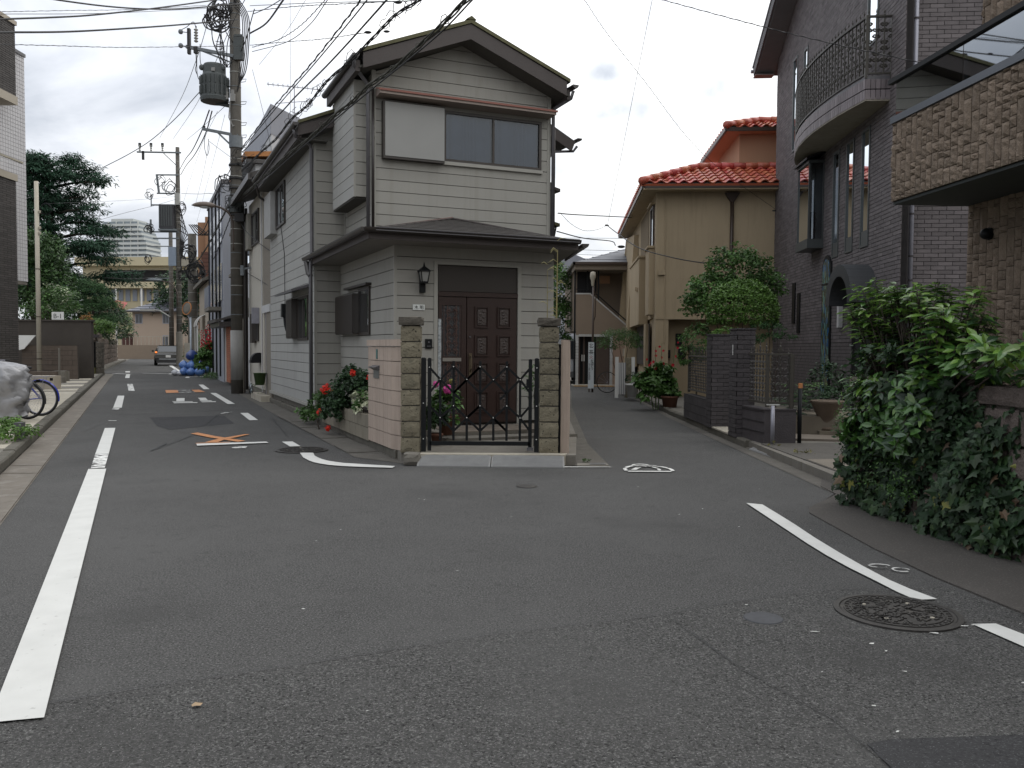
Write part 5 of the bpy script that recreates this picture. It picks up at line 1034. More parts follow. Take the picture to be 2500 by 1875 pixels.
MB().box(-.32,-.42,5.28,5.3,-.34,5.40).build('gutter',M['bpipe'],th); MB().box(-.36,-.4,5.25,5.2,8.8,5.29).build('soffit',M['tan'],th); MB().box(-.40,-.4,5.28,-.34,8.9,5.40).build('gutter',M['bpipe'],th)
# left flank: bay with window, balcony parapet, slanting buttress
MB().box(-.14,.35,2.3,0,1.25,3.95).build('bay_slab',M['tan'],th); fl_=Fr((0,0),90,True)
window(th,fl_,.45,1.15,3.98,5.02,M['bpipe'],1,.05,None,M['glassdark'],proud=.05); MB().box(-.18,.3,3.95,.0,1.3,4.0).build('ledge',M['tan'],th); MB().box(-.12,.35,5.03,0,1.25,5.07).build('hood',M['tan'],th)
MB().box(-.012,1.9,3.9,.0,4.3,5.15).build('balcony_recess_shade',mat('tan_recess_shade',(.17,.13,.08),.9),th)  # flat plate in darker tan, the shade of a recess painted on
MB().box(-.24,2.0,2.1,.0,5.2,3.88).build('balcony_parapet',M['tan'],th); MB().box(-.27,1.95,3.88,.0,5.25,3.93).build('coping',M['tan'],th)
MB().box(-.28,2.3,3.0,-.24,2.42,3.1).box(-.28,2.8,3.05,-.24,2.92,3.15).build('vent_hood',M['tan'],th)
MB().prism([(-.14,5.2,4.9),(-.14,8.6,5.2),(-.14,8.6,0),(-.22,5.9,0),(-.22,5.2,2.1)],(.14,0,0)).build('buttress',M['tan'],th)
MB().prism([(-.14,8.55,5.2),(-.55,8.55,0),(.0,8.55,0),(.0,8.55,5.2)],(0,.3,0)).build('buttress',M['tan'],th)
MB().prism([(-.14,5.25,4.7),(-.40,5.25,.9),(.0,5.25,.9),(.0,5.25,4.7)],(0,.25,0)).build('buttress',M['tan'],th)
MB().box(-.02,1.3,1.0,.0,5.2,2.1).build('porch_recess_shade',M['shade'],th); MB().box(-.10,1.5,0,.0,2.0,2.1).build('porch_pier',M['tan'],th)  # thin dark plate on the wall stands for shade inside the porch
# tiled roofs
def tile_mesh(w_=.28,l=.32):
    b=MB(); n=6; vs=[]
    for j,(y,dz) in enumerate(((0,.03),(l,.0))):
        for k in range(n+1):
            x=w_*(k/n); vs.append((x-w_/2,y,dz+.035*math.sin(2*math.pi*k/n)))
    vs+=[(v[0],v[1]+.005,v[2]-.03) for v in vs[:n+1]]
    b.add(vs,[(k,k+1,n+2+k,n+1+k) for k in range(n)]+[(k+1,k,2*n+2+k,2*n+3+k) for k in range(n)]); return b.mesh('roof_tile',M['rtile'])
TM=tile_mesh()
def tileroof(root,o,ax,up,W,rows,xfun,m=TM,name='roof'):
    ax=Vector(ax).normalized(); up=Vector(up).normalized(); nn=ax.cross(up); o=Vector(o)
    pts=[o,o+ax*W]+[o+ax*xfun(rows)[1]+up*rows*.28,o+ax*xfun(rows)[0]+up*rows*.28]
    r=MB().prism([p-nn*.03 for p in pts],-nn*.05).build(name,M['rtile'],root)
    rot=Matrix((ax,up,nn)).transposed().to_4x4()
    for j in range(rows):
        a,b_=xfun(j+.5); k=0; x=a+.14
        while x<b_:
            ob=bpy.data.objects.new('roof_tile',m); COL.objects.link(ob); ob.parent=r; ob.matrix_local=Matrix.Translation(o+ax*x+up*(j*.28))@rot; x+=.27
    return r
def hipcap(root,p,q,n):
    p,q=Vector(p),Vector(q)
    for k in range(n):
        a=p.lerp(q,k/n); b_=p.lerp(q,(k+1.08)/n); MB().tube([a,b_],[.10,.085],8).build('ridge_tile',M['rtile'],root,smooth=True)
r1=tileroof(th,(-.42,-.45,5.40),(1,0,0),(0,1,.42),5.8,6,lambda j:(j*.28*.92,5.8))
tileroof(th,(-.42,9.0,5.40),(0,-1,0),(1,0,.42),9.4,6,lambda j:(j*.28,9.4-j*.28*.92))
hipcap(r1,(-.42,-.45,5.44),(1.15,1.12,6.1),6); hipcap(r1,(1.15,1.12,6.1),(5.3,1.12,6.1),14)
MB().box(1.1,1.1,5.9,5.3,7.8,6.08).build('roof_deck',M['rtile'],th)
MB().box(2.25,1.5,5.9,5.5,4.6,7.02).build('tower_wall',M['tan2'],th); MB().add([(1.86,1.1,7.0),(5.6,1.1,7.0),(5.6,5.2,7.0),(1.86,5.2,7.0)],[(0,1,2,3)]).build('tower_soffit',M['tan2'],th); MB().box(1.82,1.06,6.98,5.6,1.12,7.08).build('gutter',M['bpipe'],th); MB().box(1.80,1.06,6.98,1.86,5.2,7.08).build('gutter',M['bpipe'],th)
r3=tileroof(th,(1.82,1.05,7.08),(1,0,0),(0,1,.36),3.8,4,lambda j:(j*.28*.9,3.8)); tileroof(th,(1.82,5.2,7.08),(0,-1,0),(1,0,.36),4.1,4,lambda j:(j*.28*.9,4.1-j*.28*.9)); hipcap(r3,(1.82,1.05,7.12),(2.85,2.08,7.5),4); hipcap(r3,(2.85,2.08,7.5),(5.5,2.08,7.5),8)
def hollyhock(name,label,loc,h,r,nst,seed,pm,nb=900,lean=.0,fl=14,fz=.45):
    t=thing(name,label,'flowering plant',loc); rg=random.Random(seed); st=MB(); f=MB()
    foliage(t,[(0,0,h*.28,r,r*.8,h*.30),(r*.2,0,h*.45,r*.6,r*.5,h*.2)],nb,.14,.12,M['lf_mid'],seed,shell=.5,simple=False,name='leaves')
    for i in range(nst):
        x,y=rg.uniform(-r*.7,r*.7),rg.uniform(-r*.4,r*.4); hh=h*rg.uniform(.75,1.0); tx=x*1.25
        st.tube([(x*.4,y*.4,0),(x,y,hh*.5),(tx,y,hh)],[.015,.011,.004],5)
        for k in range(fl):
            q=fz+(1-fz)*(k+rg.random())/fl; p=Vector((x+(tx-x)*q,y,hh*q))+Vector((rg.uniform(-.06,.06),rg.uniform(-.07,.02),0)); s=.05*(1.3-q*.7)
            nn=Vector((rg.uniform(-1,1),-1,rg.uniform(-.2,.6))).normalized(); a=nn.orthogonal().normalized(); b_=nn.cross(a)
            f.add([p]+[p+(a*math.cos(c*1.2566)+b_*math.sin(c*1.2566))*s+nn*s*.35 for c in range(5)],[(0,c+1,(c+1)%5+1) for c in range(5)])
    st.build('stem',M['lf_mid'] if 0 else mat('green_stem',(.09,.14,.05),.7),t); f.build('flowers',pm,t,tint=True,kind='stuff'); return t
hollyhock('hollyhock','red hollyhocks over broad leaves at the foot of the tan house',(3.4,20.1,.02),1.65,.5,4,51,M['dred'],1500,fl=4,fz=.6)
pt=thing('terracotta_pot','wide terracotta pot half hidden under the hollyhock leaves','pot',(3.65,19.75,.08)); MB().lathe([(0,0),(.15,0),(.19,.24),(.21,.24),(.21,.28),(.17,.28),(.15,.2)],n=16).build('pot',mat('terracotta',(.13,.06,.04),.8,.15,8),pt,smooth=True); foliage(pt,[(0,0,.35,.2,.2,.12)],160,.09,.06,M['lf_mid'],5,name='leaves')
pt=thing('white_pot','white plastic pot with a dark leafy plant by the pale gate post','pot',(3.32,23.6,.1)); MB().lathe([(0,0),(.13,0),(.18,.34),(.20,.34),(.20,.38),(.16,.38),(.14,.3)],n=16).build('pot',M['white'],pt,smooth=True); foliage(pt,[(0,0,.5,.18,.18,.16)],260,.07,.03,M['lf_dark'],6,name='leaves')
# gate of the next lot
gg=thing('white_gate','pale grey gate between posts before the stair apartment','gate',(2.92,24.2,.05)); 
for x in (0,.46): MB().box(x,0,0,x+.09,.09,1.16).build('post',M['white'],gg)
MB().box(.09,.03,.1,.30,.05,1.0).build('panel',mat('gate_grey',(.2,.2,.21),.6),gg)
for k in range(4): MB().box(.10+.05*k,.02,.1,.12+.05*k,.06,1.0).build('bar',M['white'],gg)
clad_p=thing('block_pier','mossy stone pier between the white gate posts','pier',(3.22,24.3,.05))
for k in range(6): roughblock(MB(),0,0,.19*k+.005,.16,.2,.19*k+.185,.008).build('stone_block',M['oya'],clad_p)
# ================= STAIR APARTMENT =================
M['grey_st']=mat('taupe_render',(.21,.165,.125),.9,.08,2,.15,60); M['wtile']=mat('white_small_tile',(.42,.42,.41),.4,.08,5,rnd=.08); M['ytile']=mat('ochre_tile',(.36,.22,.09),.5,.2,8,rnd=.2)
ap=thing('stair_apartment','two storey taupe apartment with an outside stair and dark hipped roof','building',(2.35,33,0),0)
MB().box(.15,1.2,2.15,6.5,8,4.6).build('wall',M['grey_st'],ap); MB().box(.1,.0,1.95,.62,.1,3.52).build('parapet',M['grey_st'],ap)
MB().prism([(.62,0,1.95),(.62,0,3.52),(2.35,0,2.05),(2.35,0,1.95)],(0,.1,0)).build('stair_parapet',M['grey_st'],ap)
MB().box(.08,-.01,3.52,.66,.11,3.57).build('coping',M['wtile'],ap); MB().bar((.66,.05,3.52),(2.35,.05,2.08),.12,.05).build('stair_coping',M['wtile'],ap); MB().bar((.66,.05,3.72),(2.35,.05,2.25),.05,.04).build('handrail',M['iron_b'],ap)
for (x0,x1) in ((.10,.20),(1.42,1.52)):
    for k in range(17): MB().box(x0,-.01,.05+.113*k,x1,.12,.155+.113*k).build('tile',M['wtile'],ap)
for k in range(15): MB().box(.205+.083*k,-.01,1.90,.28+.083*k,.1,1.99).build('tile',M['wtile'],ap)
for k in range(12): MB().box(1.55+.075*k,1.19,2.20,1.618+.075*k,1.2,2.42).build('tile',M['wtile'],ap)
MB().box(.2,.3,.05,1.45,.34,1.92).build('entrance',M['black'],ap)
for x0,x1 in ((.22,.27),(.40,.46),(.9,1.42)): MB().box(x0,.2,.05,x1,.28,1.9).build('door_leaf',mat('brown_door',(.07,.05,.04),.6),ap)
for x in (.34,.42): MB().box(x,.16,.95,x+.03,.2,1.2).build('door_handle',M['white'],ap)
MB().box(1.52,.02,.05,4,.2,1.95).build('wall',mat('pink_tan_render',(.30,.215,.16),.9,.08,2),ap); MB().box(1.9,-.04,1.15,2.5,.02,1.45).build('notice_panel',M['conc_l'],ap)
MB().box(-.05,-.6,.0,1.9,.3,.05).build('platform',M['conc_l'],ap)
for k in range(24): MB().box(.0+.075*k,-.615,.0,.07+.075*k,-.6,.045).build('tile',M['ytile'],ap)
MB().add([(-.05,-.6,4.68),(6.6,-.6,4.68),(6.6,4,6.4),(3.4,3.0,5.9),(-.05,8,4.68)],[(0,1,2,3),(0,3,4)]).build('roof',mat('slate_blue_roof',(.10,.105,.12),.55,.2,5,.1,20),ap)
for k in range(9):
    f=k/9; MB().bar((-.05+3.4*f,-.6+3.6*f,4.69+1.22*f),(6.6,-.6+4.6*f*.8,4.69+1.4*f),.03,.02).build('roof_course',M['pvc'],ap)
MB().box(-.08,-.65,4.6,6.6,-.55,4.70).build('gutter',M['bpipe'],ap); MB().box(-.08,-.65,4.6,.0,8,4.70).build('gutter',M['bpipe'],ap); MB().box(0,-.55,4.42,6.6,1.2,4.6).build('fascia',mat('taupe_fascia',(.17,.14,.11),.8),ap)
for x in (.02,.50,.92): MB().box(x,.02,2.0 if x>.1 else 0,x+.06,.08,4.45).build('post',M['iron_b'],ap)
MB().bar((.1,.05,3.72),(.6,.05,3.72),.03).build('railing',M['iron_b'],ap)
for k in range(4): MB().box(.14+.12*k,.04,3.57,.155+.12*k,.06,3.72).build('rail_bar',M['iron_b'],ap)
MB().box(.15,.25,3.5,.9,.3,4.4).build('dark_landing',M['black'],ap); MB().box(1.1,1.05,4.02,1.5,1.2,4.32).build('vent_box',M['tan2'],ap)
# vertical wooden notice on a post
M['sign_w']=mat('sign_white',(.60,.65,.68),.6,.08,8,streak=.2)
sp=thing('lamp_post','slim dark pole with a round lamp head in front of the stair apartment','lamp post',(2.66,28.3,0)); MB().tube([(0,0,0),(0,0,3.5)],.035,8).build('pole',M['bpipe'],sp,smooth=True); MB().lathe([(.0,3.98),(.08,3.95),(.1,3.8),(.06,3.68),(.04,3.5)],(-.02,0,0),12).build('lamp_head',M['conc_l'],sp,smooth=True); MB().tube([(.0,0,2.3),(.07,0,2.5),(.08,0,3.2),(.0,0,3.4)],.018,6).build('conduit',M['bpipe'],sp)
sg_=thing('notice_board','tall narrow white board with black and red brush writing tied to the lamp pole','sign',(2.60,28.2,.13)); MB().box(-.095,-.012,0,.095,.012,1.52).build('board',M['sign_w'],sg_)
M['inkr']=mat('ink_red',(.35,.03,.02),.6)
text('北\n二\n長',.15,(-.0,-.014,1.36),(rad(90),0,0),M['ink'],sg_,sp=.75); text('火',.14,(.0,-.014,.98),(rad(90),0,0),M['inkr'],sg_); text('を\n消\nそ\nう',.12,(.03,-.014,.86),(rad(90),0,0),M['ink'],sg_,sp=.7); text('も\nう\n一\n度\nた\nし\nか\nめ\n消\n防\n部',.07,(-.055,-.014,.78),(rad(90),0,0),M['ink'],sg_,sp=.72)
MB().box(-.1,-.016,1.17,.1,-.012,1.18).build('wire_tie',M['iron_b'],sg_); MB().box(-.08,-.01,-.12,-.04,.01,0).build('foot',M['bpipe'],sg_)
# car and greenery beyond
M['carsil']=mat('car_silver',(.33,.34,.35),.3,.05,4,metal=.6,spec=.6); M['tyre']=mat('tyre',(.02,.02,.02),.8,.1,20); M['carglass']=mat('car_glass',(.02,.024,.028),.08,.05,4,spec=.8); M['plastic']=mat('black_plastic',(.03,.03,.032),.6)
def car(name,label,loc,rz,W,Hh,L,body,prof,green,lit=False,detail=True):
    """prof: side outline (y,z) of body, green: (y,z) of the greenhouse; rear at y=0"""
    t=thing(name,label,'car',loc,rz); hw=W/2
    def loft(P,w0,w1,nm,m,z0,z1):
        b=MB(); n=len(P)
        def wd(z): f=max(0,min(1,(z-z0)/(z1-z0))); return w0+(w1-w0)*f**1.5
        A=[(-wd(z),y,z) for y,z in P]; B=[(wd(z),y,z) for y,z in P]; A2=[(-wd(z)*.93,y+(.04 if y<L/2 else -.04),z) for y,z in P]; B2=[(wd(z)*.93,y+(.04 if y<L/2 else -.04),z) for y,z in P]
        b.add(A+[(x*.9,y,z) for x,y,z in A]+[(x*.9,y,z) for x,y,z in B]+B,[(i,(i+1)%n,n+(i+1)%n,n+i) for i in range(n)]+[(n+i,n+(i+1)%n,2*n+(i+1)%n,2*n+i) for i in range(n)]+[(2*n+i,2*n+(i+1)%n,3*n+(i+1)%n,3*n+i) for i in range(n)]+[tuple(range(n)),tuple(range(3*n,4*n))])
        return b.build(nm,m,t,smooth=False)
    bd=loft(prof,hw,hw*.93,'body',body,.5,1.0); loft(green,hw*.90,hw*.72,'cabin',M['carglass'],.95,Hh)
    g2=[p for p in green if p[1]>Hh-.12]; MB().box(-hw*.70,min(p[0] for p in g2)+.05,Hh-.03,hw*.70,max(p[0] for p in g2),Hh+.015).build('roof',body,t)
    for x in (-1,1):
        MB().bar((x*hw*.80,green[0][0]+.02,.98),(x*hw*.70,green[1][0]+.02,Hh-.03),.10,.06).build('pillar',body,t)
        for y in (.75,L-.85):
            wt=MB().lathe([(.20,-.11),(.31,-.11),(.335,-.06),(.335,.06),(.31,.11),(.20,.11)],(x*(hw-.10),y,.335),20,'x').build('wheel',M['tyre'],t); MB().lathe([(0,x*.112),(.20,x*.112),(.21,x*.10)],(x*(hw-.10),y,.335),12,'x').build('rim',M['carsil'],wt)
        MB().box(x*(hw+.09)-.07,L-1.75,.98,x*(hw+.09)+.07,L-1.65,1.12).build('mirror',body,t)
    return t
t=car('parked_suv','grey car with its orange indicator lit at the far end of the street',(-24.9,62.0,0),23,1.84,1.46,4.3,mat('car_grey',(.07,.068,.065),.25,.05,4,metal=.6,spec=.6),[(0.08,.35),(0,.55),(.02,.80),(.10,1.0),(1.2,1.02),(3.0,.98),(4.1,.80),(4.3,.6),(4.25,.3),(3.9,.22),(.4,.22)],[(.12,.98),(.62,1.42),(1.2,1.46),(2.2,1.42),(3.05,.98)])
MB().add([(-.62,.10,1.01),(.62,.10,1.01),(.52,.50,1.36),(-.52,.50,1.36)],[(0,1,2,3)]).build('rear_window',M['carglass'],t); MB().box(-.80,-.03,.22,.80,.06,.50).build('bumper',M['plastic'],t); MB().box(-.62,-.035,.44,.62,-.02,.53).build('bumper_trim',M['carsil'],t); MB().box(-.75,-.005,.80,.75,.06,.88).build('tailgate_trim',M['carsil'],t)
MB().box(-.17,-.04,.60,.17,-.02,.77).build('number_plate',M['white'],t)
em=bpy.data.materials.new('indicator_lit'); em.use_nodes=True; em.node_tree.nodes['Principled BSDF'].inputs['Base Color'].default_value=(.8,.15,.03,1); em.node_tree.nodes['Principled BSDF'].inputs['Emission Color'].default_value=(1,.28,.05,1); em.node_tree.nodes['Principled BSDF'].inputs['Emission Strength'].default_value=1.1
MB().box(-.88,-.02,.93,-.74,.08,1.03).build('tail_light',em,t); MB().box(.66,-.02,.92,.90,.08,1.06).build('tail_light',M['red'],t); MB().prism([(-.88,.03,1.06),(-.74,.03,1.06),(-.70,.22,1.26),(-.78,.24,1.26)],(0,.05,0)).build('light_strip',M['red'],t); MB().prism([(.88,.03,1.06),(.74,.03,1.06),(.70,.22,1.26),(.78,.24,1.26)],(0,.05,0)).build('light_strip',M['red'],t)
t=car('parked_van','silver car parked beside the stair apartment seen past the pink wall end',(2.0,39.2,0),180,1.75,1.75,4.2,M['carsil'],[(0,.3),(0,.8),(.3,.98),(4.1,1.0),(4.2,.5),(4.1,.25)],[(.35,.98),(1.0,1.68),(1.3,1.75),(3.9,1.75),(4.15,1.0)])
MB().box(-.8,-.02,.35,.8,.03,.5).build('bumper',M['plastic'],t); MB().box(-.6,-.02,.6,.6,.03,.68).build('grille',M['plastic'],t)
bk=None
plant('street_tree','green tree rising between the cream house and the stair apartment','tree',(1.55,36.5,0),[(0,0,4.0,.9,.8,1.2),(.2,0,2.6,.95,.8,1.1),(.0,0,5.0,.5,.5,.5),(.3,0,1.5,.7,.6,.8)],9000,.12,.07,M['lf_mid'],61,shell=.75)
plant('maple_bush','feathery green maple spreading over the white gate','tree',(3.45,26.6,0),[(-.15,0,1.75,.65,.5,.32),(.2,0,1.6,.5,.5,.3),(-.5,0,1.5,.3,.3,.15)],3800,.07,.02,M['lf_mid'],62)
wr=thing('hoop','thin black bicycle wheel showing beside the white gate','bicycle wheel',(2.98,26.8,.05)); MB().lathe([(.31,-.015),(.335,0),(.31,.015)],(0,0,.34),32,'y').build('tyre',M['tyre'],wr)
for k in range(12): a=k*.5236; MB().bar((0,0,.34),(.31*math.cos(a),0,.34+.31*math.sin(a)),.004).build('spoke',M['silverpipe'],wr)
# bamboo canes by the right pillar
bo=thing('bamboo','two thin bare bamboo canes standing behind the right gate pillar','bamboo',(.56,11.15,.1)); b=MB(); rg=random.Random(4); b.tube([(0,0,0),(.01,0,1.3),(.02,0,2.62)],[.017,.015,.006],6); b.tube([(-.11,0,0),(-.105,0,1.5),(-.11,0,2.35)],[.008,.007,.003],5); b.build('cane',mat('bamboo_cane',(.20,.17,.07),.6,.2,10),bo)
b=MB()
for k in range(20):
    z=1.7+.05*k*rg.uniform(.9,1.1); s=rg.choice((-1,1)); x0=.015 if k%4 else -.108; b.tube([(x0,0,z),(x0+s*.05,-.01,z+.035),(x0+s*rg.uniform(.07,.13),-.02,z+rg.uniform(-.02,.03))],[.003,.005,.001],4)
b.build('leaves',mat('bamboo_dry',(.30,.27,.12),.7),bo)
# pots and flowers inside the gate, geraniums in the bed
def flowers(parent,pts,s,m,seed,name='flowers'):
    rg=random.Random(seed); f=MB()
    for p,r,n in pts:
        for k in range(n):
            q=Vector(p)+rvec(rg)*r*rg.random()**.4; nn=(q-Vector(p)+Vector((0,-.02,.01))).normalized(); a=nn.orthogonal().normalized(); b_=nn.cross(a); f.cur=rg.uniform(.7,1.3); f.add([q]+[q+(a*math.cos(c*1.2566)+b_*math.sin(c*1.2566))*s+nn*s*.2 for c in range(5)],[(0,c+1,(c+1)%5+1) for c in range(5)])
    f.build(name,m,parent,tint=True,kind='stuff')
def potted(loc,label,h,r,seed,z=.0,pot='terracotta',big=False):
    t=thing('potted_plant',label,'potted plant',loc); MB().lathe([(0,0),(r*.7,0),(r,h),(r*1.1,h),(r*1.1,h+.03),(r*.9,h+.03),(r*.8,h-.03)],n=14).build('pot',bpy.data.materials[pot],t,smooth=True); return t
t=potted((-.92,12.05,.22),'tall hydrangea in a terracotta pot with magenta and pink flower heads',.24,.12,1); foliage(t,[(0,0,.42,.22,.2,.22),(-.1,0,.2,.2,.18,.2)],520,.10,.07,M['lf_mid'],71,shell=.5,simple=False,name='leaves'); flowers(t,[((.02,-.12,.64),.07,60),((-.14,-.1,.72),.045,30)],.018,M['magenta'],3); flowers(t,[((.08,-.08,.76),.04,24)],.016,M['lf_yel'],4)
t=potted((-1.02,11.6,.13),'small terracotta pot with dark leaves just behind the gate',.12,.08,2); foliage(t,[(0,0,.35,.14,.12,.26)],420,.07,.045,M['lf_dark'],72,shell=.4,simple=False,name='leaves')
t=thing('side_shrub','thin green sprigs beside the right gate pillar inside the gate','shrub',(.30,11.5,.13)); foliage(t,[(0,0,.7,.09,.12,.4)],200,.08,.025,M['lf_mid'],73,name='leaves'); limbs(t,(0,0,0),[(0,0,1)],.008,.003,'stem',3)
def bush_on(u_,v_,z,label,blobs,n,L,W,m,seed,cat='shrub',name='geranium'):
    x,y=hl(v_,u_); t=thing(name,label,cat,(x,y,z),23.6); foliage(t,blobs,n,L,W,m,seed,shell=.6,simple=False,name='leaves'); limbs(t,(0,0,0),[(b[0]*.7,b[1]*.7,b[2]) for b in blobs],.014,.005,'stem',seed); return t
t=bush_on(.9,-.45,.25,'dark leafy geranium spilling over the planter wall with a red bloom on top',[(0,0,.55,.28,.42,.33),(-.2,.2,.15,.24,.42,.32),(.05,-.45,.5,.2,.3,.25)],3000,.065,.06,M['lf_dark'],81); flowers(t,[((-.15,-.62,.80),.05,30),((-.38,.15,-.12),.045,26)],.02,M['red'],5)
t=bush_on(-.35,-.35,.4,'tall geranium stem with one red bloom against the pink wall',[(0,0,.6,.1,.14,.28),(0,.1,.25,.15,.2,.25)],520,.05,.045,M['lf_mid'],82); flowers(t,[((-.10,.12,.58),.055,34)],.022,M['red'],6)
t=bush_on(-.2,-.55,.35,'variegated plant with cream edged leaves beside the pink wall',[(-.02,0,.22,.13,.32,.22)],330,.06,.05,M['varieg'],83,name='variegated_plant'); foliage(t,[(0,0,.2,.13,.3,.24)],260,.06,.05,M['lf_mid'],84,shell=.5,name='leaves')
t=bush_on(2.25,-.5,.3,'light green leafy plant with a cluster of red blooms at the bed corner',[(0,.1,.22,.22,.4,.2),(-.1,.6,.1,.2,.3,.2)],900,.08,.03,M['lf_mid'],85); flowers(t,[((-.16,-.25,.42),.10,70),((-.16,-.05,.38),.07,44)],.022,M['red'],7)
t=bush_on(2.2,-.75,.0,'low green plant with a red bloom hanging low over the planter wall',[(-.05,.1,.2,.12,.2,.12)],160,.05,.03,M['lf_mid'],86); flowers(t,[((-.05,-.3,.32),.06,40)],.02,M['red'],8)
t=thing('weed','leafy green weeds around the downspout foot at the corner kerb','weed',(*hl(-.75,3.3),.08)); foliage(t,[(0,0,.10,.22,.35,.14),(.1,-.3,.06,.15,.2,.1)],520,.06,.035,M['lf_mid'],87,shell=.4,name='leaves')
t=thing('weed','small weeds at the foot of the white street wall by the flower pot','weed',(-5.6,21.7,.1)); foliage(t,[(0,0,.05,.2,.3,.08)],160,.06,.03,M['lf_mid'],88,shell=.4,name='leaves')
# ================= LEFT STREET, RIGHT-HAND ROW =================
M['cream2']=mat('cream_stucco',(.42,.40,.35),.9,.06,2,.15,60,streak=.12,streakcol=(.28,.26,.22)); M['greyw']=mat('grey_panel',(.26,.27,.30),.6,.08,1.5,streak=.15); M['whitew']=mat('white_wall',(.45,.455,.46),.7,.06,2,streak=.15); M['pebble']=mat('pebbledash',(.20,.18,.15),.95,.3,40,.5,90)
M['orbrick']=mat('orange_brick',(.30,.11,.06),.85,.2,6,.2,50,rnd=.15); M['orroof']=mat('orange_roof',(.38,.16,.05),.6,.15,8)
W0=(-6.19,22.04)
def row(name,label,s,cat='house',off=0.):
    a=rad(23.6); return thing(name,label,cat,(W0[0]-s*math.sin(a)+off*math.cos(a),W0[1]+s*math.cos(a)+off*math.sin(a),0),23.6)
FW=Fr((0,0),90,True)
c=row('cream_house','narrow cream stucco house behind the large utility pole',.06)
MB().box(.0,0,.0,6,.95,2.35).box(0,0,2.5,6,1.5,6.0).build('wall',M['pebble'],c); MB().box(.03,1.5,.25,6,4.9,5.75).build('wall',M['cream2'],c); MB().box(.05,1.5,0,6,4.9,.25).build('foundation',M['conc'],c)
MB().box(-.03,.05,2.35,.03,1.5,2.55).build('lintel',M['whitew'],c); MB().box(.12,.1,.12,.2,1.45,2.35).build('door',mat('wood_door',(.24,.11,.05),.6,.2,3),c); MB().box(.0,.95,.1,.06,1.06,2.35).build('door_post',M['silverpipe'],c); MB().box(.02,.02,.1,.1,.25,1.3).build('gate_leaf',mat('blue_grey_gate',(.08,.10,.125),.6),c)
window(c,Fr((.03,0),90,True),2.4,3.95,4.4,5.35,M['alum_d'],2,.05,None,M['glassdark'],proud=.05); MB().box(-.12,3.95,4.35,.03,4.6,5.4).build('shutter_box',mat('shutter_beige',(.24,.23,.2),.7),c)
w_=window(c,Fr((.03,0),90,True),2.6,3.3,1.6,2.35,M['alum_d'],1,.04,None,M['glassdark'],proud=.04); MB().box(-.10,3.25,1.55,.03,3.75,2.4).build('shutter_box',M['alum_d'],c); MB().box(-.16,2.55,2.1,.03,2.8,2.55).build('light_box',M['silverpipe'],c)
MB().lathe([(.0,-.2),(.22,-.2),(.22,.2),(.0,.2)],(-.02,2.4,1.05),12,'y',a0=rad(0),a1=rad(180)).build('letter_box',M['iron_b'],c); MB().box(-.25,2.2,.98,0.03,2.6,1.06).build('letter_shelf',M['iron_b'],c)
MB().prism([(-.5,-.0,5.72),(-.5,0,5.85),(3,0,7.2),(3,0,7.05)],(0,4.95,0)).build('roof',M['slate'],c); MB().box(-.55,0,5.68,-.45,4.95,5.84).build('gutter',M['gutt'],c); MB().tube([(-.05,4.98,5.7),(-.05,4.98,.1)],.05,8).build('downspout',M['gutt'],c); MB().tube([(-.03,1.52,5.9),(-.03,1.52,.2)],.02,6).build('downspout',M['whitew'],c)
MB().box(-.25,.15,0,0,2.2,.16).build('doorstep',M['conc_l'],c)
t=thing('potted_plant','green agave like plant in a tall pot on the white doorstep','potted plant',(-6.72,22.8,.12)); MB().lathe([(0,0),(.12,0),(.17,.32),(.19,.32),(.15,.3)],n=12).build('pot',M['lf_dark'] if 0 else mat('green_pot',(.05,.09,.03),.6),t,smooth=True); fronds(t,18,.3,.06,M['lf_mid'],9,.32); t.children[1].location=(0,0,.3)
for k,(dx,dy) in enumerate(((0,0),)):
    t=thing('water_bottle','clear plastic water bottle on the white doorstep beside the potted plant','bottle',(-7.2,23.6,.16)); MB().lathe([(0,0),(.05,0),(.055,.15),(.05,.22),(.018,.27),(.018,.30),(0,.30)],n=10).build('bottle',glassmat('bottle_plastic',(.75,.8,.82),.1),t,smooth=True); MB().lathe([(.02,.285),(.02,.31),(0,.31)],n=8).build('cap',M['white'],t)
w2=row('white_house','white walled house with an orange roof edge behind the utility pole',5.05,off=.25)
MB().box(0,0,0,5,4.2,7.25).build('wall',M['whitew'],w2); MB().prism([(-.35,-.2,7.25),(-.35,-.2,7.40),(3,-.2,7.75),(3,-.2,7.6)],(0,4.6,0)).build('roof',M['orroof'],w2); MB().box(-.3,-.15,7.1,3,4.4,7.2).build('soffit',M['gutt'],w2)
window(w2,FW,1.2,2.2,4.1,5.2,M['alum_d'],1,.06,None,M['glassdark'],proud=.06); MB().box(-.45,2.2,3.85,0,4.0,3.95).build('window_hood',M['conc'],w2); MB().box(-.42,3.0,5.3,0,4.0,5.4).build('window_hood',M['conc'],w2); MB().box(-.25,2.9,4.6,0,3.5,5.2).build('air_box',M['greyw'],w2)
MB().tube([(-.12,1.6,2.4),(-.12,1.6,3.0),(-.12,2.0,3.1),(-.12,2.0,2.7)],.08,8).build('vent_pipe',mat('cream_pipe',(.42,.40,.34),.5),w2,smooth=True); MB().tube([(-.1,2.6,2.5),(-.1,2.6,2.95)],.08,8).build('vent_pipe',M['whitew'],w2)
g_=row('garage','low garage with orange brick end wall and a small tiled roof behind the pole',9.6,'garage',off=-.1)
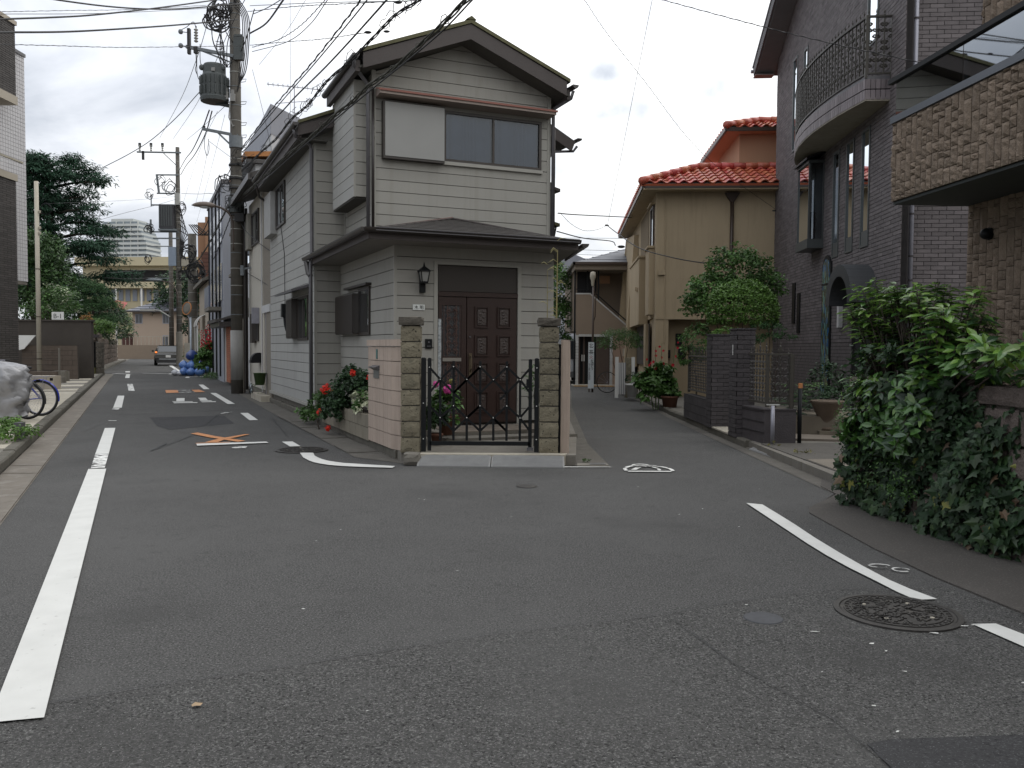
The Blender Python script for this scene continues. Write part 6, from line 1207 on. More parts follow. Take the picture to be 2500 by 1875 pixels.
clad(g_,FW,[(0.0,.12),(1.5,.12),(1.5,2.2),(0,2.2)],[],.075,.01,.012,'brick',M['orbrick'],width=.24,back=M['shade']); clad(g_,Fr((0,.0),0),[(0.0,.12),(.9,.12),(.9,2.2),(0,2.2)],[],.075,.01,.012,'brick',M['orbrick'],width=.24,back=M['shade'])
MB().box(.12,.1,0,3,3.6,2.2).build('wall',M['shade'],g_); MB().prism([(-.5,-.3,2.3),(-.5,-.3,2.38),(1.6,-.3,3.1),(1.6,-.3,2.95)],(0,4.2,0)).build('roof',M['slate'],g_); MB().box(-.4,-.28,2.15,.0,3.9,2.32).build('fascia',M['gutt'],g_)
MB().box(-.04,1.55,.1,.02,1.65,2.2).build('post',M['white'],g_)
for k in range(9): MB().box(-.52,-.25+.45*k,2.3,-.46,.15+.45*k,2.42).build('eave_tile',M['slate'],g_)
gb=row('grey_building','tall blue grey panelled building with dark vertical pipes along the left street',13.4,'building')
MB().box(0,0,0,7,7.6,8.0).build('wall',M['greyw'],gb)
for s in (1.2,3.0,4.9,6.8): MB().box(-.06,s,.2,-.0,s+.12,7.9).build('dark_mullion',M['iron_b'],gb)
for s in (.3,1.5,3.3,5.2): 
    for z in (3.3,5.6): MB().box(-.03,s,z,0,s+.8,z+1.5).build('window',mat('blue_glass',(.10,.12,.17),.12,.1,3,spec=.9),gb)
MB().box(-.5,.8,2.9,0,3.2,3.05).build('balcony',M['conc'],gb); MB().box(-.5,.8,3.05,-.46,3.2,3.9).build('balcony_screen',mat('blue_screen',(.12,.14,.2),.3),gb); MB().box(-.06,-.02,7.9,7,7.62,8.08).build('parapet',M['pvc'],gb)
gt_=row('grey_tower','pale grey building with a sloping parapet rising behind the roofs',12.3,'building',off=1.75)
MB().prism([(0,0,0),(0,0,10.9),(.9,0,10.5),(5,0,8.6),(5,0,0)],(0,16,0)).build('wall',M['whitew'],gt_); MB().prism([(-.02,-.02,9.8),(-.02,-.02,10.95),(1.0,-.02,10.55),(5.02,-.02,8.65),(5.02,-.02,7.5)],(0,.03,0)).build('parapet_band',M['greyw'],gt_); MB().box(-.03,0,9.8,0,16,10.95).build('parapet_band',M['greyw'],gt_); MB().box(.9,-.04,0,.98,-.01,9.9).build('joint',M['pvc'],gt_)
MB().box(1.4,-.045,0,1.5,-.01,9.9).build('downspout',M['silverpipe'],gt_)
ant=thing('tv_antenna','thin television antenna with many short elements above the grey parapet','antenna',(-8.45,33.4,8.6)); MB().tube([(0,0,0),(0,0,2.9)],.02,5).build('mast',M['silverpipe'],ant); b=MB(); b.bar((-1.05,0,2.93),(.95,0,2.73),.025)
for k in range(11): x=-1+.19*k; b.bar((x,-.15,2.93-.1*(x+1)/1),(x,.15,2.97-.1*(x+1)),.012); b.bar((x,0,2.85-.1*(x+1)),(x,0,3.02-.1*(x+1)),.012)
b.build('elements',M['silverpipe'],ant); b=MB(); b.bar((-.7,0,2.2),(.6,0,2.3),.02); b.build('lower_boom',M['silverpipe'],ant)
bh=row('beige_house','small beige house with a pitched roof behind the canopy on the left street',21.4)
MB().box(0,0,0,5,6.5,4.6).build('wall',mat('beige_wall',(.36,.31,.25),.9,.06,2),bh); MB().prism([(-.3,-.2,4.55),(-.3,-.2,4.7),(2.6,-.2,5.9),(5.5,-.2,4.7),(5.5,-.2,4.55),(2.6,-.2,5.75)],(0,7,0)).build('roof',M['conc'],bh); MB().box(-.02,.5,.1,0,2,2.3).build('door',M['black'],bh)
# polycarbonate canopy
ca=thing('canopy','curved translucent canopy on white posts beyond the hollyhocks','canopy',(-15.9,44.6,0),23.6); b=MB(); n=8
vs=[];
for k in range(n+1): a=math.pi/2*k/n; vs+=[(-.55-.55*math.sin(a)+.55,-1.1,2.45+.6*math.cos(a)),(-.55-.55*math.sin(a)+.55,1.2,2.45+.6*math.cos(a))]
b.add(vs,[(2*i,2*i+1,2*i+3,2*i+2) for i in range(n)]); b.build('roof_sheet',mat('polycarbonate',(.5,.47,.44),.25,.08,3,trans=.3,spec=.7),ca)
for y in (-1.1,-.5,.5,1.2):
    MB().tube([(-.55*math.sin(math.pi/2*k/n),y,2.46+.6*math.cos(math.pi/2*k/n)) for k in range(n+1)],.02,5).build('rib',M['white'],ca)
for y in (-1.05,-.5,1.1): MB().tube([(-.5,y,0),(-.5,y,2.5)],.03,6).build('post',M['white'],ca)
MB().box(.0,-1.2,0,.1,1.3,2.6).build('screen',M['shade'],ca)
hollyhock('hollyhock','tall crimson hollyhocks beside the orange brick garage',(-13.9,39.2,0),2.55,.55,9,52,M['dred'],2600,fl=16,fz=.55)
t=thing('weed','grassy weeds at the foot of the orange brick garage','weed',(-12.9,37.0,0.02)); foliage(t,[(0,0,.1,.5,.8,.15)],500,.12,.03,M['lf_mid'],90,shell=.4,name='leaves')
# traffic mirror
mr=thing('traffic_mirror','round orange rimmed traffic mirror on a pale pole seen from its edge','traffic mirror',(-16.35,43.6,0),0); MB().tube([(0,0,0),(0,0,2.9)],.05,8).build('pole',mat('pale_blue_pole',(.40,.45,.50),.5),mr,smooth=True); MB().tube([(0,0,2.7),(-.15,0,3.0)],.03,6).build('bracket',M['silverpipe'],mr)
dk=MB().lathe([(0,-.06),(.2,-.05),(.30,.0)],n=24,ax='x').build('dish',M['conc'] ,mr); dk.location=(-.18,0,3.35); dk.rotation_euler=(rad(8),rad(8),rad(60)); MB().lathe([(.30,.0),(.335,.01),(.335,-.03),(.30,-.03)],n=24,ax='x').build('rim',M['orange'],dk); fc=MB().lathe([(0,.035),(.2,.03),(.30,.005)],n=24,ax='x').build('mirror_face',M['carsil'],mr); fc.location=dk.location; fc.rotation_euler=dk.rotation_euler
MB().box(-.32,-.03,.6,.0,.0,1.6).build('sign_back',M['conc_l'],mr)
# rubbish heap
M['bag']=[mat('bag_blue',(.09,.19,.46),.3,.25,12,.6,18,trans=.15,spec=.6),mat('bag_dark',(.02,.045,.17),.3,.25,10,.6,16,spec=.6),mat('bag_white',(.42,.43,.46),.35,.2,12,.6,20,spec=.5),mat('bag_pink',(.30,.16,.30),.4,.25,10,.5,16)]
def bag(x,y,z,r,k,label,group,seed):
    rg=random.Random(seed); b=MB(); n,m_=14,9; vs=[]
    for i in range(m_+1):
        p=math.pi*i/m_
        for q in range(n):
            a=2*math.pi*q/n; f=1+.10*math.sin(a*3+seed)+.07*math.sin(a*7+p*4+seed)+rg.uniform(-.05,.05); top=(.25 if i<2 else 0)
            vs.append((r*f*math.sin(p)*math.cos(a),r*f*math.sin(p)*math.sin(a),r*.82*math.cos(p)*(1.15 if i<2 else 1)+r*.8))
    b.add(vs,[(i*n+q,i*n+(q+1)%n,(i+1)*n+(q+1)%n,(i+1)*n+q) for i in range(m_) for q in range(n)])
    for a in range(3): b.add([(0,0,r*1.7),(r*.2*math.cos(a*2),r*.2*math.sin(a*2),r*2.0),(r*.25*math.cos(a*2+.8),r*.25*math.sin(a*2+.8),r*1.85)],[(0,1,2)])
    o=b.build('rubbish_bag',M['bag'][k],smooth=True,loc=(x,y,z)); tag(o,label,'rubbish bag',group)
G_='rubbish bags heaped at the kerb'
BL_LAB=['pale blue rubbish bag high on the left of the heap below the dark one', 'pale blue rubbish bag in the middle of the heap below the dark one', 'pale blue rubbish bag in the right middle of the heap', 'pale blue rubbish bag at the front left foot of the heap', 'pale blue rubbish bag at the front centre foot of the heap', 'pale blue rubbish bag at the front right foot of the heap', 'pale blue rubbish bag at the right end of the heap by the hollyhocks', 'pale blue rubbish bag at the back left of the heap', 'pale blue rubbish bag at the back of the heap behind the middle one', 'small pale blue rubbish bag high on the right end of the heap']
bag(-15.75,42.1,.72,.30,1,'large dark blue rubbish bag on top of the heap',G_,1); bag(-15.25,42.0,.60,.20,3,'purple pink rubbish bag near the top of the heap',G_,2)
bag(-16.42,41.7,.0,.17,2,'white rubbish bag lying at the left foot of the heap',G_,3); bag(-16.1,41.5,.0,.14,2,'small white and pink bag in front of the heap',G_,4); bag(-16.25,42.3,.45,.16,2,'crumpled white bag behind the left side of the heap',G_,5)
for i,(x,y,z,r) in enumerate(((-16.05,41.9,.30,.24),(-15.65,41.8,.28,.25),(-15.25,41.8,.30,.23),(-15.95,41.6,0,.23),(-15.55,41.45,0,.22),(-15.15,41.5,0,.24),(-14.9,41.8,.1,.25),(-16.0,42.2,.0,.25),(-15.4,42.2,.1,.26),(-14.95,42.1,.42,.22))): bag(x,y,z,r,0,BL_LAB[i],G_,10+i)
# ================= LEFT SIDE =================
M['dtile']=mat('dark_ribbed_tile',(.062,.056,.053),.7,.2,6,rnd=.1,tint=True); M['dtile_b']=mat('dark_back',(.022,.02,.02),.9); M['wt2']=mat('white_wall_tile',(.50,.49,.50),.4,.05,2); M['wt_b']=mat('tile_grout',(.24,.23,.24),.9)
lb=thing('tiled_building','white tiled building with dark ribbed tile corner at the left edge','building',(-12.4,22,0),0)
wf=Fr((0,0),-87,False) # runs towards the camera
wf=Fr((-.06*1.3,-1.6),87,False)
clad(lb,Fr((-.09,-1.6),87,False),[(0,3.06),(1.6,3.06),(1.6,8.72),(0,8.72)],[],.095,.010,.006,'tile',M['wt2'],width=.10,stag=0,back=M['wt_b'],parts=False,stuffname='white_tiles')
clad(lb,Fr((-2.6,-.0-1.6),0),[(0,3.06),(2.5,3.06),(2.5,8.72),(0,8.72)],[],.095,.010,.006,'tile',M['wt2'],width=.10,stag=0,back=M['wt_b'],parts=False,stuffname='white_tiles')
MB().box(-3,-1.55,3.0,-.12,-.02,8.74).build('wall',M['wt_b'],lb); MB().box(-.2,-1.7,8.72,.02,.03,8.80).build('coping',M['pvc'],lb); MB().box(-3,-1.6,2.98,-.02,0,3.06).build('soffit',M['conc'],lb)
MB().ball((-.28,-1.62,5.0+.55),.05,8,6).build('wall_vent',M['iron_b'],lb)
dl=thing('dark_tiled_wing','dark ribbed tile wing with balconies at the far left','building',(-12.10,21,0),0)
for (x1,z0,z1) in ((0,.1,5.42),(.04,7.45,9.15)):
    clad(dl,Fr((x1,-2.2),90,False),[(0,z0),(2.2,z0),(2.2,z1),(0,z1)],[],.052,.010,.010,'tile',M['dtile'],width=.3,back=M['dtile_b'],parts=False,stuffname='ribbed_tiles')
    MB().box(-2.4,-2.2,z0,-.11+x1,-.005,z1).build('wall',M['dtile_b'],dl)
M['beigeb']=mat('beige_band',(.36,.32,.26),.7,.06,3); MB().box(-2.4,-2.2,5.42,.04,.03,5.58).build('band',M['beigeb'],dl); MB().box(-2.4,-2.2,7.25,.07,.03,7.45).build('band',M['beigeb'],dl); MB().box(-2.4,-2.2,9.15,.08,.04,9.25).build('band',M['beigeb'],dl)
MB().box(-2.4,-2.2,5.58,-.5,-.3,7.25).build('recess',M['dkw'] if 'dkw' in M else M['conc'],dl); MB().box(-.50,-1.0,6.3,-.46,-.7,6.9).build('vent_panel',M['iron_b'],dl); MB().bar((-.02,-1.6,5.95),(.35,-.3,5.80),.05,.04).build('canopy_frame',M['conc_l'],dl); MB().box(-1.2,-2.0,9.25,-.05,.02,9.33).build('roof_edge',M['redrim'],dl)
# cream pole
cpole=thing('cream_pole','slim cream coloured pole standing in front of the cedar','pole',(-17.95,32.5,0),0); b=MB().tube([(0,0,.1),(0,0,7.6)],[.085,.075],12).build('pole',mat('cream_pole_paint',(.36,.33,.27),.6,.06,3),cpole,smooth=True)
for z in (2.5,4.3,.9): MB().lathe([(.086,z),(.09,z),(.09,z+.03),(.086,z+.03)],n=12).build('band',M['bpipe'],cpole)
b=MB(); 
for k in range(3): b.lathe([(.2,0),(.215,.01),(.2,.02)],(.35,0,6.55+.02*k),16,'y')
b.build('cable_ring',M['iron_b'],cpole)
for z in (5.6,5.8,6.4): MB().lathe([(0,z),(.04,z+.01),(.05,z+.1),(0,z+.12)],(.12,-.02,0),8).build('insulator',M['conc_l'],cpole)
# brown block wall and yard objects
M['brw']=mat('brown_block',(.085,.066,.052),.9,.2,5,.3,60,rnd=.1,streak=.2); M['dkw']=mat('dark_wall',(.055,.047,.04),.9,.15,3,.3,50)
bwl=thing('dark_wall','tall plain dark wall below the cedar beside the cream pole','wall',(-19.2,34.2,0)); MB().box(-1.5,0,.1,2.4,.2,2.40).build('wall',M['dkw'],bwl); MB().box(-1.5,-.05,2.40,2.45,.25,2.46).build('coping',M['dkw'],bwl)
bw3=thing('brown_block_wall','low brown block wall behind the bicycles','wall',(-19.2,33.2,0)); clad(bw3,Fr((.2,0),0),[(0,.1),(2.15,.1),(2.15,1.44),(0,1.44)],[],.19,.01,.014,'block',M['brw'],width=.78,back=M['dkw'])
clad(bw3,Fr((2.35,0),66.,True),[(0,.1),(.01,.1)],[],.19,.01,.014,'block',M['brw']) if 0 else None
sgn=thing('parking_sign','small white sign with black letters B-1 on top of the dark wall','sign',(-18.15,34.25,2.46)); MB().box(-.24,0,0,.24,.02,.31).build('plate',M['white'],sgn); text('B-1',.26,(0,-.003,.06),(rad(90),0,0),M['ink'],sgn)
rm=thing('sloping_board','slanting white board between the dark wing and the brown wall','board',(-18.9,33.0,1.2)); MB().prism([(-.3,0,0),(.1,0,.1),(.55,0,.62),(-.3,0,.62)],(0,.05,0)).build('panel',M['white'],rm)
for nm,lab,x,y,a,b_,c,m in (('cream_box','cream plastic storage box behind the bicycles',-14.1,25.6,1.0,.4,.42,'beigeb'),('concrete_block','grey concrete block at the right end of the brown wall',-16.45,31.2,.45,.35,.40,'conc'),('concrete_block','lower concrete block in front of the wall end',-15.9,29.9,.5,.3,.22,'conc'),('concrete_block','long low concrete block behind the rear bicycle wheel',-16.9,31.0,.9,.25,.38,'brw')):
    t=thing(nm,lab,'box' if 'box' in nm else 'block',(x,y,.115),0); roughblock(MB(),-a/2,-b_/2,0,a/2,b_/2,c,.006).build('block',M[m],t)
# wire mesh fence in front of the brown wall
wfn=thing('wire_fence','thin wire fence with a grey post in front of the brown wall','fence',(-14.6,27.6,.11),0); MB().tube([(0,0,0),(0,0,1.25)],.03,8).build('post',M['conc'],wfn)
for z in (.3,.5,.7,.9,1.1): MB().bar((-1.6,.6,z),(0,0,z),.008).build('wire',M['iron_b'],wfn)
# lattice gate with bottles and a wheel
lg=thing('wooden_gate','dark wooden lattice gate between stone posts on the left','gate',(-20.1,40.3,.1),0)
for k in range(7): MB().box(-.42+.13*k,0,.3,-.37+.13*k,.04,1.55).build('bar',M['iron_b'],lg)
MB().box(-.5,-.02,1.5,.5,.06,1.6).build('rail',M['bark'],lg); MB().box(-.5,.1,.1,.5,.15,1.5).build('backing',M['black'],lg); MB().box(-.4,-.2,.0,.55,.1,.3).build('sill',mat('mossy_sill',(.09,.085,.03),.9,.3,8),lg)
for x in (.55,): 
    for k in range(6): roughblock(MB(),x,-.1,.25*k,x+.26,.2,.25*k+.24,.01).build('stone_block',M['cap'],lg)
MB().box(.1,-.1,1.72,.6,.2,1.85).build('lantern_roof',M['brickd'],lg)
for i,dx in enumerate((-.02,.14,.30)):
    t=thing('water_bottle',('left','middle','right')[i]+' of the three clear water bottles on the mossy sill of the lattice gate','bottle',(-20.1+dx,40.1,.40),0,'water bottles at the lattice gate'); MB().lathe([(0,0),(.055,0),(.06,.2),(.05,.28),(.02,.34),(.02,.37),(0,.37)],n=8).build('bottle',bpy.data.materials['bottle_plastic'],t,smooth=True); MB().lathe([(.022,.36),(.022,.39),(0,.39)],n=6).build('cap',M['white'],t)
sw_=thing('spare_wheel','steel car wheel showing between the brown wall and the lattice gate','car wheel',(-20.95,41.2,.72),0); MB().lathe([(.22,-.1),(.36,-.1),(.38,0),(.36,.1),(.22,.1)],n=20,ax='y').build('tyre',M['tyre'],sw_); MB().lathe([(0,-.06),(.1,-.10),(.22,-.08),(.23,-.1)],n=16,ax='y').build('rim',M['carsil'],sw_)
MB().box(-.8,.2,-.4,.3,1.6,.9).build('car_flank',M['carsil'],sw_)
# stone block wall along the street
sx0,sy0=-19.55,41.2
sw3=thing('stone_block_wall','old brown stone block wall running along the left street','wall',(k2(48)-.6,48,0),22.37)
fs_=Fr((0,0),90,False); M['oldst']=mat('old_stone_block',(.082,.062,.048),.95,.3,4,.6,30,rnd=.2)
for r in range(8):
    y=-.5+(r%2)*.5
    while y<31:
        L=R_.uniform(.9,1.3); H=2.9-.9*min(1,y/12)
        if .12+.36*r+.3>H: y+=L; continue
        roughblock(MB(),-.3,y,.12+.36*r,.0,y+L-.03,.12+.36*r+.34,.02).build('stone_block',M['oldst'],sw3); y+=L
MB().box(-.28,-.5,.1,-.04,31,1.9).build('mortar',M['dkw'],sw3)
for k in range(3): MB().box(-.3,-.85-.0+.0,.1+.5*k,.02,-.55,.58+.5*k).build('end_block',M['conc'],sw3)
MB().box(-.35,31.2,.1,.0,31.8,2.0).build('end_post',M['conc_l'],sw3)
t=thing('concrete_block','single grey block standing on the far left kerb corner','block',(kx(47.8)+.1-.5,47.4,.12)); roughblock(MB(),-.15,-.15,0,.15,.15,.25,.006).build('block',M['conc_l'],t)
# trees behind the left wall
M['lf_bd']=leafmat('leaf_broad_dark',(.040,.085,.024))
def pads(t,ps,n,L,W,m,seed,**k): return foliage(t,ps,n,L,W,m,seed,shell=.45,**k)
ced=thing('cedar_tree','huge dark cedar with layered drooping branches above the left wall','tree',(-30.6,57,0)); rg=random.Random(8); ps=[]
env=[(13.4,2.2),(12.9,3.0),(12.3,3.3),(11.5,3.5),(10.7,3.5),(9.9,3.5),(9.1,3.9),(8.3,4.3),(7.5,4.5),(6.7,4.5),(5.9,4.6),(5.1,4.4)]
for z,r in env:
    for k in range(6):
        a=rg.uniform(0,6.28) if k>2 else (0,3.14,4.7)[k]; q=rg.uniform(.55,1.0)*r; ps.append((q*math.cos(a)*1.0,q*math.sin(a)*.8,z+rg.uniform(-.3,.3),r*.36,r*.32,.5))
    ps.append((rg.uniform(-.5,.5),rg.uniform(-1,.2),z,r*.6,r*.45,.55)); ps.append((rg.uniform(-1.5,1.5),-1.2,z-.2,r*.4,r*.35,.5))
foliage(ced,ps,70000,.30,.07,M['lf_ced'],101,shell=.35,droop=.7,clump=.42,flat=.35,name='crown')
b=MB(); b.tube([(0,0,0),(.05,0,6),(-.1,0,12.8)],[.45,.32,.12],9)
for p in ps[::2]: b.tube([(0,0,p[2]-.5),(p[0]*.5,p[1]*.5,p[2]-.15),(p[0],p[1],p[2]-.05)],[.13,.08,.03],5)
b.build('trunk',M['bark'],ced,smooth=True)
t=thing('broadleaf_tree','yellow green broadleaf tree behind the cream pole','tree',(-24.4,44.5,0)); foliage(t,[(0,0,6.0,1.2,1.0,1.2),(-.9,0,5.2,1.1,1,1.2),(.7,0,4.6,.9,.9,1.1),(-.2,0,3.6,1.4,1,1.0),(-.9,-.3,7.0,.6,.6,.4)],9500,.20,.09,M['lf_bd'],102,shell=.7,clump=.38); limbs(t,(0,0,0),[(0,0,6),(-.9,0,5.2),(.7,0,4.6)],.22,.05,'trunk',2)
t=thing('whitish_shrub','pale speckled shrub between the dark wing and the cream pole','shrub',(-18.9,35.6,0)); foliage(t,[(0,0,3.1,.9,.6,.8),(-.6,0,2.6,.8,.6,.7)],3200,.10,.06,M['lf_mid'],103,shell=.7,clump=.2); foliage(t,[(0,0,3.1,.9,.6,.8)],350,.08,.05,M['varieg'],104,shell=.9,name='pale_leaves'); limbs(t,(0,0,0),[(0,0,3)],.06,.02,'trunk',3)
t=thing('pine_tree','cloud pruned pine with rounded green pads over the lattice gate','tree',(-25.0,50.5,0)); foliage(t,[(0.0,0,4.75,1.0,.8,.5),(-.9,0,4.1,.9,.7,.4),(.8,0,3.9,.85,.6,.36),(.1,-.2,3.6,1.0,.7,.34),(-1.1,0,3.2,.9,.6,.35),(.9,0,2.95,.8,.6,.35)],14000,.13,.03,M['lf_pine'],105,shell=.8,clump=.16); limbs(t,(0,0,0),[(0.1,0,4.2),(-.7,0,3.7),(.75,0,3.4)],.16,.05,'trunk',4,bend=.5)
t=thing('hedge_tree','dense rounded dark hedge tree leaning over the old stone wall','tree',(-31.0,63.0,0)); foliage(t,[(0,0,4.6,1.5,2.4,1.3),(.5,1.5,3.6,1.3,2.6,1.3),(.3,-2.5,3.4,1.1,1.5,1.0),(.6,3,2.8,1.0,1.8,.9)],17000,.14,.05,M['lf_mid'],106,shell=.8,clump=.24); foliage(t,[(-2.4,2,5.6,2.4,1.5,1.2)],4500,.16,.05,M['lf_dark'],108,clump=.3,name='crown'); limbs(t,(-.5,0,0),[(0,0,3.4),(.2,.8,2.8)],.2,.06,'trunk',5); foliage(t,[(-.1,0,1.9,.9,3.5,.9)],4500,.14,.05,M['lf_dark'],118,name='crown')
t=thing('conifer_shrub','bright green spreading conifer over the lattice gate','shrub',(-20.3,41.3,0)); foliage(t,[(0.05,0,2.42,1.05,.6,.28),(.5,0,2.15,.6,.5,.25),(-.6,0,2.45,.6,.4,.2)],5200,.12,.03,M['lf_bright'],107,shell=.7,clump=.14); limbs(t,(0,.5,0),[(0,0,2.3)],.08,.03,'trunk',6)
t=thing('yellow_shrub','orange yellow shrub at the right end of the dark wall','shrub',(-17.15,34.6,0)); foliage(t,[(0,0,2.35,.25,.25,.42),(.0,0,1.8,.15,.2,.4)],900,.08,.03,M['lf_orange'],109,shell=.6); limbs(t,(0,0,0),[(0,0,2.3)],.03,.01,'trunk',7)
t=thing('back_trees','dark mass of garden trees behind the left wall','tree',(-29.5,57,0)); foliage(t,[(0,0,3.0,2.6,1.5,2.2),(-2.8,0,3.4,2.4,1.5,2.4),(2,1,2.6,1.5,1.5,1.6)],9000,.22,.10,M['lf_dark'],110,shell=.7,clump=.4); limbs(t,(0,0,0),[(0,0,3)],.2,.05,'trunk',8)
t=thing('street_bush','green and yellow shrubs behind the poles near the parked car','shrub',(-20.4,57,0)); foliage(t,[(0,0,1.3,.8,.8,1.2),(-1.6,6,1.6,1.0,.8,1.3),(.4,-3,.8,.5,.6,.7)],3000,.16,.08,M['lf_mid'],111,clump=.3); limbs(t,(0,0,0),[(0,0,1.3)],.05,.02,'stem',9)
# ivy climbing behind the poles
t=thing('climbing_ivy','dark ivy climbing between the concrete pole and the canopy','ivy',(-18.6,48.6,0)); foliage(t,[(.4,0,2.6,.35,.4,1.6),(.9,0,4.2,.4,.4,.9)],2200,.14,.1,M['lf_dark'],112,clump=.25)
# ================= FAR END =================
eh=thing('end_house','beige house with grey tiled roof closing the end of the left street','house',(-42.5,96,0),-8)
M['ehw']=mat('end_wall',(.36,.285,.225),.9,.05,1); MB().box(0,0,0,14,9,5.35).build('wall',M['ehw'],eh); M['gtile']=mat('grey_tile',(.17,.175,.20),.6,.2,2,.3,12)
rr=MB().add([(-.6,-.6,5.3),(14.6,-.6,5.3),(12,4,7.1),(2.5,4,7.1),(-.6,9,5.3)],[(0,1,2,3),(0,3,4)]).build('roof',M['gtile'],eh)
for k in range(7): f=k/7; MB().bar((-.6+3.1*f,-.62+4.6*f,5.33+1.8*f),(14.6-2.6*f,-.62+4.6*f,5.33+1.8*f),.06,.05).build('tile_course',M['gtile'],rr)
MB().add([(-3,-.5,5.2),(-.9,-.5,5.3),(-1.2,1,6.3),(-2.6,1,6.6)],[(0,1,2,3)]).build('red_roof',mat('red_gable',(.35,.10,.09),.7),eh); MB().box(-.7,-.7,5.15,14.7,-.55,5.32).build('gutter',M['gutt'],eh)
fe=Fr((0,0),0)
for a,b_,c,d in ((.35,1.2,3.9,5.0),(3.6,4.4,3.9,5.1),(3.6,4.3,.8,2.6)): window(eh,fe,a,b_,c,d,M['greyw'],2,.08,M['curtain'],M['glass'])
MB().box(-1.2,-.3,0,.0,.0,2.8).build('porch',mat('dark_red',(.07,.03,.025),.8),eh)
MB().box(-4,-3.4,0,14,-3.2,1.5).build('garden_wall',M['grey_st'],eh); b=MB()
for k in range(20): b.box(-.2+.45*k,-3.25,1.5,-.16+.45*k,-3.21,2.45)
b.box(-.2,-3.25,2.4,9,-3.21,2.46); b.build('fence_rail',M['conc_l'],eh)
MB().box(-4.5,-3.0,0,-4.3,-2.8,2.6).build('white_post',M['white'],eh)
be=thing('school_building','long beige building with round columns behind the end house','building',(-56,112,0),-5)
M['beb']=mat('beige_far',(.42,.37,.25),.9,.05,.5); MB().box(0,0,0,18,8,12.4).build('wall',M['beb'],be); MB().box(-.5,-1,11.7,18.5,8,12.8).build('roof_slab',M['beb'],be)
for z in (8.9,):
    MB().box(3,-.06,9.7,16,.0,11.2).build('window_band',M['black'],be)
for k in range(14): MB().box(3+.95*k,-.1,7.2,3.6+.95*k,.0,8.7).build('window',mat('far_window%d'%k,(.20,.22,.26),.3) if k<1 else bpy.data.materials['far_window0'],be)
for x in (5.2,8.6,12): MB().tube([(x,-1.2,0),(x,-1.2,9.2)],.12,6).build('column',M['white'],be)
MB().box(2,-1.4,8.8,18,-.1,9.6).build('balcony',M['beb'],be)
aptb=thing('apartment_block','pale far apartment block with stepped balconies above the end house','building',(-96,202,0),-8)
M['aw']=mat('pale_concrete',(.44,.46,.45),.8,.04,.3)
for k in range(9):
    z=21.5+1.08*k; x1=11.0-(0 if k<5 else (k-4)*.55); MB().box(0,-.5,z-.9,x1,6,z-.35).build('floor_band',M['aw'],aptb); MB().box(.1,-.1,z-.35,x1-.2,6,z+.2).build('window_band',mat('far_glass',(.18,.21,.23),.3) if k==0 else bpy.data.materials['far_glass'],aptb)
    for x in (1.4,3.4,5.2,7,8.8): MB().box(x,-.45,z-.4,x+.12,0,z+.2).build('partition',M['aw'],aptb)
MB().box(0,0,0,11,6,20.7).build('wall',M['aw'],aptb); MB().box(2,0,30.1,7.5,6,31.0).build('penthouse',M['aw'],aptb)
bt=thing('brown_tower','brown brick building rising behind the right hand row of the left street','building',(-26.9,72,0),0)
M['br_t']=mat('tan_tower',(.26,.145,.085),.9,.06,.5); M['br_r']=mat('dark_red_brick',(.10,.047,.035),.9,.2,4); MB().box(0.2,1,0,6,6,11.9).box(1.0,.5,0,6,6,12.3).build('wall',M['br_t'],bt); clad(bt,Fr((1.2,-1),0),[(0,.1),(4.5,.1),(4.5,9.2),(0,9.2)],[],.33,.035,.03,'brick_course',M['br_r'],back=mat('dr_mortar',(.055,.03,.025),.9),parts=False,stuffname='brickwork')
MB().box(1.25,-.88,0,5.7,.5,9.2).build('wall',M['br_r'],bt)
for x,z in ((1.9,10.2),(3.6,10.2)): MB().box(x,.45,z,x+.5,.5,z+.6).build('window',M['greyw'],bt)
t=thing('far_tree','dark tree in front of the beige building at the end of the left street','tree',(-37.5,97,0)); foliage(t,[(0,0,7.5,2.6,2,2.4),(1.5,0,6.5,2.2,2,2),(-1,0,5.5,2,2,2)],4500,.34,.2,M['lf_dark'],113,clump=.6); limbs(t,(0,0,0),[(0,0,7)],.3,.1,'trunk',10)
# houses and greenery closing the gap on the right
fh=thing('far_house','grey far house with pale walls behind the street tree','house',(.5,58,0),0); MB().box(0,0,0,7,6,6.1).build('wall',M['greyw'],fh); MB().prism([(-.4,-.4,6.1),(7.4,-.4,6.1),(3.5,-.4,7.8)],(0,7,0)).build('roof',M['gtile'],fh)
for x in (2.2,4.2): window(fh,Fr((0,0),0),x,x+1.2,3.6,4.9,M['whitew'],2,.08,M['curtain'],M['glass'])
t=thing('far_tree','green trees beyond the silver car on the right street','tree',(-1,66,0)); foliage(t,[(0,0,5,4,2,3),(6,0,4,4,2,3),(12,0,4.5,4,2,3.2),(-8,0,4.5,4,2,3)],9000,.4,.25,M['lf_mid'],114,clump=.8); limbs(t,(0,0,0),[(0,0,4)],.3,.1,'trunk',11)
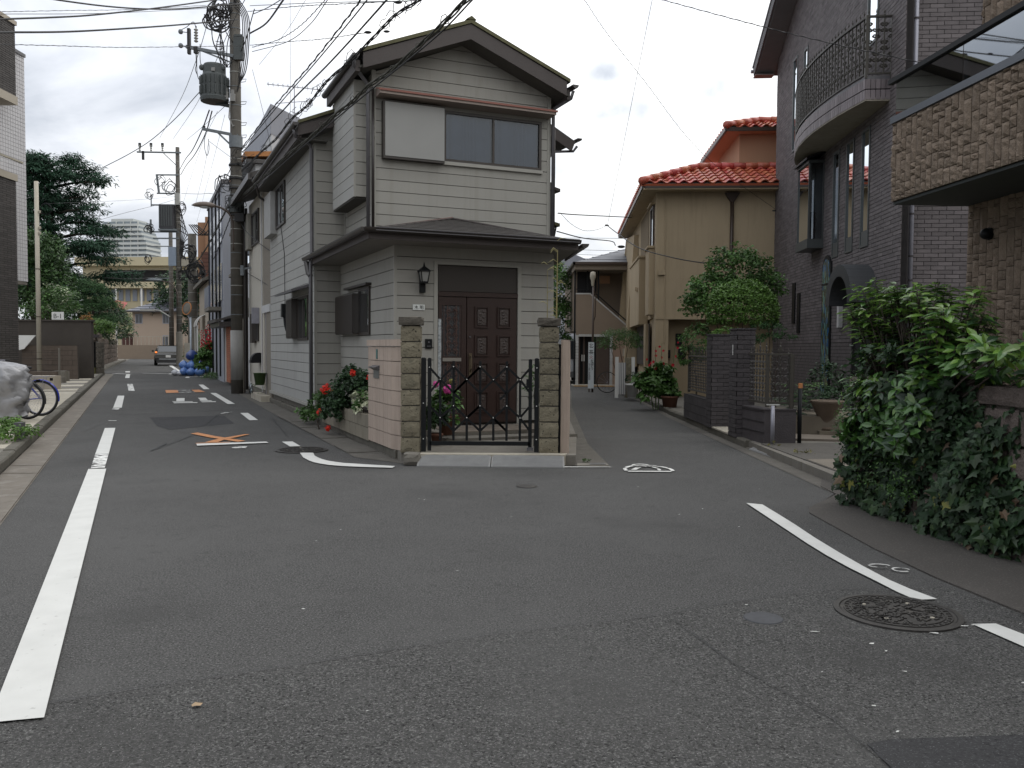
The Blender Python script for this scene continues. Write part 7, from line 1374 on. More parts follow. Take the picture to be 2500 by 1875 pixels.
# rows of houses standing behind what the camera sees (close the horizon)
for i,(x,y,w_,d,h,rz,lab) in enumerate(((-32,30,9,8,6.2,5,'plain grey house behind the tiled building'),(-58,60,12,9,6.5,0,'plain beige house beyond the left garden'),(16,44,12,9,6,0,'plain pale house beyond the tan house'),(20,24,9,9,6.5,0,'plain pale house behind the brick building'),(-13,-14,11,7,6.8,4,'plain house across the street behind the viewer on the left'),(1,-15,12,7,7.2,-3,'plain house across the street behind the viewer on the right'),(13.5,-9,8,12,6.6,-8,'plain house beside the stone house'))):
    t=thing('row_house',lab,'house',(x,y,0),rz); MB().box(0,0,0,w_,d,h).build('wall',M['cream2' if i%2 else 'greyw'],t); MB().prism([(-.5,-.5,h),(w_+.5,-.5,h),(w_/2,-.5,h+2.2)],(0,d+1,0)).build('roof',M['gtile'],t)
    for k in range(2): window(t,Fr((0,0),0),1.5+k*3.5,3+k*3.5,3.6,4.8,M['alum_d'],2,.06,M['curtain'],M['glass'])
# ================= BICYCLES =================
def bicycle(name,label,loc,rz,fm,fend):
    t=thing(name,label,'bicycle',loc,rz); chrome=M['silverpipe']
    for nm,x in (('rear_wheel',0),('front_wheel',1.08)):
        w_=MB().lathe([(.295,-.018),(.318,-.022),(.335,0),(.318,.022),(.295,.018),(.295,-.018)],(x,0,.335),36,'y').build(nm,M['tyre'],t,smooth=True); b=MB().lathe([(.285,-.014),(.297,-.014),(.297,.014),(.285,.014),(.285,-.014)],(x,0,.335),36,'y')
        b.build('rim',chrome,w_); b=MB()
        for k in range(28): a=2*math.pi*k/28; b.tube([(x+.02*math.cos(a+1),.02*(-1)**k,.335+.02*math.sin(a+1)),(x+.287*math.cos(a),0,.335+.287*math.sin(a))],.0016,3,False)
        b.lathe([(0,-.035),(.022,-.035),(.022,.035),(0,.035)],(x,0,.335),10,'y'); b.build('spokes',chrome,w_)
        n=14; vs=[]; a0,a1=(rad(-10),rad(150)) if x==0 else (rad(40),rad(170))
        for k in range(n+1):
            a=math.pi-(a0+(a1-a0)*k/n) if x==0 else a0+(a1-a0)*k/n
            for yy,dr in ((-.026,-.015),(0,0),(.026,-.015)): vs.append((x+(.352+dr)*math.cos(a),yy,.335+(.352+dr)*math.sin(a)))
        MB().add(vs,[(3*i+j,3*i+j+1,3*i+j+4,3*i+j+3) for i in range(n) for j in (0,1)]).build('mudguard',fend,t,smooth=True)
    b=MB(); BBp=(.44,0,.28); ST=(.33,0,.72); HT=(.88,0,.80); HB=(.93,0,.66)
    for p,q,r in ((BBp,ST,.016),(BBp,HB,.02),(ST,(.90,0,.74),.015),(HT,HB,.018),((0,.03,.335),BBp,.01),((0,-.03,.335),BBp,.01),((0,.03,.335),ST,.008),((0,-.03,.335),ST,.008),(HB,(1.08,.03,.335),.012),(HB,(1.08,-.03,.335),.012)): b.tube([p,q],r,8)
    b.build('frame',fm,t,smooth=True); MB().tube([ST,(.31,0,.86)],.013,8).build('seat_post',chrome,t)
    s=MB(); s.ball((.27,0,.90),.1,10,6,(1.35,.9,.32)); s.ball((.41,0,.90),.05,8,5,(1.7,.5,.4)); s.build('saddle',M['tyre'],t,smooth=True)
    h=MB(); h.tube([HT,(.86,0,1.0)],.013,6); h.tube([(.70,-.27,1.03),(.84,-.2,1.03),(.88,0,1.01),(.84,.2,1.03),(.70,.27,1.03)],.012,6); h.build('handlebar',chrome,t,smooth=True); MB().tube([(.68,-.27,1.03),(.79,-.24,1.03)],.018,6).tube([(.68,.27,1.03),(.79,.24,1.03)],.018,6).build('grips',M['tyre'],t)
    r=MB(); 
    for y in (-.06,0,.06): r.bar((-.2,y,.74),(.28,y,.74),.008)
    for x in (-.2,.04,.28): r.bar((x,-.06,.74),(x,.06,.74),.008)
    r.bar((-.1,.06,.74),(0,.03,.36),.008); r.bar((-.1,-.06,.74),(0,-.03,.36),.008); r.build('rack',chrome,t)
    MB().lathe([(.06,-.05),(.095,-.05),(.095,-.044),(.06,-.044)],(.44,0,.28),18,'y').tube([(.44,-.05,.28),(.50,-.055,.12)],.009,5).box(.45,-.13,.11,.55,-.06,.125).build('crank',chrome,t); MB().box(-.22,-.03,.66,-.19,.03,.71).build('reflector',M['red'],t)
    return t
M['bluef']=mat('blue_frame',(.02,.035,.28),.3,.05,5,spec=.6)
bicycle('bicycle','bicycle with blue mudguard and frame, the rear one by the kerb',(-8.80,15.95,.125),183,M['bluef'],M['bluef']); bicycle('bicycle','dark bicycle with silver fittings half under the silver cover',(-8.62,15.2,.125),176,M['iron_b'],M['plastic'])
tp=thing('bicycle_cover','crumpled silver cover draped over a bicycle at the left edge','cover',(-8.42,14.55,.125),-2); n,m_=40,22; vs=[]; rg=random.Random(6)
for i in range(m_+1):
    f=i/m_; z=.06+1.0*(1-f)
    for k in range(n):
        a=2*math.pi*k/n; rr_=(.50-.16*(1-f)**1.5)*(1 if f>.1 else (f/.1)**.5*.95+.05); fold=1+.07*math.sin(a*6+f*5)+.06*math.sin(a*11-f*8+2)+.05*math.sin(a*3+f*14)+.09*rg.uniform(-1,1); w_=.30*(1 if f>.1 else (f/.1)**.5*.9+.1)
        vs.append((-.42+rr_*fold*1.25*math.cos(a)+.10*math.sin(f*5),w_*fold*math.sin(a),z+.05*math.sin(a*2+1)*f+.03*math.sin(a*9)*f))
MB().add(vs,[(i*n+k,i*n+(k+1)%n,(i+1)*n+(k+1)%n,(i+1)*n+k) for i in range(m_) for k in range(n)]+[tuple(range(n))]).build('cover',mat('silver_tarp',(.26,.26,.27),.38,.12,6,.5,14,metal=.25,spec=.6),tp,smooth=True)
t=thing('ground_plants','bright green leafy ground plants at the left kerb corner','plant',(-6.95,11.7,.11)); foliage(t,[(0,0,.10,.32,.6,.13),(-.25,.4,.17,.3,.4,.15)],1500,.055,.035,M['lf_bright'],121,shell=.5,simple=False,name='leaves')
t=thing('concrete_block','small grey block among the ground plants at the left kerb','block',(-6.86,11.9,.11)); MB().box(-.05,-.05,0,.05,.05,.26).build('block',M['pvc'],t)
# ================= UTILITY POLES AND WIRES =================
WIRES=[
('power_cable', 'thick black cable sweeping from the pole top over the gable ridge to the upper right', 0.022, 1, [(-8.23, 26.2, 7.44), (-5.78, 21.0, 7.28), (-3.93, 17.0, 7.02), (-2.38, 13.5, 6.82), (-1.84, 12.0, 6.67)]),
('power_cable', 'thin black cable running just below the thick one past the gable', 0.012, 0, [(-8.23, 26.2, 7.39), (-5.74, 21.0, 7.24), (-3.82, 16.8, 6.96), (-2.25, 13.3, 6.74), (-1.78, 12.0, 6.61)]),
('power_cable', 'plain black cable crossing right of the antenna towards the top edge', 0.016, 0, [(-8.21, 26.2, 7.32), (-5.52, 20.5, 6.96), (-4.78, 19.0, 6.92), (-3.48, 16.5, 6.86), (-1.91, 13.0, 6.62), (-1.5, 12.0, 6.56)]),
('phone_cable', 'tangled cable bundle with wire loops running along the roof edge to the top', 0.022, 2, [(-8.2, 26.1, 6.73), (-6.62, 22.5, 6.44), (-5.5, 20.0, 6.23), (-4.59, 18.0, 6.19), (-3.92, 16.6, 6.09), (-3.38, 15.5, 6.14), (-2.81, 14.5, 6.15), (-2.24, 13.6, 6.24), (-1.79, 12.9, 6.34), (-1.33, 12.2, 6.31), (-0.94, 11.4, 6.31)]),
('phone_cable', 'thick mossy cable bundle crossing right in front of the cream gable', 0.026, 3, [(-8.23, 26.0, 5.93), (-6.34, 21.0, 5.31), (-5.17, 18.2, 5.09), (-4.22, 16.1, 4.99), (-3.43, 14.7, 5.01), (-2.94, 13.9, 5.1), (-2.5, 13.2, 5.14), (-2.11, 12.6, 5.23), (-1.63, 11.8, 5.23), (-1.03, 10.7, 5.28), (-0.53, 9.8, 5.36), (-0.28, 9.2, 5.33)]),
('phone_cable', 'slim line with small clips just under the mossy bundle on the gable', 0.01, 0, [(-8.2, 26.0, 5.83), (-5.1, 18.0, 4.98), (-4.14, 15.9, 4.89), (-2.88, 13.7, 4.99), (-2.04, 12.4, 5.12), (-0.96, 10.5, 5.18), (-0.46, 9.6, 5.28), (-0.24, 9.2, 5.31)]),
('power_cable', 'thin line from the pole top rising steeply to the right', 0.012, 0, [(-7.84, 26.2, 11.44), (-6.84, 24.0, 10.75), (-5.64, 21.0, 9.79), (-4.5, 18.0, 8.84)]),
('power_cable', 'thick curved cable rising from the grey box on the pole to the top edge', 0.024, 0, [(-7.96, 26.2, 10.86), (-6.84, 24.0, 10.35), (-5.44, 20.5, 9.59), (-4.5, 18.0, 8.98)]),
('power_cable', 'wavy pair cable rising gently right of the pole towards the top', 0.016, 1, [(-7.89, 26.2, 10.45), (-6.52, 24.0, 9.9), (-5.15, 21.0, 9.19), (-3.91, 18.0, 8.6), (-3.2, 16.0, 8.14)]),
('power_cable', 'smooth line below the wavy pair cable', 0.01, 0, [(-7.89, 26.2, 10.32), (-6.0, 23.0, 9.5), (-4.69, 20.0, 8.85), (-3.75, 17.5, 8.41), (-3.15, 16.0, 8.14)]),
('power_cable', 'twisted line running nearly level from the pole to the connector box at upper centre', 0.012, 1, [(-7.96, 26.2, 10.51), (-6.0, 23.0, 9.5), (-4.37, 20.0, 8.52), (-2.69, 16.0, 7.23)]),
('power_cable', 'fine line along the top edge right of the pole', 0.009, 0, [(-7.95, 26.2, 11.68), (-4.37, 20.0, 9.34), (-1.92, 15.0, 7.4), (-1.57, 14.0, 7.04)]),
('power_cable', 'wavy dark cable at the top edge reaching the cable clamps', 0.014, 1, [(-8.02, 26.2, 11.51), (-5.51, 22.0, 10.03), (-3.74, 19.0, 8.92), (-2.04, 15.3, 7.52)]),
('stay_wire', 'very fine vertical wire passing the antenna', 0.005, 0, [(-5.66, 22.0, 10.19), (-5.67, 22.0, 7.3), (-5.68, 22.0, 4.97)]),
('stay_wire', 'fine diagonal wire from the antenna roof up to the top edge', 0.005, 0, [(-7.04, 24.0, 9.22), (-5.74, 22.0, 9.44), (-4.79, 20.0, 9.4), (-4.35, 19.0, 9.3)]),
('stay_wire', 'fine wire slanting down from the pole steps to the orange roof', 0.006, 0, [(-7.83, 26.0, 9.73), (-7.57, 26.5, 8.22), (-7.36, 27.0, 6.63)]),
('power_cable', 'black cable from the pole sagging to the top left corner', 0.018, 0, [(-8.16, 26.0, 11.66), (-8.69, 23.0, 10.35), (-8.83, 21.0, 9.56), (-8.9, 19.0, 8.84), (-8.99, 17.0, 8.19), (-8.93, 16.0, 7.89)]),
('power_cable', 'thick cable rising from the left edge to the top centre left', 0.018, 0, [(-9.18, 15.0, 7.03), (-9.15, 15.5, 7.24), (-9.05, 17.0, 7.84), (-8.96, 18.5, 8.46), (-8.72, 21.0, 9.57), (-8.24, 24.0, 10.97), (-8.16, 26.0, 11.88)]),
('power_cable', 'lowest thick cable from the coiled bundle to the left edge', 0.02, 0, [(-9.18, 15.0, 6.82), (-9.16, 15.5, 7.01), (-9.2, 18.0, 7.93), (-8.84, 20.5, 8.93), (-8.69, 23.0, 9.94), (-8.24, 26.0, 11.2)]),
('power_cable', 'thin twisted line a little below the thick cables at top left', 0.01, 1, [(-9.19, 15.0, 6.63), (-9.16, 15.5, 6.8), (-9.23, 17.5, 7.47), (-9.06, 20.0, 8.3), (-8.46, 23.0, 9.36), (-8.17, 26.0, 10.42)]),
('power_cable', 'faint upper line at the top left edge', 0.008, 1, [(-9.18, 15.0, 7.17), (-9.15, 15.5, 7.37), (-9.19, 18.0, 8.36), (-8.84, 20.5, 9.36), (-8.44, 26.0, 11.66)]),
('power_cable', 'faint straight grey line under the top left cables', 0.006, 0, [(-9.18, 15.0, 7.13), (-9.15, 15.5, 7.33), (-9.15, 20.0, 9.08), (-8.16, 26.0, 11.58)]),
('power_line', 'leftmost high voltage line from the crossarm down to the far pole insulators', 0.01, 0, [(-8.58, 25.0, 11.76), (-8.82, 25.5, 11.56), (-9.64, 27.0, 11.03), (-11.4, 31.0, 11.47), (-14.6, 38.0, 12.23), (-24.52, 60.0, 15.84)]),
('power_line', 'middle high voltage line falling to the far pole insulators', 0.01, 0, [(-6.67, 22.0, 10.41), (-7.67, 24.0, 10.54), (-9.4, 28.0, 11.09), (-12.87, 36.0, 12.05), (-16.69, 45.0, 13.63), (-23.59, 60.0, 15.78)]),
('power_line', 'right high voltage line falling to the far pole insulators', 0.01, 0, [(-8.42, 26.4, 9.09), (-10.85, 32.0, 10.12), (-15.03, 42.0, 12.11), (-22.63, 60.0, 15.72)]),
('phone_cable', 'long messenger cable curving from the transformer down to the cedar', 0.014, 0, [(-7.16, 24.0, 10.73), (-8.17, 26.0, 10.27), (-9.56, 28.0, 10.21), (-10.52, 29.0, 9.91), (-11.61, 30.0, 9.41), (-12.92, 31.0, 8.85), (-14.2, 32.0, 8.54), (-15.48, 32.6, 8.15)]),
('power_cable', 'left of the two thick cables falling from the transformer to the far pole', 0.02, 0, [(-9.2, 26.2, 8.57), (-10.82, 30.0, 8.86), (-14.11, 38.0, 10.03), (-18.22, 48.0, 11.77), (-23.26, 60.0, 13.49)]),
('power_cable', 'right of the two thick cables falling from the transformer to the far pole', 0.02, 0, [(-9.12, 26.2, 8.54), (-11.04, 31.0, 9.02), (-14.75, 40.0, 10.27), (-18.93, 50.0, 11.86), (-23.1, 60.0, 13.3)]),
('power_line', 'thin line from the steel bracket down towards the far street lamp', 0.006, 0, [(-9.24, 26.2, 7.57), (-12.9, 36.0, 8.72), (-22.16, 60.0, 11.01)]),
('power_line', 'fine pale line left of the steel bracket dropping to the far pole', 0.005, 0, [(-8.95, 26.2, 8.54), (-12.36, 34.0, 9.04), (-22.96, 60.0, 11.32)]),
('power_line', 'fine pale line falling behind the steel bracket', 0.005, 0, [(-8.73, 26.2, 8.44), (-11.03, 32.0, 8.59), (-17.93, 50.0, 10.09), (-22.01, 60.0, 10.05)]),
('power_line', 'fine line from the bracket rising back to the utility pole', 0.006, 0, [(-9.21, 26.2, 7.64), (-8.75, 26.2, 7.3), (-8.33, 26.2, 7.0)]),
('phone_cable', 'thick dark cable bundle running from the big pole down to the grey building eaves', 0.03, 3, [(-8.34, 26.2, 6.33), (-10.79, 32.0, 6.21), (-13.34, 38.0, 6.09), (-16.77, 46.0, 6.08), (-21.93, 58.0, 6.35)]),
('phone_cable', 'second dark cable bundle dropping past the street lamp arm', 0.025, 1, [(-8.38, 26.2, 5.91), (-10.29, 31.0, 5.74), (-12.35, 36.0, 5.46), (-16.53, 46.0, 5.1), (-22.86, 60.0, 5.3)]),
('phone_cable', 'cable hugging the grey building roof line', 0.02, 1, [(-8.49, 26.4, 7.14), (-9.94, 30.0, 7.35), (-12.33, 36.0, 7.67), (-14.8, 42.0, 7.7)]),
('phone_cable', 'black line from the lower pole to the cream house wall', 0.01, 0, [(-8.28, 26.2, 5.21), (-7.74, 25.0, 4.78), (-6.92, 23.5, 4.26), (-6.12, 21.9, 3.84)]),
('phone_cable', 'lower black line from the pole bracket to the house wall', 0.01, 0, [(-8.07, 26.2, 3.67), (-7.07, 24.0, 3.3), (-6.15, 22.0, 2.94)]),
('power_line', 'line from the far pole to the left crossing in front of the cedar', 0.01, 0, [(-23.38, 60.0, 11.64), (-22.55, 54.0, 10.18), (-21.6, 48.0, 8.82), (-20.14, 42.0, 7.55)]),
('power_line', 'faint line above it crossing from the far pole to the cream pole', 0.006, 0, [(-23.38, 60.0, 11.83), (-21.07, 48.0, 9.54), (-17.77, 33.0, 6.85)]),
('phone_cable', 'dark line in front of the school building between poles and left trees', 0.012, 0, [(-22.85, 60.0, 7.0), (-23.02, 55.0, 6.32), (-21.73, 46.0, 5.31)]),
('phone_cable', 'line lower down in front of the school building', 0.01, 0, [(-22.85, 60.0, 6.45), (-21.74, 50.0, 5.34), (-21.86, 46.0, 5.06)]),
('power_line', 'horizontal service line from the far pole right to the grey building', 0.012, 0, [(-23.05, 60.0, 12.03), (-18.19, 50.0, 10.24), (-14.72, 42.0, 8.86), (-10.86, 33.0, 7.07)]),
('phone_cable', 'long black cable slanting down across the white sky to the brick building corner', 0.008, 1, [(1.09, 16.0, 8.04), (1.31, 16.3, 7.96), (1.8, 17.0, 7.62), (2.83, 18.3, 6.99), (3.92, 19.8, 6.35), (5.08, 21.0, 5.77), (6.96, 22.9, 5.17)]),
('stay_wire', 'fine straight wire crossing the sky beside the gable', 0.005, 0, [(2.72, 17.0, 8.33), (2.7, 17.3, 8.18), (2.96, 27.0, 5.3)]),
('phone_cable', 'black line from the top edge across the brick wall to the stone house', 0.008, 1, [(1.69, 11.0, 5.89), (1.85, 10.9, 5.81), (2.68, 10.3, 5.33), (3.39, 9.8, 4.94), (4.31, 9.2, 4.49)]),
('phone_cable', 'short cable from the cream house eave to the tan house roof', 0.014, 0, [(0.99, 19.0, 4.42), (1.67, 22.0, 4.85), (4.15, 29.0, 5.85)]),
('phone_cable', 'curly sagging wire hanging between the cream house and the cable joint', 0.008, 1, [(1.06, 19.0, 4.4), (1.4, 20.5, 4.39), (1.86, 22.5, 4.52), (2.44, 25.0, 4.89), (2.94, 27.0, 5.3)]),
('phone_cable', 'cable from the joint running past the tan house wall', 0.014, 0, [(2.91, 27.0, 5.33), (3.17, 26.0, 4.91), (3.37, 23.0, 4.14), (3.85, 20.9, 3.67), (4.5, 20.3, 3.48), (4.87, 20.0, 3.43)]),
('phone_cable', 'lower cable from the cream house to the splice box', 0.014, 0, [(0.97, 19.0, 4.02), (1.8, 22.0, 4.26), (2.91, 25.5, 4.62), (3.04, 25.5, 4.5)]),
('power_line', 'faint far power lines behind the cream house eave above the slate roof', 0.014, 0, [(3.28, 70.0, 10.39), (6.81, 66.0, 9.88), (10.06, 60.0, 9.09)]),
('power_line', 'faint far power lines behind the cream house eave above the slate roof', 0.014, 0, [(3.28, 70.0, 9.49), (6.82, 66.0, 8.95), (10.07, 60.0, 8.16)]),
('power_line', 'faint far power lines behind the cream house eave above the slate roof', 0.014, 0, [(3.29, 70.0, 9.12), (6.83, 66.0, 8.58), (10.08, 60.0, 7.81)]),
('power_line', 'faint far power lines behind the cream house eave above the slate roof', 0.014, 0, [(3.29, 70.0, 8.82), (6.83, 66.0, 8.28), (10.08, 60.0, 7.52)]),
('power_line', 'faint far power lines behind the cream house eave above the slate roof', 0.014, 0, [(3.29, 70.0, 8.56), (6.83, 66.0, 8.0), (10.09, 60.0, 7.23)]),
('power_line', 'faint far power lines behind the cream house eave above the slate roof', 0.014, 0, [(3.29, 70.0, 8.22), (6.84, 66.0, 7.64), (10.09, 60.0, 6.88)]),
]
M['cable']=mat('cable_black',(.016,.016,.017),.6,.1,10); M['cable_g']=mat('cable_weathered',(.045,.045,.035),.7,.3,6); M['polec']=mat('pole_concrete',(.088,.081,.070),.9,.25,5,.4,40,streak=.5,streakcol=(.05,.045,.038)); M['poleb']=mat('pole_band_wrap',(.23,.227,.218),.8,.12,4,.2,40,streak=.3); M['trans']=mat('transformer_grey',(.062,.07,.07),.6,.15,5); M['galv']=mat('galvanised',(.14,.155,.165),.55,.2,12,metal=.3); M['porc']=mat('porcelain',(.30,.30,.28),.3,.2,20)
def crom(P,n=6):
    P=[Vector(p) for p in P]; Q=[P[0]*2-P[1]]+P+[P[-1]*2-P[-2]]; o=[]
    for i in range(1,len(Q)-2):
        for k in range(n):
            t=k/n; a,b,c,d=Q[i-1:i+3]; o.append(.5*((2*b)+(c-a)*t+(2*a-5*b+4*c-d)*t*t+(3*b-a-3*c+d)*t**3))
    return o+[P[-1]]
for nm,lab,r,kind,P in WIRES:
    rg=random.Random(len(lab)*7); b=MB(); C=crom(P,8)
    if kind==0: b.tube(C,r,5)
    elif kind==1:
        Q=[]; 
        for i in range((len(C)-1)*4+1):
            a=C[min(i//4,len(C)-1)]; c=C[min(i//4+1,len(C)-1)]; p=a.lerp(c,(i%4)/4); Q.append(p+Vector((math.sin(i*1.1),0,math.cos(i*1.1)))*r*.55)
        b.tube(Q,r*.6,4); b.tube(C,r*.5,4)
    else:
        for s in range(3):
            b.tube([p+Vector((math.sin(i*.55+s*2.1)*r*.8,0,math.cos(i*.55+s*2.1)*r*.9)) for i,p in enumerate(C)],r*(.42 if s else .6),5)
        L=[0]
        for k in range(int(26 if kind==2 else 9)):
            i=rg.randrange(1,len(C)-1); p=C[i].lerp(C[i+1],rg.random()); s=rg.uniform(.05,.12)*(1 if kind==2 else .7); a=rg.uniform(0,6)
            b.tube([p+Vector((s*math.cos(a+t*1.1)*.8,0,s*math.sin(a+t*1.1)))*(1+.05*t)+Vector((rg.uniform(-.02,.02),0,s*.4)) for t in range(6)],.006,4,False)
    g='faint far power lines' if 'faint far' in lab else None
    o=b.build(nm,M['cable_g'] if kind==3 else M['cable'],smooth=True); tag(o,lab,'cable' if 'cable' in nm else 'wire',g)
def pole(name,label,x,y,h,r0,r1,bands=True,rz=0,cat='utility pole',z0=0):
    t=thing(name,label,cat,(x,y,0),rz); MB().tube([(0,0,z0),(0,0,h)],[r0,r1],16).build('pole',M['polec'],t,smooth=True)
    if bands:
        rg=random.Random(int(h*10+y)); z=2.4
        while z<h-.3:
            q=r0+(r1-r0)*z/h; MB().lathe([(q+.002,z),(q+.008,z),(q+.008,z+.02),(q+.002,z+.02)],n=16).build('steel_band',M['porc'] if rg.random()<.5 else M['galv'],t); z+=rg.uniform(.25,.6)
    return t
def insul(mb,p,h=.30,r=.06,n=4):
    x,y,z=p; pr=[(0,z)]
    for k in range(n): pr+=[(r*.5,z+h*k/n),(r,z+h*(k+.4)/n),(r*.5,z+h*(k+.8)/n)]
    mb.lathe(pr+[(0,z+h)],(x,y,0),10) if 0 else mb.lathe([(a,b-0) for a,b in pr]+[(0,z+h)],(x,y,0),8)
# main pole
PX,PY=-8.42,26.25
mp=pole('utility_pole','large concrete utility pole with a grey transformer and tangled cables',PX,PY,13.2,.195,.145)
MB().tube([(0,0,.42),(0,0,1.93)],.205,18).build('pale_wrap',M['poleb'],mp,smooth=True); MB().box(.17,-.05,0,.21,.05,2.3).build('conduit',M['conc'],mp); MB().tube([(.22,-.02,.0),(.22,-.02,5.6)],.03,6).build('conduit',M['gutt'],mp)
tr=MB(); cz=8.85; tr.lathe([(0,8.78),(.40,8.80),(.42,8.90),(.37,8.95),(.37,9.55),(.33,9.62),(.33,9.85),(.30,9.90),(0,9.92)],(-.60,-.1,0),20); tr=tr.build('transformer',M['trans'],mp)
for k in range(16):
    a=2*math.pi*k/16
    for z0,z1 in ((8.98,9.24),(9.28,9.52)): MB().obox((-.60+.40*math.cos(a),-.1+.40*math.sin(a),(z0+z1)/2),(.035*math.cos(a),.035*math.sin(a),0),(-.012*math.sin(a),.012*math.cos(a),0),(0,0,(z1-z0)/2)).build('cooling_fin',M['trans'],tr)
for dx,dy in ((-.32,-.1),(.28,-.05),(-.05,.25)): b=MB(); b.ball((-.6+dx,-.15+dy,9.78),.09,8,6); b.build('bushing',M['trans'],tr)
MB().box(-.57,-.46,9.62,-.47,-.42,9.72).build('label_plate',M['poleb'],tr); MB().tube([(-.6,0,8.8),(-.2,0,8.72),(0,0,8.7)],.06,6).build('bracket',M['trans'],mp)
for x,z in ((-.22,8.85),(-.02,8.80)): MB().box(x-.07,-.24,z,x+.07,-.17,z+.22).box(x-.04,-.23,z+.22,x+.04,-.18,z+.34).build('fuse_box',M['poleb'],mp)
MB().tube([(-.1,-.2,8.8),(-.12,-.25,8.3),(-.02,-.2,8.05),(0,-.16,8.1)],.02,5).build('lead_wire',M['poleb'],mp)
b=MB().bar((-1.42,-.16,10.42),(.05,-.16,10.14),.09,.09); b.build('crossarm',M['galv'],mp)
MB().bar((-.95,-.16,10.30),(-.05,-.16,9.95),.04).build('brace',M['galv'],mp)
b=MB(); insul(b,(-1.12,-.16,10.55),.42,.07,5); b.build('insulator',M['porc'],mp); b=MB(); b.box(-1.37,-.22,10.20,-1.29,-.1,10.95); b.build('arrester',M['cable'],mp); MB().tube([(-1.12,-.16,10.95),(-1.12,-.16,11.03)],.02,5).build('tip',M['cable'],mp)
for z in (10.45,10.86): b=MB(); b.ball((-1.58,-.16,z),.075,8,6); b.bar((-1.58,-.16,z),(-1.3,-.16,z-.03),.02); b.build('insulator',M['galv'],mp)
MB().box(-1.18,-.22,10.22,-1.07,-.1,10.42).build('cutout',M['cable'],mp)
for P in (((-1.1,-.16,10.2),(-1.08,-.2,9.6),(-.95,-.2,9.35),(-.7,-.2,9.25)),((-1.0,-.16,10.5),(-.98,-.2,9.95),(-.85,-.2,9.7),(-.75,-.2,9.6)),((-1.6,-.16,10.9),(-1.4,-.16,11.0),(-1.2,-.16,11.15),(-1.12,-.16,10.98)),((-1.13,-.16,10.2),(-1.12,-.16,9.9),(-1.15,-.16,9.75),(-1.1,-.16,9.6))): MB().tube(crom(P,6),.011,4).build('lead_wire',M['cable'],mp)
MB().box(.03,-.26,10.02,.30,-.10,10.72).box(.05,-.27,10.70,.28,-.1,10.76).build('junction_box',M['trans'],mp)
MB().bar((-.98,-.1,8.0),(.1,-.1,7.80),.08,.08).build('lower_arm',M['galv'],mp); MB().bar((-.5,-.1,7.88),(-.1,-.1,7.5),.05).build('brace',M['galv'],mp); MB().lathe([(.20,7.45),(.20,7.80)],n=16).build('clamp',M['galv'],mp)
b=MB(); b.ball((-.93,-.1,8.06),.05,6,5); b.build('insulator',M['cable'],mp)
MB().tube(crom([(-.88,-.1,7.9),(-.92,-.1,7.5),(-.85,-.1,7.2),(-.78,-.1,7.4),(-.80,-.1,7.7)],6),.009,4).build('lead_wire',M['cable'],mp)
for k,z in enumerate((9.42,8.75,8.12,7.75,7.45,7.10,6.6,6.2)):
    MB().tube([(.14,0,z),(.30,0,z+.02),(.33,0,z+.10),(.16,0,z+.09)],.010,5).build('step',M['galv'],mp)
# coils of cable near the top
rg=random.Random(12)
def coil(root,c,n,r,m,seed,name='cable_coil',tr_=.016):
    rg=random.Random(seed)
    for k in range(n):
        P=[]; a0=rg.uniform(0,6); rr=r*rg.uniform(.6,1.1); cx_,cz_=c[0]+rg.uniform(-.15,.15),c[2]+rg.uniform(-.15,.15)
        for i in range(10): a=a0+i*.62; P.append((cx_+rr*math.cos(a)*rg.uniform(.8,1.15),c[1]+rg.uniform(-.1,.1),cz_+rr*math.sin(a)*rg.uniform(.8,1.3)))
        MB().tube(crom(P,4),tr_*rg.uniform(.6,1.1),5).build(name,m,root)
coil(mp,(-.52,-.1,11.3),11,.34,M['cable'],1,tr_=.022); coil(mp,(-.35,-.15,11.6),8,.28,M['cable'],2,tr_=.022)
for k in range(9):
    x=rg.uniform(-.62,-.1); P=[(x,-.15,11.5+rg.uniform(-.2,.2)),(x+rg.uniform(-.1,.1),-.2,10.9),(x+rg.uniform(-.05,.2),-.2,10.4),(rg.uniform(-.35,-.1),-.2,9.8)]; MB().tube(crom(P,5),.014,5).build('hanging_cable',M['cable'],mp)
for k in range(5):
    x=.16+.05*k; MB().tube(crom([(.05,-.15,11.6+.1*k),(x+.1,-.15,11.3),(x+.1,-.18,10.4),(x+.02,-.2,9.7),(.16,-.18,9.3),(.1,-.15,9.1)],5),.016,5).build('hanging_cable',M['cable'],mp)
b=MB(); rr=.08
for i in range(26): 
    pass
MB().tube(crom([(-.55,-.12,10.6),(-.35,-.12,10.55),(-.6,-.12,10.45),(-.3,-.12,10.42),(-.55,-.12,10.3),(-.25,-.12,10.3)],5),.01,4).build('hanging_cable',M['cable'],mp)
coil(mp,(-.25,-.12,6.4),5,.22,M['cable'],3,tr_=.014); coil(mp,(.0,-.15,5.7),6,.24,M['cable'],4,tr_=.012); coil(mp,(.05,-.2,7.0),4,.2,M['cable'],5,tr_=.010)
MB().tube([(0,0,5.5),(0,0,5.95)],.23,14).build('splice_case',M['trans'],mp); MB().box(.05,-.33,5.2,.32,-.2,5.45).build('splice_case',M['cable'],mp)
for z in (6.9,6.5,6.2,5.4): MB().lathe([(.19,z),(.215,z+.01),(.215,z+.05),(.19,z+.06)],n=16).build('clamp',M['cable'],mp)
MB().bar((.1,-.1,3.78),(.62,-.1,3.86),.05).build('small_arm',M['galv'],mp); MB().box(.15,-.15,3.6,.25,-.05,3.9).build('bracket',M['galv'],mp); MB().tube([(.60,-.1,3.9),(.60,-.1,4.6)],.02,5).build('hook',M['bpipe'],mp)
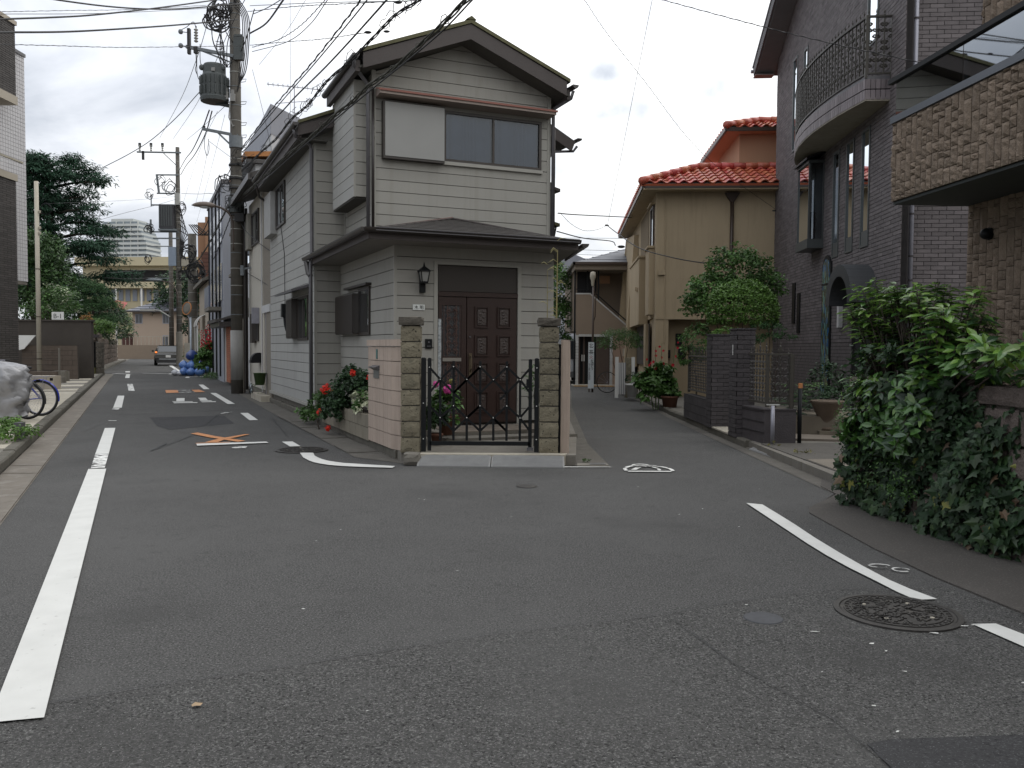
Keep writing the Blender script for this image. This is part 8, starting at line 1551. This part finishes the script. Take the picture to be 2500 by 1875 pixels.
# street lamp (hangs on the pole)
sl_=thing('street_lamp','cobra head street lamp on a curved arm fixed to the big utility pole','street lamp',(PX,PY-.15,0)); MB().tube(crom([(-.04,0,4.35),(-.05,0,5.05),(-.14,0,5.42),(-.40,0,5.62),(-.68,0,5.70)],6),.035,8).build('arm',M['bpipe'],sl_,smooth=True)
b=MB(); n=12; vs=[]
for i in range(9):
    f=i/8; x=-.58-.72*f; w_=.13*math.sin(math.pi*min(1,f*.85+.12))**.7+.01; zc=5.68+.12*f-.10*f*f; hh=.09*math.sin(math.pi*min(1,f*.9+.1))**.6+.01
    for k in range(n): a=2*math.pi*k/n; vs.append((x,w_*math.cos(a),zc+hh*math.sin(a)*(1 if math.sin(a)>0 else .8)))
b.add(vs,[(i*n+k,i*n+(k+1)%n,(i+1)*n+(k+1)%n,(i+1)*n+k) for i in range(8) for k in range(n)]+[tuple(range(n)),tuple(range(8*n,9*n))]); b.build('lamp_head',mat('lamp_hood',(.15,.12,.10),.6,.2,10),sl_,smooth=True); MB().ball((-.88,0,5.66),.11,10,6,(1.9,.9,.55)).build('lens',mat('lamp_lens',(.40,.42,.42),.15,.1,30,spec=.8),sl_,smooth=True)
# second pole
p2=pole('utility_pole','second utility pole farther up the left street carrying three white insulators',-23.3,60,15.2,.20,.13)
MB().bar((-2.75,-.15,14.83),(.3,-.15,14.80),.10,.10).build('crossarm',M['galv'],p2); MB().bar((-.9,-.15,14.75),(0,-.15,13.9),.05).build('brace',M['galv'],p2)
for x in (-2.55,-1.77,-.98): b=MB(); insul(b,(x,-.15,14.9),.45,.09,3); b.build('insulator',M['porc'],p2); MB().box(x-.08,-.2,15.2,x+.08,-.1,15.45).build('insulator_cap',M['cable'],p2)
MB().box(-2.4,-.2,14.3,-2.25,-.1,14.9).build('arrester',M['cable'],p2)
for z,x0 in ((13.27,-1.4),(12.0,-1.4),(11.2,-1.8),(9.35,-1.85),(8.9,-1.7)): MB().bar((x0,-.15,z),(.1,-.15,z),.09).build('crossarm',M['galv'],p2)
MB().bar((-1.4,-.15,13.3),(-1.25,-.15,12.0),.12).build('vertical_arm',M['galv'],p2); MB().bar((-1.8,-.15,11.9),(-1.8,-.15,11.1),.06).bar((-1.85,-.15,10.2),(-1.85,-.15,9.2),.10).build('vertical_arm',M['galv'],p2)
coil(p2,(-1.1,-.2,12.8),3,.28,M['cable'],6,tr_=.022); coil(p2,(-1.9,-.2,11.9),4,.28,M['cable'],7,tr_=.022); coil(p2,(-.4,-.2,12.4),4,.4,M['cable'],8,tr_=.025); coil(p2,(-1.9,-.2,9.6),5,.25,M['cable'],9,tr_=.03); coil(p2,(.3,-.2,11),5,.4,M['cable'],10,tr_=.025)
tb=MB().box(-1.15,-.5,9.55,-.18,.2,11.2).build('transformer',mat('dark_transformer',(.045,.045,.05),.7,.2,6),p2)
for k in range(6): MB().box(-1.12+.16*k,-.54,9.7,-1.05+.16*k,-.5,11.1).build('cooling_fin',M['trans'],tb)
MB().box(-1.2,-.5,9.40,.0,.2,9.52).build('shelf',M['galv'],p2); MB().box(-.1,-.35,11.2,.22,-.15,12.0).build('box',M['porc'],p2); MB().box(-.6,-.3,7.0,-.1,-.0,8.3).build('blue_grey_box',mat('bluegrey_box',(.20,.24,.30),.6),p2)
for k in range(6): x=.1+.1*k; MB().tube(crom([(.1,-.2,11.5-k*.4),(x+.2,-.2,10.5-k*.3),(.2+.05*k,-.2,8.5),(.25,-.2,6.6)],5),.03,4).build('hanging_cable',M['cable'],p2)
coil(p2,(.4,-.25,6.3),7,.38,M['cable'],11,tr_=.022); coil(p2,(1.3,-.25,6.8),6,.45,M['cable'],12,tr_=.03)
MB().tube([(0,0,0),(0,0,2.4)],.22,14).build('pale_wrap',M['conc'],p2)
sl2=thing('street_lamp','small street lamp on the farther poles above the parked car','street lamp',(-22.8,58.5,0)); MB().tube(crom([(.0,0,4.2),(-.05,0,5.1),(-.5,0,5.7),(-1.1,0,5.85)],5),.04,6).build('arm',M['bpipe'],sl2,smooth=True); MB().ball((-1.6,0,5.9),.5,10,6,(1.2,.35,.22)).build('lamp_head',M['galv'],sl2,smooth=True)
p3=pole('utility_pole','slim dark utility pole behind the parked car',-30.2,76,11.8,.22,.16); MB().bar((-2,-.1,10.2),(.1,-.1,10.2),.08).build('crossarm',M['galv'],p3); MB().bar((-2,-.1,7.4),(.1,-.1,7.4),.08).build('crossarm',M['galv'],p3); coil(p3,(-2,-.2,9),5,.3,M['cable'],13,tr_=.04)
sl3=thing('street_lamp','white lamp arm on the slim dark pole near the end house','street lamp',(-30.2,75.7,0)); MB().tube([(0,0,4.0),(-.9,0,4.55),(-1.6,0,4.6)],.05,6).build('arm',M['porc'],sl3); MB().box(-2.6,-.15,4.5,-1.4,.15,4.65).build('lamp_head',M['porc'],sl3)
p4=pole('utility_pole','thick weathered concrete pole behind the traffic mirror',-17.95,48.2,7.7,.28,.22); MB().box(-.1,-.42,1.1,.3,-.3,3.0).build('plate',M['conc'],p4); coil(p4,(.3,-.25,5.6),10,.5,M['cable'],14,tr_=.035); coil(p4,(-.2,-.25,6.6),8,.4,M['cable'],15,tr_=.03); MB().box(-.5,-.3,5.9,-.1,-.1,6.3).build('splice_case',M['conc_l'],p4)
for k in range(5): MB().tube(crom([(-.1+.1*k,-.2,8.2),(.5+.2*k,-.3,7.6),(1.2+.3*k,-.6,8.6),(2.4+.3*k,-2.5,10.5)],5),.03,4).build('hanging_cable',M['cable'],p4)
# connector and splice boxes hanging on the wires
def wbox(p,s,label):
    t=MB().ball((0,0,0),s,8,6,(1.6,.8,.6)).build('cable_joint',M['cable'],smooth=True,loc=p); tag(t,label,'cable joint')
wbox((-2.69,16.00,7.23),0.045,'small black clamp on the twisted line at upper centre')
wbox((-2.14,14.60,6.74),0.036,'cable clamp beside the first one on the looped bundle')
wbox((-2.00,15.00,7.38),0.045,'cable clamp at the very top edge')
wbox((2.94,27.00,5.30),0.045,'joint where several cables meet above the slate roof')
wbox((3.21,25.50,4.46),0.072,'black splice box hanging over the slate roof')
wbox((6.93,22.90,5.13),0.036,'small hook at the brick building edge holding a cable')
